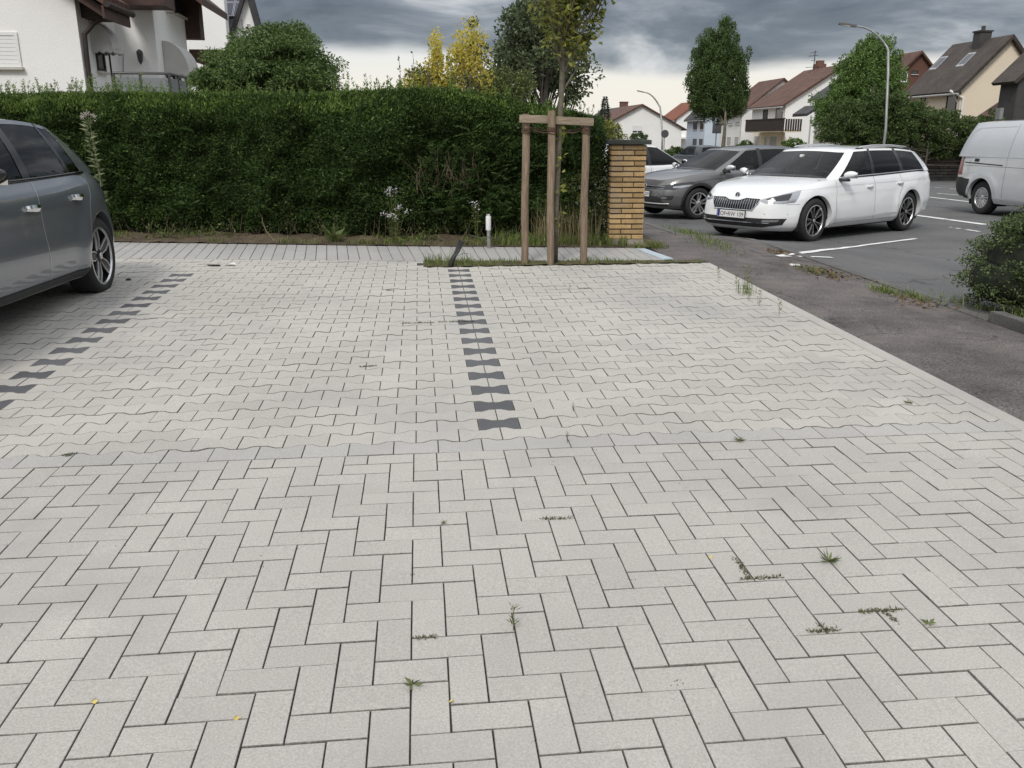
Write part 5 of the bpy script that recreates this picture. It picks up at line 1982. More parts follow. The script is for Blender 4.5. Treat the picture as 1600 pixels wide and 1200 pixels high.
        for key, mb in glass.items():
            if isinstance(key, str):
                fin(mb, nm[key], c.get('glass', {}).get(key, M['glass_clear'] if key == 'gws' else M['glass_dark']), s.root)
            else:
                fin(mb, 'side_window', c.get('glass', {}).get(key[0], M['glass_dark']), s.root)
        s.roofz = roofz

    def inside(s):
        c = s.c
        if c.get('no_inside'): return
        zf = .40
        x0, x1 = c['seats']
        MB().box(c['xr'] + .45, c['hood_end'] + .25, -c['hw'] + .24, c['hw'] - .24, .25, zf).build('cabin_floor', M['interior'], s.root)
        zd = float(s.zsh(c['hood_end']))
        MB().box(c['hood_end'] - .28, c['hood_end'] + .35, -c['hw'] + .16, c['hw'] - .16, .5, zd - .01).build('dashboard', M['interior'], s.root, bevel=.03)
        MB().box(x1 - .55, c['hood_end'] - .2, c['hw'] - .15, c['hw'] - .13, .3, zd - .03).build('door_lining', M['interior'], s.root)
        MB().box(x1 - .55, c['hood_end'] - .2, -c['hw'] + .13, -c['hw'] + .15, .3, zd - .03).build('door_lining', M['interior'], s.root)
        for (x, ys) in ((x0, (.38, -.38)), (x1, (.42, 0, -.42))):
            for y in ys:
                se = MB().box(x - .12, x + .42, y - .23, y + .23, zf, zf + .18)
                se.hexa([(x - .16, y - .23, zf + .1), (x - .02, y - .23, zf + .1), (x - .02, y + .23, zf + .1), (x - .16, y + .23, zf + .1)],
                        [(x - .36, y - .19, zf + .64), (x - .26, y - .19, zf + .64), (x - .26, y + .19, zf + .64), (x - .36, y + .19, zf + .64)])
                st = se.build('seat', M['seat_cloth'], s.root, bevel=.03)
                MB().box(x - .40, x - .30, y - .12, y + .12, zf + .68, zf + .84).build('head_rest', M['seat_cloth'], st, bevel=.03)
        # steering wheel
        Mx = Matrix.Translation((c['hood_end'] - .42, .38, zd - .06)) @ Matrix.Rotation(R_(-62), 4, 'Y')
        st = MB()
        pts = [Mx @ Vector((.18 * math.cos(t), .18 * math.sin(t), 0)) for t in np.linspace(0, 2 * math.pi, 25)]
        st.tube(pts, .016, 6, False)
        st.build('steering_wheel', M['black_plastic'], s.root)

    # ---- things laid on the body surface
    def hit(s, o, d):
        r = s.bvh.ray_cast(Vector(o), Vector(d).normalized())
        return r

    def patch(s, name, poly, org, u, v, d, m, off=.004, res=.03, parent=None, thick=0.0, smooth=True):
        """flat outline thrown along d on the body"""
        org, u, v, d = Vector(org), Vector(u).normalized(), Vector(v).normalized(), Vector(d).normalized()
        bm = bmesh.new()
        bm.faces.new([bm.verts.new((p[0], p[1], 0)) for p in poly])
        xs, ys = [p[0] for p in poly], [p[1] for p in poly]
        for (lo, hi, ax) in ((min(xs), max(xs), 0), (min(ys), max(ys), 1)):
            k = int((hi - lo) / res)
            for i in range(1, k + 1):
                co, no = [0, 0, 0], [0, 0, 0]
                co[ax], no[ax] = lo + (hi - lo) * i / (k + 1), 1
                bmesh.ops.bisect_plane(bm, geom=bm.verts[:] + bm.edges[:] + bm.faces[:], plane_co=co, plane_no=no, dist=1e-6)
        bad = []
        for vt in bm.verts:
            o = org + u * vt.co.x + v * vt.co.y
            h = s.hit(o, d)
            if h[0] is None:
                bad.append(vt)
                continue
            n = h[1] if h[1].dot(d) < 0 else -h[1]
            vt.co = h[0] + n * off
        bmesh.ops.delete(bm, geom=bad, context='VERTS')
        if thick:
            bmesh.ops.recalc_face_normals(bm, faces=bm.faces[:])
        me = bpy.data.meshes.new(name)
        bm.to_mesh(me)
        bm.free()
        if smooth: me.polygons.foreach_set('use_smooth', [True] * len(me.polygons))
        return link(name, me, m, parent or s.root)

    def side_patch(s, name, poly, side, m, off=.004, parent=None, res=.04):
        return s.patch(name, [(p[0], p[1]) for p in poly], (0, 3 * side, 0), (1, 0, 0), (0, 0, 1), (0, -side, 0), m, off, res, parent)

    def front_patch(s, name, poly, m, off=.004, parent=None, ang=0.0, res=.03, rear=False):
        """outline in (y, z) seen from the front; ang turns the throw sideways"""
        f = -1 if rear else 1
        d = Vector((-f * math.cos(ang), -math.sin(ang), 0))
        u = Vector((-f * math.sin(ang) * -1 if False else 0, 0, 0))
        u = Vector((0, 0, 1)).cross(d)
        u = u if u.y > 0 else -u
        return s.patch(name, poly, Vector((0, 0, 0)) - d * 6, u, (0, 0, 1), d, m, off, res, parent)

    def seam(s, pts, side, w=.006, m=None, name='panel_gap', off=.0015):
        P = []
        for a, b in zip(pts[:-1], pts[1:]):
            n = max(2, int(math.hypot(b[0] - a[0], b[1] - a[1]) / .04))
            for i in range(n):
                P.append((a[0] + (b[0] - a[0]) * i / n, a[1] + (b[1] - a[1]) * i / n))
        P.append(pts[-1])
        H = []
        for (x, z) in P:
            h = s.hit((x, 3 * side, z), (0, -side, 0))
            if h[0] is not None:
                n = h[1] if h[1].y * side > 0 else -h[1]
                H.append((h[0], n))
        mb = MB()
        for i in range(len(H)):
            d = (H[min(i + 1, len(H) - 1)][0] - H[max(i - 1, 0)][0])
            if d.length < 1e-6: d = Vector((0, 0, 1))
            t = d.normalized().cross(H[i][1]).normalized()
            for q in (-1, 1):
                mb.v.append(tuple(H[i][0] + H[i][1] * off + t * q * w / 2))
        mb.f = [(2 * i, 2 * i + 1, 2 * i + 3, 2 * i + 2) for i in range(len(H) - 1)]
        if mb.f: return mb.build(name, m or M['seam'], s.root)

    def handle(s, x, z, side, m, L=.20):
        h = s.hit((x, 3 * side, z), (0, -side, 0))
        if h[0] is None: return
        y = h[0].y
        mb = MB()
        n = 8
        for i in range(n + 1):
            f = i / n
            ou = .012 + .028 * math.sin(math.pi * f) ** .6
            hh = .016 + .008 * math.sin(math.pi * f)
            xx = x - L / 2 + L * f
            for (dy, dz) in ((.0, -hh), (ou, -hh), (ou + .008, 0), (ou, hh), (0, hh)):
                mb.v.append((xx, y + side * dy, z + dz))
        for i in range(n):
            for k in range(5):
                a, b = i * 5 + k, i * 5 + (k + 1) % 5
                mb.f.append((a, b, b + 5, a + 5))
        mb.f += [tuple(range(5)), tuple(range(n * 5, n * 5 + 5))]
        o = mb.build('door_handle', m, s.root, angle=.6)
        s.side_patch('handle_recess', [(x + .055 * math.cos(t) , z + .028 * math.sin(t)) for t in np.linspace(0, 2 * math.pi, 14)[:-1]], side, M['seam'], .0012, o, .02)

    def mirror(s, x, z, side, m, lower=None):
        y = s.c['hw'] - .02
        mb = MB()
        n, k = 10, 12
        for i in range(n + 1):
            f = i / n
            yy = y + .02 + .185 * f
            r = math.sin(math.pi * min(1, .12 + .88 * f) ** .75) ** .55 if f < 1 else .0
            r = max(r, .02)
            for j in range(k):
                t = 2 * math.pi * j / k
                mb.v.append((x - .02 - .03 * f + .062 * r * math.cos(t) * (1.0 if math.cos(t) > 0 else .6), side * yy, z + .03 * f + .064 * r * math.sin(t) * (1 if math.sin(t) > 0 else .8)))
        for i in range(n):
            for j in range(k):
                a, b = i * k + j, i * k + (j + 1) % k
                mb.f.append((a, b, b + k, a + k))
        mb.f += [tuple(range(k)), tuple(range(n * k, n * k + k))]
        o = mb.build('door_mirror', m, s.root, smooth=True)
        MB().box(x - .05, x + .03, min(side * (y - .08), side * (y + .10)), max(side * (y - .08), side * (y + .10)), z - .085, z - .045).build('mirror_foot', M['black_plastic'], o, bevel=.01)
        MB().box(x - .085, x - .078, min(side * (y + .05), side * (y + .19)), max(side * (y + .05), side * (y + .19)), z - .035, z + .055).build('mirror_glass', M['chrome'], o)

    def wheels(s, style):
        c = s.c
        me = wheel_meshes(c['wr'], c['tw'], c['rimr'], style)
        for ax in (c['wb'] / 2, -c['wb'] / 2):
            for sd in (1, -1):
                w = link('wheel', me['tyre'], None, s.root, (ax, sd * (c['hw'] - .035 - c['tw'] / 2), c['wr']), (0, random.uniform(0, 1.2), 0 if sd > 0 else math.pi))
                for nm_, mm in me['parts']:
                    link(nm_, mm, None, w)

    def plate(s, x, y, z, text, tilt=0.0, yaw=0.0, front=True):
        """European number plate, 52 x 11 cm"""
        Mx = Matrix.Translation((x, y, z)) @ Matrix.Rotation(yaw + (math.pi / 2 if front else -math.pi / 2), 4, 'Z') @ Matrix.Rotation(math.pi / 2 - tilt, 4, 'X')
        mb = MB()
        mb.prism([(-.26, -.055), (.26, -.055), (.26, .055), (-.26, .055)], .012, Mx)
        o = mb.build('number_plate', M['plate_white'], s.root)
        fr = MB()
        for (a, b, c_, d) in ((-.27, .27, -.066, -.055), (-.27, .27, .055, .066), (-.27, -.26, -.055, .055), (.26, .27, -.055, .055)):
            fr.prism([(a, c_), (b, c_), (b, d), (a, d)], .016, Mx)
        fr.build('plate_frame', M['black_plastic'], o)
        MB().prism([(-.255, -.05), (-.215, -.05), (-.215, .05), (-.255, .05)], .0005, Mx @ Matrix.Translation((0, 0, .0122))).build('blue_band', M['plate_blue'], o)
        letters('lettering', text, .092, Mx @ Matrix.Translation((-.205, -.036, .0126)), M['ink'], o, .44)


def letters(name, text, size, Mx, m, parent, width):
    cu = bpy.data.curves.new(name, 'FONT')
    cu.body = text
    cu.size = size
    cu.extrude = .0004
    t = bpy.data.objects.new(name, cu)
    COL.objects.link(t)
    bpy.context.view_layer.update()
    me = bpy.data.meshes.new_from_object(t.evaluated_get(bpy.context.evaluated_depsgraph_get()))
    bpy.data.objects.remove(t, do_unlink=True)
    xs = [v.co.x for v in me.vertices]
    w = max(xs) - min(xs)
    f = width / w
    for v in me.vertices:
        v.co.x = (v.co.x - min(xs)) * f
    me.transform(Mx)
    return link(name, me, m, parent)


def wheel_meshes(R, tw, rim, style):
    Mx = Matrix.Rotation(-math.pi / 2, 4, 'X')      # lathe axis z -> +y (outside)
    h = tw / 2
    ty = MB()
    ty.lathe([(rim - .012, -h * .8), (rim, -h * .95), (R - .045, -h), (R - .012, -h * .86), (R, -h * .66), (R, h * .66), (R - .012, h * .86), (R - .045, h), (rim + .012, h * .97), (rim - .004, h * .9), (rim - .012, h * .80)], 48, Mx)
    tm = mesh('tyre', ty.v, ty.f)
    smooth_angle(tm, .7)
    tm.materials.append(M['rubber'])
    parts = []

    def add(nm_, mb, m, sm=True):
        me = mesh(nm_, mb.v, mb.f)
        if sm: smooth_angle(me, .6)
        me.materials.append(m)
        parts.append((nm_, me))
    br = MB().lathe([(rim - .012, h * .8), (rim - .03, h * .3), (rim - .035, -h * .8)], 40, Mx)
    add('rim', br, M['dark_alloy'] if style != 'cover' else M['satin_alloy'])
    lip = MB().lathe([(rim - .010, h * .82), (rim - .003, h * .90), (rim - .016, h * .93), (rim - .022, h * .80)], 40, Mx)
    add('rim_edge', lip, M['satin_alloy'])
    add('brake_disc', MB().lathe([(.0, -.02), (rim * .68, -.02), (rim * .68, -.05)], 32, Mx), M['dark_alloy'] if style == 'cover' else M['under'])
    yb, yt = h * .42, h * .80

    def spoke(a0, r0, w0, a1, r1, w1, y0, y1, th=.022):
        """bar from angle a0, radius r0 to angle a1, radius r1"""
        mb = MB()
        pts = []
        for (a, r, w, y) in ((a0, r0, w0, y0), ((a0 + a1) / 2, (r0 + r1) / 2, (w0 + w1) / 2, max(y0, y1)), (a1, r1, w1, y1)):
            cx, cz = r * math.cos(a), r * math.sin(a)
            tx, tz = -math.sin(a), math.cos(a)
            pts.append([(cx - tx * w / 2, y - th, cz - tz * w / 2), (cx + tx * w / 2, y - th, cz + tz * w / 2), (cx + tx * w * .36, y, cz + tz * w * .36), (cx - tx * w * .36, y, cz - tz * w * .36)])
        for i in range(3):
            mb.v += pts[i]
        for i in range(2):
            for k in range(4):
                mb.f.append((i * 4 + k, i * 4 + (k + 1) % 4, (i + 1) * 4 + (k + 1) % 4, (i + 1) * 4 + k))
        mb.f += [(3, 2, 1, 0), (8, 9, 10, 11)]
        return mb
    if style == 'twin':            # black five twin-spoke wheel with bright edges
        for k in range(5):
            a = 2 * math.pi * k / 5
            for sgn in (-1, 1):
                add('spoke', spoke(a + sgn * .16, .045, .035, a + sgn * .20, rim - .014, .062, yb + .035, yt), M['dark_alloy'])
                add('spoke_edge', spoke(a + sgn * .24, .055, .007, a + sgn * .285, rim - .012, .010, yb + .037, yt + .003, .006), M['satin_alloy'])
    elif style == 'star':          # five broad two-tone spokes
        for k in range(5):
            a = 2 * math.pi * k / 5
            add('spoke', spoke(a, .04, .06, a, rim - .012, .075, yb + .03, yt), M['dark_alloy'])
            for sgn in (-1, 1):
                add('spoke_edge', spoke(a + sgn * .40, .055, .010, a + sgn * .135, rim - .012, .016, yb + .034, yt + .004, .010), M['satin_alloy'])
    elif style == 'silver':
        for k in range(5):
            a = 2 * math.pi * k / 5
            for sgn in (-1, 1):
                add('spoke', spoke(a + sgn * .30, .05, .034, a + sgn * .17, rim - .012, .040, yb + .03, yt), M['satin_alloy'])
    else:                          # hub cap with many slim ribs
        add('hub_cap', MB().lathe([(.0, h * .60), (rim - .02, h * .60)], 32, Mx), M['dark_alloy'])
        for k in range(16):
            a = 2 * math.pi * k / 16
            add('spoke', spoke(a, .05, .030, a, rim - .012, .052, h * .74, h * .86), M['satin_alloy'])
    hub = MB().lathe([(.0, yb + .046), (.032, yb + .046), (.052, yb + .036), (.06, yb - .01)], 20, Mx)
    add('hub', hub, M['dark_alloy'] if style in ('twin', 'star') else M['satin_alloy'])
    add('hub_badge', MB().lathe([(.0, yb + .049), (.028, yb + .049), (.030, yb + .044)], 16, Mx), M['satin_alloy'])
    return {'tyre': tm, 'parts': parts}


def place(px, py, lx, ly, head):
    """car centre so that the local ground point (lx, ly) is seen at the picture point"""
    p = GH(px, py)
    c, s = math.cos(head), math.sin(head)
    x, y = p[0] - (lx * c - ly * s), p[1] - (lx * s + ly * c)
    return (x, y, p[2])


ROWS = [(0, .10, .10, .075), (.08, .045, .05, .03), (.2, .012, .015, .010), (.38, .0, .0, .0), (.55, .015, .012, .004), (.72, .045, .035, .018), (.86, .085, .07, .035), (.95, .13, .10, .055), (1.0, .17, .13, .08)]

# ------------------------------------------------------------------ white estate car
cfg = dict(wb=2.841, xf=2.345, xr=-2.505, hw=.932, wr=.338, tw=.235, rimr=.245, arch=.385, nf=4.2, nr=6.5,
           rows=[(0, .12, .14, .10), (.07, .05, .07, .045), (.16, .015, .03, .016), (.3, .0, .0, .0), (.5, .012, .005, .002), (.66, .03, .02, .010), (.74, .045, .03, .014), (.80, .06, .04, .026), (.9, .10, .06, .045), (1.0, .17, .10, .085)],
           shoulder=[(2.345, .70), (2.2, .755), (1.95, .82), (1.5, .89), (1.0, .945), (.4, .965), (-.6, .99), (-1.6, 1.02), (-2.3, 1.035), (-2.505, 1.03)],
           bottom=[(2.345, .20), (1.9, .19), (1.0, .20), (0, .20), (-1.0, .20), (-1.9, .22), (-2.505, .30)],
           hood_end=.86, crown=.055, roof=[(.42, 1.375), (.2, 1.418), (-.2, 1.445), (-.8, 1.450), (-1.4, 1.435), (-1.9, 1.39), (-2.15, 1.35), (-2.3, 1.31)], roof_crown=.045,
           seats=(.15, -.85), bow=.02,
           cabin=[(1.18, 0, .985, .34, 0, 'gws'), (1.16, .30, .982, .325, .27, 'gws'), (1.09, .58, .968, .285, .49, 'gws'), (.99, .735, .952, .235, .575, 'p'), (.90, .805, .948, .16, .615, 'p'),
                  (.80, .840, .948, .08, .632, 'gfd'), (.30, .856, .962, -.16, .648, 'gfd'), (-.16, .858, .973, -.26, .65, 'k'), (-.26, .858, .975, -.33, .65, 'grd'), (-1.10, .856, 1.0, -1.06, .648, 'k'), (-1.22, .854, 1.004, -1.16, .645, 'gqw'),
                  (-1.95, .835, 1.018, -1.78, .622, 'p'), (-2.22, .775, 1.025, -2.00, .59, 'p'), (-2.34, .66, 1.028, -2.10, .53, 'gbw'), (-2.39, .35, 1.028, -2.15, .28, 'gbw'), (-2.40, 0, 1.028, -2.17, 0, 'p')],
           glass={'gfd': M['glass_side'], 'grd': M['glass_dark'], 'gqw': M['glass_dark']})
h = R_(-147.6)
car = Car('estate_car', 'white estate car with number plate parked nose first beside the pavement', cfg, M['white_paint'], (6.985, 12.402, gz(6.985, 12.402)), h, 'cars parked in the car park')
car.wheels('twin')
car.seam([(.92, .30), (.93, .62), (.90, .93)], 1)
car.seam([(-.25, .27), (-.22, .60), (-.21, .965)], 1)
car.seam([(-1.06, .985), (-1.10, .80), (-.98, .62), (-.98, .45), (-1.02, .27)], 1)
car.seam([(.92, .27), (-1.02, .27)], 1, .005)
car.seam([(2.02, .60), (1.80, .60)], 1, .004)
car.seam([(1.9, .80), (1.0, .845), (-.2, .865), (-1.6, .885), (-2.3, .90)], 1, .010, M['white_paint'], 'shoulder_crease', .004)
car.seam([(.9, .33), (.0, .345), (-.95, .375)], 1, .028, M['white_paint'], 'sill_moulding', .010)
for sd in (1, -1):
    car.handle(-.05, .815, sd, M['white_paint'])
    car.handle(-1.02, .845, sd, M['white_paint'])
    car.mirror(.78, 1.0, sd, M['white_paint'])
    # chrome window surround
    a = MB()
    pts = []
    for f in np.linspace(0, 1, 14):
        x = .78 - 2.68 * f
        pts.append((x, sd * (.861 - .02 * f * f), float(cr([-2.3, -1.6, -.6, .4, 1.0], [1.035, 1.02, .99, .965, .945], x)) + .018))
    a.tube(pts, .009, 6).build('window_trim', M['chrome'], car.root, smooth=True)
    # roof rail
    pts = [(-.02, sd * .60, 1.385), (-.14, sd * .612, 1.428), (-.5, sd * .615, 1.452), (-1.1, sd * .613, 1.452), (-1.6, sd * .605, 1.425), (-1.82, sd * .595, 1.372)]
    rl = MB().tube(pts, [.010, .017, .018, .018, .017, .010], 8).build('roof_rail', M['satin_alloy'], car.root, smooth=True)
    for x in (-.12, -1.66):
        MB().box(x - .09, x + .09, min(sd * .585, sd * .625), max(sd * .585, sd * .625), 1.365, 1.42).build('rail_foot', M['black_plastic'], rl, bevel=.01)
# face: grille with chrome surround and bright uprights
gr = car.front_patch('grille', [(-.43, .615), (-.36, .505), (.36, .505), (.43, .615), (.445, .672), (.20, .676), (.10, .640), (-.10, .640), (-.20, .676), (-.445, .672)], M['gloss_black'], .006)
mbx = MB()
for i in range(19):
    y = -.40 + .80 * i / 18
    if abs(y) < .10 and False: continue
    pts = []
    zt = .665 if abs(y) > .2 else .632 + (.035 * max(0, abs(y) - .1) / .1)
    zb_ = .515 + max(0, abs(y) - .36) * 1.4
    for f in (0, .5, 1):
        hh = car.hit((5, y, zb_ + (zt - zb_) * f), (-1, 0, 0))
        if hh[0] is not None: pts.append(hh[0] + Vector((.014, 0, 0)))
    if len(pts) == 3: mbx.tube(pts, .0034, 5)
tag(mbx.build('grille_bars', M['chrome'], gr), kind='stuff')
ring = []
for (y, z) in [(-.445, .672), (-.43, .615), (-.36, .505), (0, .503), (.36, .505), (.43, .615), (.445, .672), (.20, .678), (.10, .643), (0, .641), (-.10, .643), (-.20, .678), (-.445, .672)]:
    hh = car.hit((5, y, z), (-1, 0, 0))
    ring.append(hh[0] + Vector((.010, 0, 0)))
MB().tube(ring, .009, 6).build('grille_surround', M['chrome'], gr)
# badge: ring with a winged arrow
hb = car.hit((5, 0, .715), (-1, 0, 0))[0]
Mb = Matrix.Translation(hb + Vector((.004, 0, .0))) @ Matrix.Rotation(R_(68), 4, 'Y')
bd = MB().lathe([(0, .006), (.044, .006), (.046, 0)], 24, Mb).build('badge', M['gloss_black'], car.root)
MB().lathe([(.036, .007), (.042, .012), (.046, .007)], 24, Mb).build('badge_ring', M['chrome'], bd)
ar = MB()
ar.prism([(-.028, .002), (.010, .004), (.006, -.010), (.028, .008), (.004, .022), (.008, .012), (-.026, .012)], .004, Mb @ Matrix.Translation((0, 0, .0075)))
ar.build('winged_arrow', M['chrome'], bd)
for sd in (1, -1):                 # headlamps reach round the corners
    an = sd * R_(38)
    pl = [(.46, .655), (.60, .70), (.86, .765), (1.075, .805), (1.035, .70), (.99, .635), (.80, .615), (.55, .615)]
    c38, s38 = math.cos(R_(38)), math.sin(R_(38))
    # outline given in the oblique view: shift so that it sits on the corner
    pl = [((p[0] - 1.86 + .35) * sd + 0, p[1]) for p in pl]
    hl_ = car.front_patch('headlamp', [(p[0] * 1.0, p[1]) for p in pl], M['lamp_lens'], .006, ang=an)
    car.front_patch('lamp_inner', [((p[0] * sd * .62 - .30) * sd, .70 + (p[1] - .70) * .60) for p in pl], M['lamp_dark'], .0085, hl_, ang=an)
    rx = car.front_patch('daytime_light', [((-1.01 + q[0]) * sd, q[1]) for q in ((.07, .642), (.20, .645), (.19, .672), (.10, .665))], M['plate_white'], .011, hl_, ang=an)
# lower intake with chrome line and fog lamps
lo = car.front_patch('lower_intake', [(-.74, .30), (-.52, .258), (.52, .258), (.74, .30), (.78, .392), (-.78, .392)], M['black_plastic'], .005)
pts = [car.hit((5, y, .322), (-1, 0, 0))[0] + Vector((.012, 0, 0)) for y in np.linspace(-.62, .62, 17)]
MB().tube(pts, .008, 6).build('chrome_strip', M['chrome'], lo)
for sd in (1, -1):
    f_ = car.front_patch('fog_lamp', [(sd * q[0], q[1]) for q in ((.52, .335), (.70, .345), (.72, .372), (.54, .372))], M['lamp_lens'], .009, lo)
hp = car.hit((5, 0, .43), (-1, 0, 0))[0]
car.plate(hp.x + .012, 0, .435, 'OF\u2022RW 109', tilt=R_(4))
for y in (-.55, .55, .78, -.78):    # parking sensors
    hh = car.hit((5, y, .46), (-1, 0, 0))[0]
    MB().lathe([(0, .004), (.011, .004), (.012, 0)], 10, Matrix.Translation(hh) @ Matrix.Rotation(math.pi / 2, 4, 'Y')).build('parking_sensor', M['silver_paint'], car.root)
car.side_patch('tail_lamp', [(-2.20, .86), (-2.47, .83), (-2.47, .97), (-2.30, .985), (-2.16, .93)], 1, M['lamp_dark'], .005)
car.side_patch('tail_lamp', [(-2.20, .86), (-2.47, .83), (-2.47, .97), (-2.30, .985), (-2.16, .93)], -1, M['red_lens'], .005)
MB().box(.55, .62, -.02, .03, 1.26, 1.31).build('inner_mirror', M['white_frame'], car.root, bevel=.01)

# ------------------------------------------------------------------ grey hatchback at the left (rear half in view)
cfg = dict(wb=2.675, xf=2.20, xr=-2.165, hw=.926, wr=.322, tw=.225, rimr=.245, arch=.368, nf=4.0, nr=4.6, flare=.03, well=.16,
           rows=[(0, .12, .12, .09), (.08, .05, .05, .035), (.2, .015, .02, .012), (.36, .0, .0, .004), (.52, .01, .01, .012), (.66, .03, .035, .012), (.78, .05, .06, .010), (.88, .08, .10, .030), (1.0, .16, .17, .085)],
           shoulder=[(2.2, .72), (1.9, .82), (1.4, .91), (.9, .95), (.2, .955), (-.6, .975), (-1.2, .995), (-1.7, 1.00), (-2.165, .96)],
           bottom=[(2.2, .20), (1.0, .19), (0, .19), (-.9, .20), (-1.7, .24), (-2.165, .30)],
           hood_end=.82, crown=.05, roof=[(.3, 1.36), (.0, 1.41), (-.4, 1.435), (-1.0, 1.425), (-1.4, 1.385), (-1.62, 1.34), (-1.8, 1.28)], roof_crown=.05, seats=(.1, -.75), bow=.02,
           cabin=[(1.10, 0, .97, .22, 0, 'gws'), (1.05, .4, .965, .18, .36, 'gws'), (.92, .73, .945, .10, .565, 'p'), (.80, .82, .945, .0, .61, 'gfd'), (-.18, .838, .962, -.22, .635, 'k'), (-.30, .838, .965, -.32, .635, 'grd'),
                  (-.98, .832, .985, -.93, .622, 'k'), (-1.05, .828, .988, -.99, .618, 'gqw'), (-1.30, .812, .992, -1.20, .60, 'p'), (-1.72, .75, .998, -1.50, .545, 'p'), (-1.93, .62, .995, -1.63, .47, 'gbw'), (-1.99, .3, .99, -1.70, .25, 'gbw'), (-2.0, 0, .99, -1.72, 0, 'p')],
           glass={'gfd': M['glass_dark'], 'grd': M['glass_dark'], 'gqw': M['glass_dark']})
h = R_(-90)
car = Car('hatchback_car', 'dark grey hatchback reversed into the left bay, cut by the picture edge', cfg, M['grey_paint'], place(170, 453, -1.3375, .90, h), h)
car.root.rotation_euler = (0, R_(-1.3), h)
car.wheels('star')
M['seam_glint'] = mat('panel_edge_glint', (0.62, 0.64, 0.66), .3, metal=.6)  # pale ribbon along the shut lines, sky reflection put into its colour
car.seam([(-.24, .26), (-.22, .55), (-.18, .80), (-.26, .955)], 1, .008, M['seam_glint'])
car.seam([(-1.16, 1.30), (-1.24, 1.12), (-1.30, 1.0), (-1.22, .90), (-1.10, .78), (-1.02, .60), (-.98, .42), (-1.0, .30)], 1, .008, M['seam_glint'])
car.seam([(.9, .24), (-.98, .27)], 1, .006)
car.seam([(-1.62, .985), (-1.72, .93), (-1.86, .80)], 1, .006)
car.side_patch('sill_moulding', [(.95, .195), (-.92, .215), (-.98, .275), (.95, .255)], 1, M['black_plastic'], .006)
for sd in (1, -1):
    car.handle(-.05, .79, sd, M['chrome'], .21)
    car.handle(-.86, .83, sd, M['chrome'], .21)
    car.mirror(.72, 1.0, sd, M['gloss_black'])
    pts = []
    for f in np.linspace(0, 1, 12):
        x = .78 - 2.06 * f
        pts.append((x, sd * (.845 - .022 * f * f), float(cr([-1.7, -1.2, -.6, .2, .9], [1.0, .995, .975, .955, .95], x)) + .012))
    MB().tube(pts, .012, 6).build('window_trim', M['gloss_black'], car.root, smooth=True)
for sd in (1, -1):
    car.front_patch('tail_lamp', [(sd * .35, .80), (sd * .74, .78), (sd * .76, .87), (sd * .37, .88)], M['lamp_dark'], .005, rear=True)

# ------------------------------------------------------------------ grey compact behind the pillar
cfg = dict(wb=2.56, xf=2.10, xr=-1.96, hw=.876, wr=.315, tw=.20, rimr=.225, arch=.362, nf=4.4, nr=5.5,
           rows=ROWS, shoulder=[(2.1, .70), (1.95, .76), (1.6, .85), (1.1, .92), (.8, .945), (0, .96), (-1.0, .985), (-1.96, 1.0)],
           bottom=[(2.1, .22), (1.0, .21), (0, .21), (-1.0, .22), (-1.96, .30)],
           hood_end=.72, crown=.05, roof=[(.2, 1.37), (-.1, 1.42), (-.5, 1.445), (-1.1, 1.44), (-1.6, 1.39), (-1.75, 1.35)], roof_crown=.045, seats=(.05, -.75), bow=.02,
           cabin=[(1.02, 0, .975, .16, 0, 'gws'), (.97, .4, .97, .12, .34, 'gws'), (.86, .70, .945, .06, .55, 'p'), (.74, .78, .945, -.04, .59, 'gfd'), (-.22, .80, .962, -.25, .61, 'k'), (-.33, .80, .965, -.34, .61, 'grd'),
                  (-1.15, .795, .985, -1.10, .60, 'p'), (-1.30, .79, .99, -1.22, .595, 'gqw'), (-1.55, .775, .992, -1.40, .58, 'p'), (-1.80, .70, .995, -1.62, .54, 'gbw'), (-1.86, 0, .995, -1.70, 0, 'p')],
           glass={'gfd': M['glass_side'], 'grd': M['glass_dark'], 'gqw': M['glass_dark']})
h = R_(-161)
car = Car('compact_car', 'metallic grey compact car parked between the brick pillar and the white estate', cfg, M['vw_paint'], place(1091, 343, 1.28, .84, h), h, 'cars parked in the car park')
car.wheels('silver')
for sd in (1, -1):
    car.mirror(.68, 1.0, sd, M['silver_paint'])
    car.handle(-.10, .80, sd, M['vw_paint'])
    # dark arch lips
    for ax in (1.28, -1.28):
        poly = [(ax + .362 * math.cos(t), .315 + .362 * math.sin(t)) for t in np.linspace(-.1, math.pi + .1, 22)] + [(ax + .415 * math.cos(t), .315 + .415 * math.sin(t)) for t in np.linspace(math.pi + .1, -.1, 22)]
        for i in range(21):
            pass
        a = MB()
        for t in np.linspace(-.15, math.pi + .15, 30):
            for r_ in (.366, .415):
                x, z = ax + r_ * math.cos(t), .315 + r_ * math.sin(t)
                hh = car.hit((x, 3 * sd, z), (0, -sd, 0))
                yv = hh[0].y if hh[0] is not None else sd * (.876 - .02)
                a.v.append((x, yv + sd * .007, z))
        a.f = [(2 * i, 2 * i + 2, 2 * i + 3, 2 * i + 1) for i in range(29)]
        a.build('arch_trim', M['black_plastic'], car.root, smooth=True)
car.seam([(.80, .30), (.80, .60), (.77, .93)], 1)
car.seam([(-.27, .28), (-.25, .95)], 1)
car.seam([(1.75, .62), (1.55, .72), (1.0, .80), (-.2, .83), (-1.6, .86)], 1, .008, None, 'crease', .002)
gr = car.front_patch('grille', [(-.56, .60), (.56, .60), (.62, .665), (-.62, .665)], M['gloss_black'], .005)
for z in (.612, .655):
    pts = [car.hit((5, y, z), (-1, 0, 0))[0] + Vector((.010, 0, 0)) for y in np.linspace(-.58, .58, 15)]
    MB().tube(pts, .007, 6).build('chrome_strip', M['chrome'], gr)
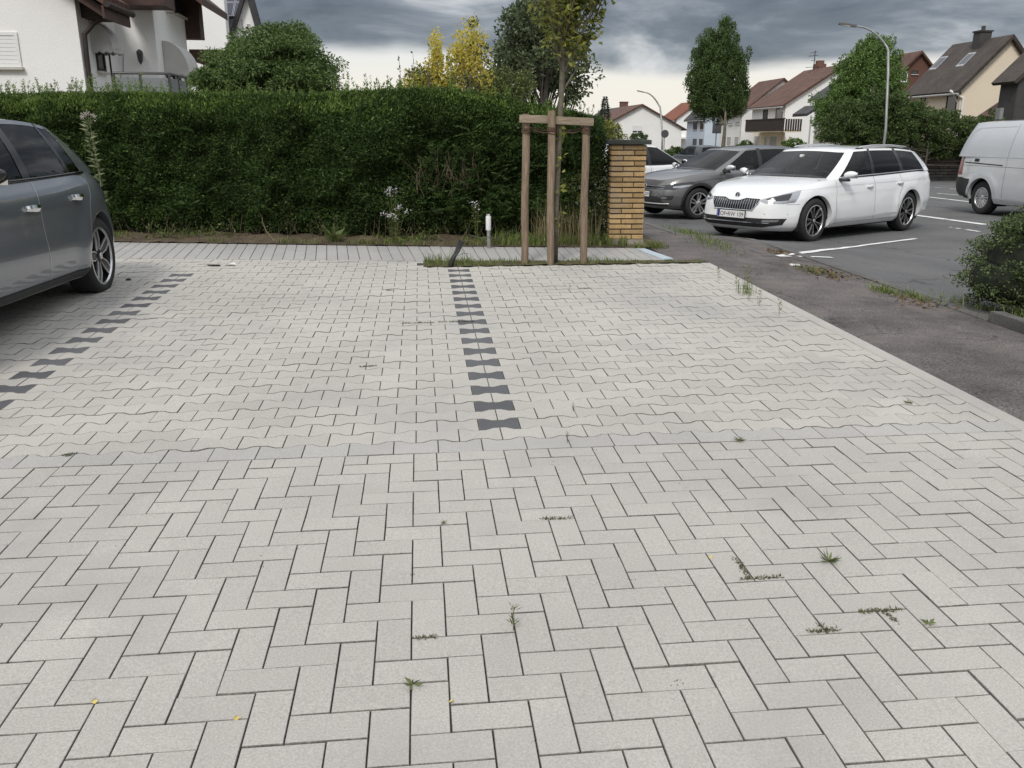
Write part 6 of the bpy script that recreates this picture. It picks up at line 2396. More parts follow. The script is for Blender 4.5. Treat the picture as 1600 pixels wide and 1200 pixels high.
for sd in (1, -1):
    an = sd * R_(36)
    pl = [(-.99, .60), (-.72, .595), (-.50, .66), (-.36, .735), (-.44, .752), (-.70, .715), (-.98, .668)]
    hl_ = car.front_patch('headlamp', [((p[0] + .22) * sd, p[1]) for p in pl], M['lamp_dark'], .006, ang=an)
    car.front_patch('lamp_inner', [((-.56 + .22 + .55 * (p[0] + .66)) * sd, .655 + (p[1] - .66) * .45) for p in pl], M['lamp_lens'], .009, hl_, ang=an)
    fg = car.front_patch('fog_surround', [(sd * q[0], q[1]) for q in ((.50, .40), (.72, .40), (.74, .48), (.56, .48))], M['black_plastic'], .006)
    car.front_patch('fog_lamp', [(sd * (.61 + .05 * math.cos(t)), .435 + .028 * math.sin(t)) for t in np.linspace(0, 6.283, 12)[:-1]], M['lamp_lens'], .010, fg)
lo = car.front_patch('lower_intake', [(-.66, .275), (.66, .275), (.50, .46), (-.50, .46)], M['black_plastic'], .005)
pts = [car.hit((5, y, .318), (-1, 0, 0))[0] + Vector((.012, 0, 0)) for y in np.linspace(-.68, .68, 15)]
MB().tube(pts, .011, 6).build('chrome_strip', M['silver_paint'], lo)
hp = car.hit((5, 0, .50), (-1, 0, 0))[0]
car.plate(hp.x + .01, 0, .50, 'OF\u2022 R 1509', tilt=R_(3))
hb = car.hit((5, 0, .64), (-1, 0, 0))[0]
Mb = Matrix.Translation(hb + Vector((.008, 0, 0))) @ Matrix.Rotation(R_(82), 4, 'Y')
bd = MB().lathe([(0, .004), (.052, .004), (.054, 0)], 24, Mb).build('badge', M['gloss_black'], car.root)
MB().lathe([(.046, .005), (.051, .010), (.056, .005)], 24, Mb).build('badge_ring', M['chrome'], bd)
vw = MB()
for (a, b) in (((.044, -.020), (.006, -.002)), ((.006, -.002), (.044, .020)), ((.0, -.046), (-.040, -.018)), ((-.040, -.018), (-.006, .0)), ((-.006, .0), (-.040, .018)), ((-.040, .018), (.0, .046))):
    vw.tube([Mb @ Vector((-a[0], a[1], .007)), Mb @ Vector((-b[0], b[1], .007))], .004, 5)
vw.build('badge_letters', M['chrome'], bd)

# ------------------------------------------------------------------ silver van at the right
cfg = dict(van=True, wb=3.20, xf=2.45, xr=-2.69, hw=.964, wr=.338, tw=.215, rimr=.215, arch=.40, nf=4.4, nr=9.0, flare=.02,
           rows=[(0, .12, .08, .07), (.08, .05, .03, .03), (.2, .015, .005, .010), (.36, .0, .0, .0), (.55, .015, .015, .002), (.72, .04, .03, .006), (.86, .08, .045, .010), (.95, .12, .055, .014), (1.0, .16, .06, .02)],
           shoulder=[(2.45, .85), (2.1, 1.0), (1.5, 1.12), (1.0, 1.15), (0, 1.16), (-1.5, 1.16), (-2.69, 1.16)],
           bottom=[(2.45, .24), (1.0, .24), (0, .24), (-1.2, .25), (-2.1, .30), (-2.69, .36)],
           hood_end=1.45, crown=.05, roof=[(.7, 1.76), (.4, 1.86), (-.2, 1.905), (-1.5, 1.91), (-2.3, 1.885), (-2.55, 1.85)], roof_crown=.05, seats=(.9, .0), bow=.035, no_inside=True, win_v=(.08, .86),
           cabin=[(1.75, 0, 1.16, .62, 0, 'gws'), (1.70, .45, 1.15, .58, .40, 'gws'), (1.50, .80, 1.14, .48, .66, 'p'), (1.35, .89, 1.14, .40, .70, 'gfd'), (.25, .938, 1.155, .15, .74, 'p'), (-.2, .943, 1.158, -.25, .75, 'p'),
                  (-2.2, .944, 1.158, -2.1, .755, 'p'), (-2.45, .938, 1.158, -2.27, .74, 'p'), (-2.58, .88, 1.158, -2.36, .70, 'k'), (-2.60, .80, 1.158, -2.38, .64, 'gbw'), (-2.62, .1, 1.158, -2.42, .1, 'k'), (-2.62, 0, 1.158, -2.42, 0, 'p')])
h = R_(-88.5)
car = Car('panel_van', 'silver panel van with black rear bumper at the right picture edge', cfg, M['silver_paint'], place(1535, 335, -1.6, -.93, h), h)
car.wheels('cover')
car.root.scale = (1.05, 1.05, 1.05)
S = -1
car.seam([(-2.42, 1.165), (-1.0, 1.17), (.2, 1.165)], S, .020, M['silver_paint'], 'waist_crease', .008)
car.seam([(-2.28, 1.04), (-1.05, 1.005)], S, .022, M['black_plastic'], 'door_rail', .003)
car.seam([(-2.5, .98), (-1.2, .975), (.3, .97)], S, .006)
car.seam([(-.95, .30), (-.95, 1.15), (-.93, 1.8)], S, .006)
car.seam([(-1.15, .36), (-.2, .34), (1.2, .32)], S, .016, M['silver_paint'], 'sill_crease', .006)
# pressed frame of the blind side panel
car.seam([(-2.38, 1.24), (-2.36, 1.42), (-2.22, 1.68), (-2.05, 1.745), (-1.0, 1.765)], S, .022, M['silver_paint'], 'panel_frame', .006)
hh = car.hit((-1.86, -3, 1.095), (0, 1, 0))[0]
MB().box(-1.92, -1.79, hh.y - .02, hh.y + .01, 1.065, 1.125).build('door_catch', M['black_plastic'], car.root, bevel=.012)
for sd in (1, -1):
    car.side_patch('rear_bumper', [(-2.00, .70), (-2.70, .735), (-2.70, .345), (-2.05, .30), (-1.92, .31), (-1.985, .45)], sd, M['black_plastic'], .010)
    car.side_patch('tail_lamp', [(-2.60, .76), (-2.70, .75), (-2.70, 1.16), (-2.62, 1.16)], sd, M['red_lens'], .006)
    a = MB()
    for t in np.linspace(.0, math.pi * .98, 26):
        for r_ in (.402, .47):
            x, z = -1.6 + r_ * math.cos(t), .338 + r_ * math.sin(t)
            hh = car.hit((x, 3 * sd, z), (0, -sd, 0))
            yv = hh[0].y if hh[0] is not None else sd * .955
            a.v.append((x, yv + sd * .012, z))
    a.f = [(2 * i, 2 * i + 2, 2 * i + 3, 2 * i + 1) for i in range(25)]
    a.build('arch_trim', M['silver_paint'], car.root, smooth=True)
car.front_patch('rear_bumper', [(-.94, .36), (.94, .36), (.94, .73), (-.94, .73)], M['black_plastic'], .010, rear=True)
for sd in (1, -1):
    car.front_patch('tail_lamp', [(sd * .80, .78), (sd * .93, .78), (sd * .91, 1.15), (sd * .84, 1.15)], M['red_lens'], .008, rear=True)
MB().box(-2.50, -2.40, -.72, -.70, 1.50, 1.58).build('hinge', M['white_frame'], car.root)

# ------------------------------------------------------------------ white car further back
cfg = dict(wb=2.62, xf=2.06, xr=-2.06, hw=.90, wr=.325, tw=.21, rimr=.225, arch=.37, nf=4.2, nr=5.0, rows=ROWS,
           shoulder=[(2.06, .78), (1.8, .88), (1.4, .96), (1.0, 1.0), (0, 1.0), (-1.0, 1.02), (-2.06, 1.05)],
           bottom=[(2.06, .22), (1.0, .21), (0, .21), (-1.0, .22), (-2.06, .30)],
           hood_end=.78, crown=.06, roof=[(.2, 1.46), (-.1, 1.50), (-.6, 1.52), (-1.3, 1.50), (-1.75, 1.44)], roof_crown=.045, seats=(.05, -.8), bow=.02,
           cabin=[(1.10, 0, 1.03, .22, 0, 'gws'), (1.04, .4, 1.025, .18, .36, 'gws'), (.90, .72, 1.0, .10, .57, 'p'), (.80, .81, .995, .02, .61, 'gfd'), (-.24, .83, 1.0, -.25, .63, 'k'), (-.34, .83, 1.0, -.34, .63, 'grd'),
                  (-1.25, .82, 1.02, -1.15, .62, 'p'), (-1.70, .77, 1.03, -1.50, .58, 'p'), (-1.90, .66, 1.04, -1.68, .52, 'gbw'), (-1.96, 0, 1.04, -1.76, 0, 'p')])
h = R_(26)
c3 = W(994, 290, 21.5)
car = Car('white_car', 'white car seen in part between the brick pillar and the grey compact', cfg, M['white_paint'], (c3[0], c3[1], gz(c3[0], c3[1])), h, 'cars parked in the car park')
car.wheels('silver')
for sd in (1, -1):
    car.mirror(.72, 1.06, sd, M['white_paint'])
    car.handle(-.1, .86, sd, M['white_paint'])
    car.side_patch('tail_lamp', [(-1.75, .86), (-2.0, .84), (-2.0, .98), (-1.8, 1.0)], sd, M['red_lens'], .005)
car.front_patch('tailgate_panel', [(-.66, .62), (.66, .62), (.70, .98), (-.70, .98)], M['gloss_black'], .004, rear=True)
car.seam([(.86, .3), (.86, .98)], -1)
car.seam([(-.28, .3), (-.27, .99)], -1)

# ------------------------------------------------------------------ far dark car
cfg2 = dict(cfg)
cfg2.update(no_inside=True)
c3 = ground_at(1086, 47)
car = Car('distant_car', 'far dark car with red tail lamps in the street behind the white car', cfg2, M['dark_paint'], tuple(c3), R_(98), 'cars parked in the car park')
car.wheels('silver')
for sd in (1, -1):
    car.front_patch('tail_lamp', [(sd * .50, .86), (sd * .80, .86), (sd * .78, 1.0), (sd * .55, 1.0)], M['red_lens'], .008, rear=True)
# ================================================================== SMALL THINGS
def PW(x, y, z=0):
    return p2w((x, y, z))


# ------------------------------------------------------------------ three stakes with cross bars that hold the sapling
M['stake'] = mat('weathered_stake', (0.27, 0.195, 0.128), .85, var=.35, vscale=14, fine=.35, fscale=70, bump=.9, bscale=45, tint=(0.20, 0.155, 0.115), stretch=(2.2, 2.2, .12))
M['batten'] = mat('grey_batten', (0.28, 0.225, 0.165), .85, var=.3, vscale=7, stretch=(.2, 2, 3), fine=.3, fscale=70, bump=.5, bscale=50)
M['rope'] = mat('coconut_rope', (0.12, 0.075, 0.05), .95, var=.4, vscale=40, bump=1.0, bscale=120)
b0 = PW(1.45, 6.56)
st = empty('tree_stakes', b0, 0, 'frame of three round wooden stakes with two nailed battens around the young tree', 'tree stakes')
B0 = np.array(b0)
feet = {'l': PW(1.193, 6.60), 'm': PW(1.441, 6.50), 'r': PW(1.789, 6.56)}
tops = {}
for k, (px_, py_) in {'l': (822, 178), 'm': (862, 173), 'r': (916, 184)}.items():
    f = feet[k]
    t_ = PY(px_, py_, f[1] + .02)
    tops[k] = t_
    a, b = f - B0, t_ - B0
    pts = [a + (b - a) * q + np.array([.004 * math.sin(q * 9 + len(k)), 0, 0]) for q in np.linspace(-.12, 1, 9)]
    rads = [.037 * (1 + .035 * math.sin(i * 2.1 + ord(k))) for i in range(9)]
    MB().tube(pts, rads, 14).build('stake', M['stake'], st, angle=.7)


def batten(p, q, th=.018, hh=.036):
    p, q = Vector(p), Vector(q)
    d = (q - p).normalized()
    s = Vector((0, 0, 1)).cross(d).normalized()
    u = d.cross(s)
    c = [p - s * th - u * hh, q - s * th - u * hh, q + s * th - u * hh, p + s * th - u * hh]
    t2 = [v + u * 2 * hh for v in c]
    return MB().hexa([tuple(v) for v in c], [tuple(v) for v in t2]).build('batten', M['batten'], st, bevel=.003)


zl = tops['l'][2] - .045 - B0[2]
L_, M_, R__ = tops['l'] - B0, tops['m'] - B0, tops['r'] - B0
batten((L_[0] - .07, L_[1] - .045, zl), (M_[0] + .0, M_[1] + .04, zl - .008))
batten((M_[0] + .02, M_[1] + .045, zl - .012), (R__[0] + .065, R__[1] - .045, zl - .03))
for k, P_ in (('l', L_), ('m', M_), ('r', R__)):     # rope turns
    zc = zl - .075
    for j in range(6):
        z_ = zc - j * .012 + random.uniform(-.004, .004)
        ring = [(P_[0] + .042 * math.cos(t), P_[1] + .042 * math.sin(t), z_ + .010 * math.sin(t + j)) for t in np.linspace(0, 2 * math.pi, 15)]
        MB().tube(ring, .0055, 5, False).build('rope_turn', M['rope'], st)
stx = Vector((.045 + sb[0] - B0[0], sb[1] - B0[1], zl - .10))
for P_ in (L_, M_, R__):
    for dz in (0, .015):
        a = Vector((P_[0], P_[1], zl - .07 - dz))
        mid = (a + stx) / 2 - Vector((0, 0, .025 + dz))
        MB().tube([a, mid, stx + Vector((0, 0, -dz))], .006, 5).build('rope', M['rope'], st)

# ------------------------------------------------------------------ yellow brick pillar
M['ybrick'] = mat('yellow_clinker', (0.42, 0.285, 0.135), .85, var=.18, vscale=9, fine=.2, fscale=80, bump=.35, bscale=70, objvar=.28, stain=(0.33, 0.27, 0.19), stscale=4.5)
M['pmortar'] = mat('pillar_mortar', (0.085, 0.066, 0.048), .95, var=.2, vscale=20)
M['pcap'] = mat('pillar_cap_slate', (0.055, 0.06, 0.055), .8, var=.3, vscale=10, bump=.4, bscale=50)
M['footing'] = mat('pillar_footing', (0.26, 0.23, 0.20), .95, var=.2, vscale=6, bump=.5, bscale=40)
pb = PW(2.505, 7.86)
pl = empty('brick_pillar', pb, 0, 'yellow brick gate pillar with a dark slab cap', 'pillar')
pl.rotation_euler = (0, 0, R_(-4))
HWX, HWY = .195, .195
ztop = PY(980, 226, pb[1] - .2)[2] - pb[2]
MB().box(-HWX - .01, HWX + .01, -HWY - .01, HWY + .01, -.1, .075).build('footing', M['footing'], pl, bevel=.01)
ncr = 18
ch = (ztop - .075) / ncr
MB().box(-HWX + .012, HWX - .012, -HWY + .012, HWY - .012, .07, ztop).build('mortar_core', M['pmortar'], pl)
bl_, bh = .24, ch - .014
cache = {}


def pbrick(L, D):
    key = (round(L, 3), round(D, 3))
    if key not in cache:
        mb = MB().box(0, L, 0, D, 0, bh)
        me = mesh('brick', mb.v, mb.f)
        bm = bmesh.new(); bm.from_mesh(me)
        bmesh.ops.bevel(bm, geom=bm.edges[:], offset=.004, segments=1, affect='EDGES')
        bm.to_mesh(me); bm.free()
        me.materials.append(M['ybrick'])
        cache[key] = me
    return cache[key]


for i in range(ncr):
    z = .075 + i * ch + .005
    g, D2 = .010, .112
    cuts = (.252, 2 * HWX - .252 - g) if i % 2 == 0 else (2 * HWX - .252 - g, .252)
    inner = 2 * HWX - 2 * D2 - 2 * g
    for rot in range(4):
        ang = rot * math.pi / 2
        runs = [(-HWX, cuts[0]), (-HWX + cuts[0] + g, cuts[1])] if rot % 2 == 0 else [(-inner / 2, inner)]
        for (x0, L) in runs:
            o = link('brick', pbrick(L, D2), None, pl)
            o.location = Matrix.Rotation(ang, 3, 'Z') @ Vector((x0, -HWY + random.gauss(0, .0028), z))
            o.rotation_euler = (random.gauss(0, .008), 0, ang + random.gauss(0, .006))
MB().box(-HWX - .045, HWX + .045, -HWY - .045, HWY + .045, ztop + .002, ztop + .052).build('cap_slab', M['pcap'], pl, bevel=.008)

# ------------------------------------------------------------------ low steel post with a white sleeve
M['steel'] = mat('stainless_post', (0.50, 0.50, 0.49), .28, metal=.9, var=.2, vscale=12)
M['sleeve'] = mat('white_sleeve', (0.78, 0.79, 0.80), .5, var=.08, vscale=20)
bb = PW(.91, 7.60)
bo = empty('steel_post', bb, 0, 'short steel post with a white sleeve on the walkway edge', 'post')
hz_ = PY(763, 336, bb[1])[2] - bb[2]
MB().lathe([(0, .006), (.055, .006), (.058, 0)], 16).build('base_plate', M['steel'], bo)
MB().tube([(0, 0, 0), (-.004, 0, hz_ * .6), (-.006, 0, hz_ - .01)], .0235, 14).build('tube', M['steel'], bo, angle=.8)
MB().lathe([(.0285, hz_ * .56), (.0295, hz_ * .57), (.0295, hz_ * .965), (.0285, hz_ * .975)], 16, Matrix.Translation((-.005, 0, 0))).build('white_sleeve', M['sleeve'], bo, smooth=True)
for (dx, dy) in ((-.012, 0), (.010, .004), (0, -.012)):
    MB().tube([(-.005 + dx, dy, hz_ * .96), (-.005 + dx * 1.3, dy, hz_ + .012)], .005, 6).build('cable_end', M['plate_white'], bo)
wr_ = MB()
wr_.tube([(-.23, .06, .16), (-.1, -.02, .125), (0, -.035, .135), (.12, -.02, .125), (.28, .08, .20)], .003, 5).build('loose_wire', M['dark_metal'], bo)

# ------------------------------------------------------------------ bent bundle of black conduit sticking out of the grass
M['hose'] = mat('black_conduit', (0.02, 0.02, 0.021), .5)
hb_ = PW(.455, 6.50)
co = empty('cable_conduit', hb_, 0, 'bent black cable conduit sticking out of the grass strip', 'conduit')
for j, (dx, dy) in enumerate(((0, 0), (.014, .006), (-.010, .010), (.004, -.012))):
    tip = np.array(W(718 + j * 2, 374 + j * 1.5, 8.45)) - np.array(hb_)
    pts = [(dx - .015, dy, -.06), (dx - .012, dy, .03), (dx * .8 + .012, dy, .085), (dx * .6 + tip[0] * .55, dy * .8 + tip[1] * .5, tip[2] * .62), (tip[0], tip[1], tip[2])]
    MB().tube(pts, [.014, .014, .013, .011, .009], 8).build('conduit', M['hose'], co, smooth=True)
MB().tube([(.05, .0, .10), (.11, .02, .125), (.17, .0, .12)], .003, 5).build('blue_wire', mat('blue_wire', (0.05, 0.12, 0.18), .5), co)

# ------------------------------------------------------------------ pale metal strip at the end of the walkway
q = [PW(2.64, 6.64), PW(2.76, 6.66), PW(2.64, 7.38), PW(2.54, 7.36)]
ms = MB().hexa([tuple(p + np.array([0, 0, .006])) for p in (q[0], q[1], q[2], q[3])], [tuple(p + np.array([0, 0, .018])) for p in (q[0], q[1], q[2], q[3])])
tag(ms.build('metal_strip', mat('bluish_metal_strip', (0.50, 0.58, 0.64), .4, metal=.2, var=.1)), 'pale bluish metal strip lying at the right end of the walkway', 'metal strip')

# ------------------------------------------------------------------ grass strip behind the right bay
bx_, by_ = [], []
vs = []
xs_ = np.linspace(.17, 3.02, 90)
for x in xs_:
    for y in np.linspace(6.475, near_edge(x) - .004, 6):
        w = PW(x, y, .004 + .012 * noise.noise((x * 9, y * 9, 2)))
        vs.append(tuple(w))
fs = [(i * 6 + j, (i + 1) * 6 + j, (i + 1) * 6 + j + 1, i * 6 + j + 1) for i in range(89) for j in range(5)]
tag(link('planting_strip', mesh('planting_strip', vs, fs, True), M['bed']), kind='structure')
n = 3300
x = RNG.uniform(.18, 3.05, n)
y = 6.47 + RNG.uniform(0, 1, n) * (np.array([near_edge(a) for a in x]) - 6.44)
hgt = .012 + .075 * vnoise(np.stack([x * 3.5, y * 5, x * 0], 1), 4) ** 1.5 * (RNG.uniform(0, 1, n) < .4)
hgt = hgt + np.where(x < .85, .065 * np.exp(-((x - .38) / .3) ** 2), 0) * RNG.uniform(.3, 1.4, n)
P = np.array([PW(a, b, .0) for a, b in zip(x, y)])
tag(blades('strip_grass', P, hgt, .005, M['grass'], lean=.6), 'short grass in the planting strip around the stakes', 'grass', kind='stuff')


# ------------------------------------------------------------------ weeds
M['weed'] = mat('weed_leaf', (0.085, 0.125, 0.035), .6, island=.35, tint=(0.15, 0.17, 0.055), trans=.25)
M['weed_dark'] = mat('moss_weed', (0.075, 0.09, 0.035), .75, island=.35, tint=(0.12, 0.12, 0.05), trans=.15)
M['flower_white'] = mat('white_petals', (0.80, 0.79, 0.80), .6, island=.1, trans=.3)
M['flower_yellow'] = mat('yellow_petals', (0.75, 0.52, 0.03), .6, island=.15, trans=.3)
M['petal_fallen'] = mat('fallen_leaf', (0.62, 0.50, 0.16), .7)


def pv(px_, py_):
    d = BP @ np.array([(px_ - 800) / FPX, (600 - py_) / FPX, 1.0])
    return CP + d * (-CP[2] / d[2])


def weed(label, px_, py_, kind='star', size=.05, arms=None):
    p = pv(px_, py_)
    w = PW(p[0], p[1], .001)
    o = empty('joint_weed', w, 0, label, 'weed', 'weeds in the paving joints')
    if kind == 'star':             # rosette of narrow leaves
        n = 26
        t = RNG.uniform(0, 6.283, n)
        P = np.zeros((n, 3)); P[:, :2] = RNG.normal(0, size * .08, (n, 2)); P[:, 2] = .003
        A = np.stack([np.cos(t), np.sin(t), RNG.uniform(.15, .8, n)], 1)
        leaves('leaf_rosette', P, A, size * .75, size * .09, M['weed'], o, jitter=.15)
    elif kind == 'broad':
        n = 6
        t = np.linspace(0, 6.283, n, endpoint=False) + .4
        P = np.zeros((n, 3)); P[:, 2] = .004
        A = np.stack([np.cos(t), np.sin(t), np.full(n, .35)], 1)
        leaves('leaf_rosette', P, A, size * .7, size * .26, M['weed'], o, jitter=.08)
    elif kind == 'creep':          # runs along joints: arms in paving directions
        PP, AA = [], []
        for (dx, dy) in arms:
            L = math.hypot(dx, dy)
            m_ = int(L * 700) + 8
            for i in range(m_):
                f = random.random()
                q = PW(p[0] + dx * f + random.gauss(0, .004), p[1] + dy * f + random.gauss(0, .004), .001) - w
                PP.append(q)
                AA.append((random.gauss(0, 1), random.gauss(0, 1), random.uniform(.2, 1.2)))
        leaves('creeping_leaves', np.array(PP), np.array(AA), .012, .0035, M['weed_dark'], o, jitter=.2)
    else:                          # little upright plant
        n = 20
        f = RNG.uniform(.1, 1, n)
        t = RNG.uniform(0, 6.283, n)
        P = np.stack([RNG.normal(0, .003, n), RNG.normal(0, .003, n), f * size], 1)
        A = np.stack([np.cos(t), np.sin(t), np.full(n, .9)], 1)
        leaves('leaves', P, A, size * .26, size * .045, M['weed'], o, jitter=.2)
        MB().tube([(0, 0, 0), (.002, 0, size * .5), (.0, .002, size)], [.0015, .0012, .0006], 4).build('stem', M['weed'], o)
    return o


weed('L shaped creeping weed in the joints of the right foreground', 1172, 905, 'creep', arms=((-.0, .13), (.11, 0.0), (-.03, .0)))
weed('spiky rosette weed above the L shaped one in the right foreground', 1295, 878, 'star', .055)
weed('dark creeping weed with a side arm near the right picture edge', 1378, 955, 'creep', arms=((-.075, 0), (.06, 0), (.012, -.06)))
weed('pale green flat weed nearest the right picture edge', 1451, 976, 'broad', .035)
weed('fresh green tuft below the dark creeping weed at the right', 1290, 986, 'creep', arms=((-.05, 0), (.045, .0), (0, .03)))
weed('feathery upright weed in the centre foreground', 802, 985, 'up', .085)
weed('flat moss-like weed strip left of the feathery weed', 648, 998, 'creep', arms=((.06, 0),))
weed('broad-leaved seedling in the bottom centre of the paving', 645, 1072, 'broad', .04)
weed('long thin creeping weed across the joint in the middle of the paving', 845, 812, 'creep', arms=((.11, 0),))
weed('tiny weed at a joint corner left of the long thin creeping weed', 694, 819, 'star', .022)
weed('star shaped weed on the border row at the right', 1156, 690, 'star', .045)
weed('brownish weed clump on the border row at the left', 99, 712, 'creep', arms=((.05, .02), (.03, -.01)))
weed('small weed in the border row right of the dark stones', 886, 692, 'up', .05)
weed('weed in the bay right of the lowest dark stones', 896, 643, 'up', .045)
weed('flat weed in the left bay above the border row', 575, 573, 'creep', arms=((-.05, 0), (.05, 0.01)))
weed('dark weed cluster in the middle of the left bay', 655, 505, 'creep', arms=((-.12, 0), (.10, 0), (.0, .03)))
weed('dark weed streak at the left edge of the dark stone row', 715, 503, 'creep', arms=((-.14, 0), (.12, 0)))
weed('weed cluster in the upper part of the right bay', 890, 454, 'up', .06)
weed('dark flat weed in the upper right bay beside the upright cluster', 905, 451, 'creep', arms=((.10, 0.0),))
weed('small weed near the right edging in the lower right bay', 1420, 631, 'star', .04)
weed('flat weed in the upper left bay near the walkway', 607, 454, 'creep', arms=((.03, 0), (-.02, .01)))
for (px_, py_, sz, lab) in ((1122, 440, .13, 'leftmost upright weed by the far right edging'), (1150, 455, .12, 'second upright weed by the far right edging'), (1165, 458, .22, 'tallest grassy weed by the far right edging'),
                            (1170, 470, .10, 'short weed in front of the tallest grassy weed at the edging'), (1186, 478, .12, 'bushy small weed right of the tallest grassy weed'), (1217, 492, .11, 'nearest upright weed along the right edging')):
    weed(lab, px_, py_, 'up', sz)
# blades round the tallest one
p = pv(1165, 459)
P = np.array([PW(p[0] + random.gauss(0, .04), p[1] + random.gauss(0, .05), 0) for i in range(46)])
tag(blades('edging_grass', P, .16, .004, M['grass'], lean=.4), 'thin grass blades along the far right edging', 'grass', kind='stuff')
# moss and tiny weeds strewn in the joints
PP, AA = [], []
for i in range(420):
    if random.random() < .6:
        r_ = random.randrange(0, 34)
        x, y = random.uniform(-2.2, 2.9), Y0 + (r_ + .5) * PIT + random.gauss(0, .01)
    else:
        x, y = random.randrange(-25, 29) * .1, random.uniform(-.4, 1.6)
    if vnoise(np.array([[x * 1.4, y * 1.4, 0]]), 31)[0] < .55: continue
    for j in range(random.randrange(3, 9)):
        PP.append(PW(x + random.gauss(0, .010), y + random.gauss(0, .002), -.002))
        AA.append((random.gauss(0, 1), random.gauss(0, 1), random.uniform(.1, 1)))
tag(leaves('joint_moss', np.array(PP), np.array(AA), .007, .003, M['weed_dark']), 'moss and tiny seedlings strewn through the paving joints', 'moss', kind='stuff')
for (px_, py_, lab) in ((702, 1100, 'small yellow fallen leaf at the bottom centre'), (143, 1100, 'small yellow fallen leaf at the bottom left'), (365, 1127, 'small yellow fallen leaf between the bottom left and centre ones'), (1107, 873, 'small yellow fallen leaf in the right foreground')):
    p = pv(px_, py_)
    o = leaves('fallen_leaf', np.array([PW(p[0], p[1], .004)] * 2), np.array([(1, .3, .2), (.6, 1, .3)]), .016, .011, M['petal_fallen'], jitter=.2)
    tag(o, lab, 'leaf', 'fallen leaves on the paving')
# scraps lying before the walkway
p = pv(334, 416)
w = PW(p[0], p[1], .004)
tag(MB().hexa([(w[0] - .07, w[1] + .02, w[2]), (w[0] + .05, w[1] - .03, w[2]), (w[0] + .07, w[1] - .005, w[2]), (w[0] - .05, w[1] + .035, w[2])], [(w[0] - .06, w[1] + .02, w[2] + .012), (w[0] + .05, w[1] - .028, w[2] + .016), (w[0] + .065, w[1] - .008, w[2] + .012), (w[0] - .05, w[1] + .03, w[2] + .01)]).build('dark_scrap', M['hose']), 'flat dark scrap on the paving before the walkway', 'litter')
p = pv(360, 415)
w = PW(p[0], p[1], .002)
tag(MB().add([(w[0] - .06, w[1], w[2]), (w[0], w[1] - .03, w[2] + .02), (w[0] + .06, w[1], w[2] + .004), (w[0] + .03, w[1] + .05, w[2] + .025), (w[0] - .02, w[1] + .04, w[2] + .01)], [(0, 1, 4), (1, 3, 4), (1, 2, 3)]).build('paper_scrap', M['plate_white']), 'crumpled white paper scrap beside the flat dark scrap', 'litter')
p = pv(201, 438)
w = PW(p[0], p[1], .0)
tag(MB().lathe([(.0, .022), (.02, .016), (.026, .004), (.02, 0)], 7, Matrix.Translation(w)).build('dirt_lump', M['joint']), 'small dark lump on the paving behind the grey car wheel', 'litter')

# grass and leaf litter along the kerb line of the car park
def tufts(name, label, spec, m, h, lean=.7):
    PP, HH = [], []
    for (x, y, sx, sy, n) in spec:
        for i in range(n):
            a, b = random.gauss(x, sx), random.gauss(y, sy)
            PP.append((a, b, gz(a, b) + .005))
            HH.append(h * random.uniform(.5, 1.3))
    tag(blades(name, np.array(PP), np.array(HH), .006, m, lean=lean), label, 'grass', kind='stuff')


k1, k2, k3, k4, k5 = GH(1075, 365), GH(1110, 380), GH(1270, 425), GH(1380, 456), GH(1430, 466)
tufts('kerb_grass', 'grass along the car park kerb before the white estate car', [(k1[0], k1[1], .10, .6, 700), (k2[0], k2[1], .10, .4, 380), (k3[0], k3[1], .08, .16, 120), (k4[0], k4[1], .06, .10, 220), (k5[0], k5[1], .06, .14, 160), (4.72, 4.6, .08, .2, 140)], M['grass'], .06)
g1 = PW(2.80, 7.50)
tufts('pillar_grass', 'grass tuft growing at the foot of the brick pillar', [(g1[0], g1[1], .05, .06, 150), (g1[0] - .2, g1[1] - .02, .05, .04, 70)], M['grass'], .10)
M['litter'] = mat('leaf_litter', (0.14, 0.10, 0.06), .9, island=.5)
PP = []
for (px_, py_, s) in ((1275, 424, .10), (1300, 432, .12), (1440, 475, .12), (1215, 395, .08)):
    g_ = GH(px_, py_)
    for i in range(110):
        a, b = random.gauss(g_[0], s), random.gauss(g_[1], s * 1.3)
        PP.append((a, b, gz(a, b) + .016))
tag(leaves('leaf_litter', np.array(PP), RNG.normal(0, 1, (len(PP), 3)) * np.array([1, 1, .1]), .04, .02, M['litter'], jitter=.1), 'brown leaf litter gathered along the kerb', 'leaf litter', kind='stuff')
g_ = GH(1240, 415)
tag(MB().hexa([(g_[0] - .05, g_[1] - .03, g_[2] + .002), (g_[0] + .06, g_[1] - .02, g_[2] + .002), (g_[0] + .05, g_[1] + .04, g_[2] + .002), (g_[0] - .04, g_[1] + .03, g_[2] + .002)], [(g_[0] - .04, g_[1] - .02, g_[2] + .014), (g_[0] + .05, g_[1] - .015, g_[2] + .02), (g_[0] + .04, g_[1] + .03, g_[2] + .012), (g_[0] - .03, g_[1] + .02, g_[2] + .018)]).build('pale_scrap', M['plate_white']), 'pale scrap on the asphalt before the white estate car', 'litter')


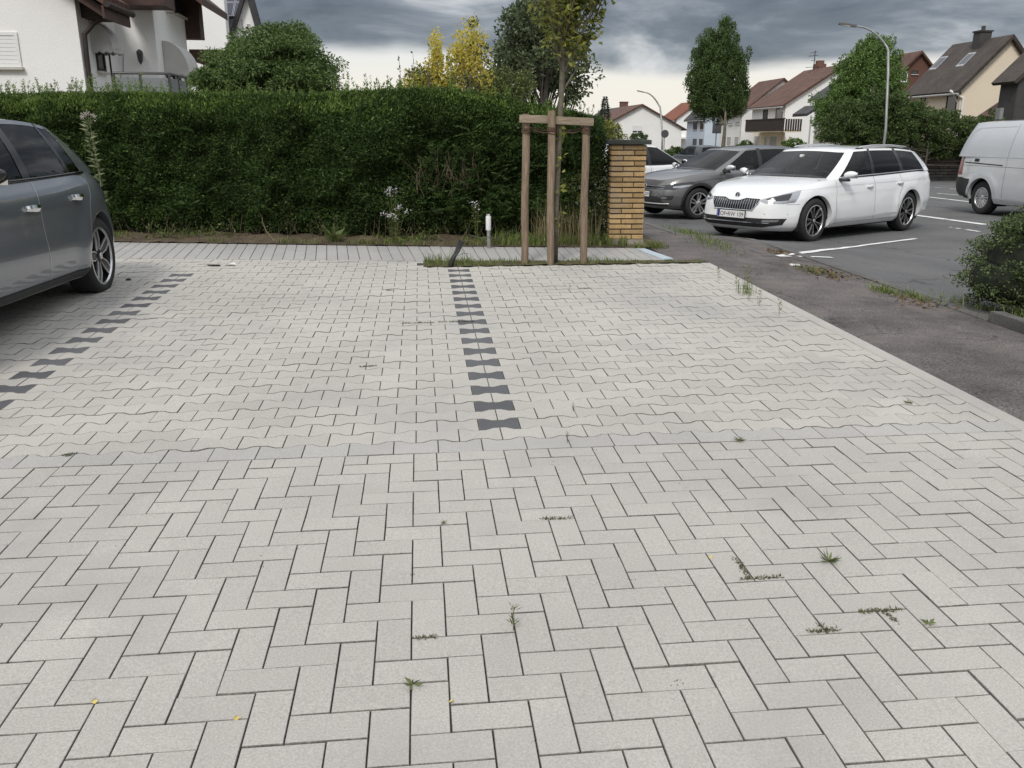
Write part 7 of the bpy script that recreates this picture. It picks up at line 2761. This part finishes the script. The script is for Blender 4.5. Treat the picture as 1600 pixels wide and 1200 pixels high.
# ------------------------------------------------------------------ plants before the hedge
def flowers(name, label, base, stems, m, petal=.02, group=None, hjit=.0, leafy=True, cat='flower'):
    o = empty(name, base, 0, label, cat, group)
    B = np.array(base)
    PP, AA, LP_, LA_ = [], [], [], []
    mb = MB()
    for (tx, tz, n) in stems:
        tip = np.array([tx, random.gauss(-.05, .03), tz])
        mb.tube([(tx * .2, 0, 0), (tx * .6, -.02, tz * .55), tip], [.004, .003, .0015], 4, False)
        for i in range(n):
            PP.append(tip + RNG.normal(0, .018, 3))
            AA.append(RNG.normal(0, 1, 3) + np.array([0, -.5, .6]))
        for i in range(14):
            f = random.uniform(.1, .95)
            LP_.append(np.array([tx * (.2 + .8 * f), -.03 * f, tz * f]))
            LA_.append((random.gauss(0, 1), random.gauss(0, 1), .4))
    mb.build('stems', M['weed'], o)
    if PP: leaves('blossoms', np.array(PP), np.array(AA), petal, petal * .6, m, o, jitter=.3)
    if leafy: leaves('leaves', np.array(LP_), np.array(LA_), .045, .012, M['weed'], o, jitter=.2)


def front_of_hedge(px_, y_off=.0):
    """ground point just before the hedge face seen at column px_"""
    Y = 8.3
    for i in range(5):
        p = PY(px_, 360, Y)
        Y = hfront(p[0]) - .06 + y_off
    p = PY(px_, 360, Y)
    return np.array([p[0], Y, gz(p[0], min(Y, 8.4)) + .03])


def zat(px_, py_, b):
    return PY(px_, py_, b[1])[2] - b[2]


b = front_of_hedge(616)
flowers('white_flowers', 'white flower clump in front of the hedge left of the steel post', b, [((px_ - 616) * .0075, zat(px_, py_, b), 16) for px_, py_ in ((607, 298), (613, 294), (620, 297), (612, 303), (622, 324), (627, 322), (613, 336), (618, 339), (608, 336), (635, 330), (604, 334))], M['flower_white'])
b = front_of_hedge(745)
flowers('white_flowers', 'small white flower sprig against the hedge above the steel post', b, [((px_ - 745) * .0075, zat(px_, py_, b), 9) for px_, py_ in ((738, 316), (742, 322), (748, 318), (746, 326))], M['flower_white'])
# thistle
b = front_of_hedge(163, -.05)
o = empty('thistle', b, 0, 'tall pale thistle standing in front of the hedge behind the grey car', 'thistle')
hh_ = zat(160, 182, b)
PP, AA = [], []
for i in range(150):
    f = random.uniform(.25, .97)
    PP.append(np.array([.03 * math.sin(f * 5), 0, hh_ * f]))
    t_ = random.uniform(0, 6.28)
    AA.append((math.cos(t_), math.sin(t_) - .3, .35))
M['thistle'] = mat('thistle_leaf', (0.17, 0.21, 0.10), .7, island=.3, tint=(0.26, 0.28, 0.16), trans=.2)
leaves('leaves', np.array(PP), np.array(AA), .085, .022, M['thistle'], o, jitter=.2)
mb = MB().tube([(0, 0, 0), (.03, 0, hh_ * .5), (-.01, 0, hh_)], [.008, .006, .004], 6)
hd_ = []
for (dx, dz) in ((-.04, .02), (.03, .01), (.065, -.005), (-.01, .035), (-.07, -.01)):
    mb.tube([(-.01, 0, hh_ * .93), (dx, -.02, hh_ + dz)], [.003, .002], 4, False)
    for i in range(26):
        PP_ = np.array([dx, -.02, hh_ + dz]) + RNG.normal(0, .012, 3)
        hd_.append(PP_)
mb.build('stem', M['thistle'], o)
leaves('fluffy_heads', np.array(hd_), RNG.normal(0, 1, (len(hd_), 3)) + np.array([0, 0, .6]), .022, .008, mat('thistle_fluff', (0.55, 0.48, 0.45), .9, island=.2), o)
# dock
b = front_of_hedge(520, -.12)
o = empty('dock_plant', b, 0, 'broad leaved dock plant at the walkway edge under the hedge', 'plant')
n = 14
t_ = np.linspace(0, 6.283, n, endpoint=False) + RNG.normal(0, .2, n)
leaves('leaf', np.zeros((n, 3)) + np.array([0, 0, .01]), np.stack([np.cos(t_), np.sin(t_) * .6, RNG.uniform(.25, 1.3, n)], 1), .19, .075, M['weed'], o, jitter=.1)
for (px_, lab, sc_) in ((325, 'leafy weed at the foot of the hedge left of the dock plant', .7), (250, 'leafy weed at the foot of the hedge nearest the grey car', .6), (660, 'grassy weed clump at the foot of the hedge right of the dock plant', .6)):
    b = front_of_hedge(px_, -.08)
    o = empty('hedge_foot_weed', b, 0, lab, 'weed', 'weeds at the hedge foot')
    n = 120
    P = RNG.normal(0, .07, (n, 3)) * np.array([1.6, .6, 1])
    P[:, 2] = np.abs(P[:, 2]) * 1.2
    leaves('leaves', P, RNG.normal(0, 1, (n, 3)) + np.array([0, -.2, .5]), .06, .016, M['weed'], o)
    MB().tube([(0, 0, 0), (.02, 0, .12)], [.004, .002], 5).build('stem', M['weed'], o)
# straw stalk
b = front_of_hedge(425, -.1)
tag(MB().tube([b + np.array([.03, -.08, .0]), b + np.array([-.06, 0, .10]), b + np.array([-.11, .02, .20]), b + np.array([-.10, .03, .26])], [.004, .004, .003, .002], 5).build('straw_stalk', M['dry_grass']), 'single bent straw stalk before the hedge', 'stalk')
# aster shrub between hedge and pillar
b = np.array(PW(2.16, 7.92)); b[2] += .0
o = empty('aster_shrub', b, 0, 'loose shrub with tiny white blossoms between the stakes and the brick pillar', 'shrub')
el = [(-.05, .05, .55, .36, .25, .40), (.12, .1, .42, .25, .2, .30), (-.22, .1, .75, .22, .2, .25)]
C = crown('foliage', el, 150, .07, 36, .032, .012, M['olive'], o, shell=.1)
limbs('stems', b, C[::6], [(0, 0, 0), (0, 0, .3), (0, 0, .6)], .01, M['dark_bark'], o, n=4, rtip=.002)
Cb = C[RNG.choice(len(C), 90)] + RNG.normal(0, .05, (90, 3)) + np.array([0, -.04, .02])
k = np.repeat(np.arange(90), 5)
leaves('blossoms', Cb[k] + RNG.normal(0, .008, (len(k), 3)), RNG.normal(0, 1, (len(k), 3)) + np.array([0, -.4, .4]), .014, .009, M['flower_white'], o)
b = np.array(PW(2.30, 8.15))
flowers('yellow_flowers', 'yellow blossom spray at the left edge of the brick pillar', b, [((px_ - 948) * .0078 + .0, PY(px_, py_, b[1])[2] - b[2], 16) for px_, py_ in ((950, 243), (947, 250), (951, 256), (945, 256), (953, 249))], M['flower_yellow'], .022)
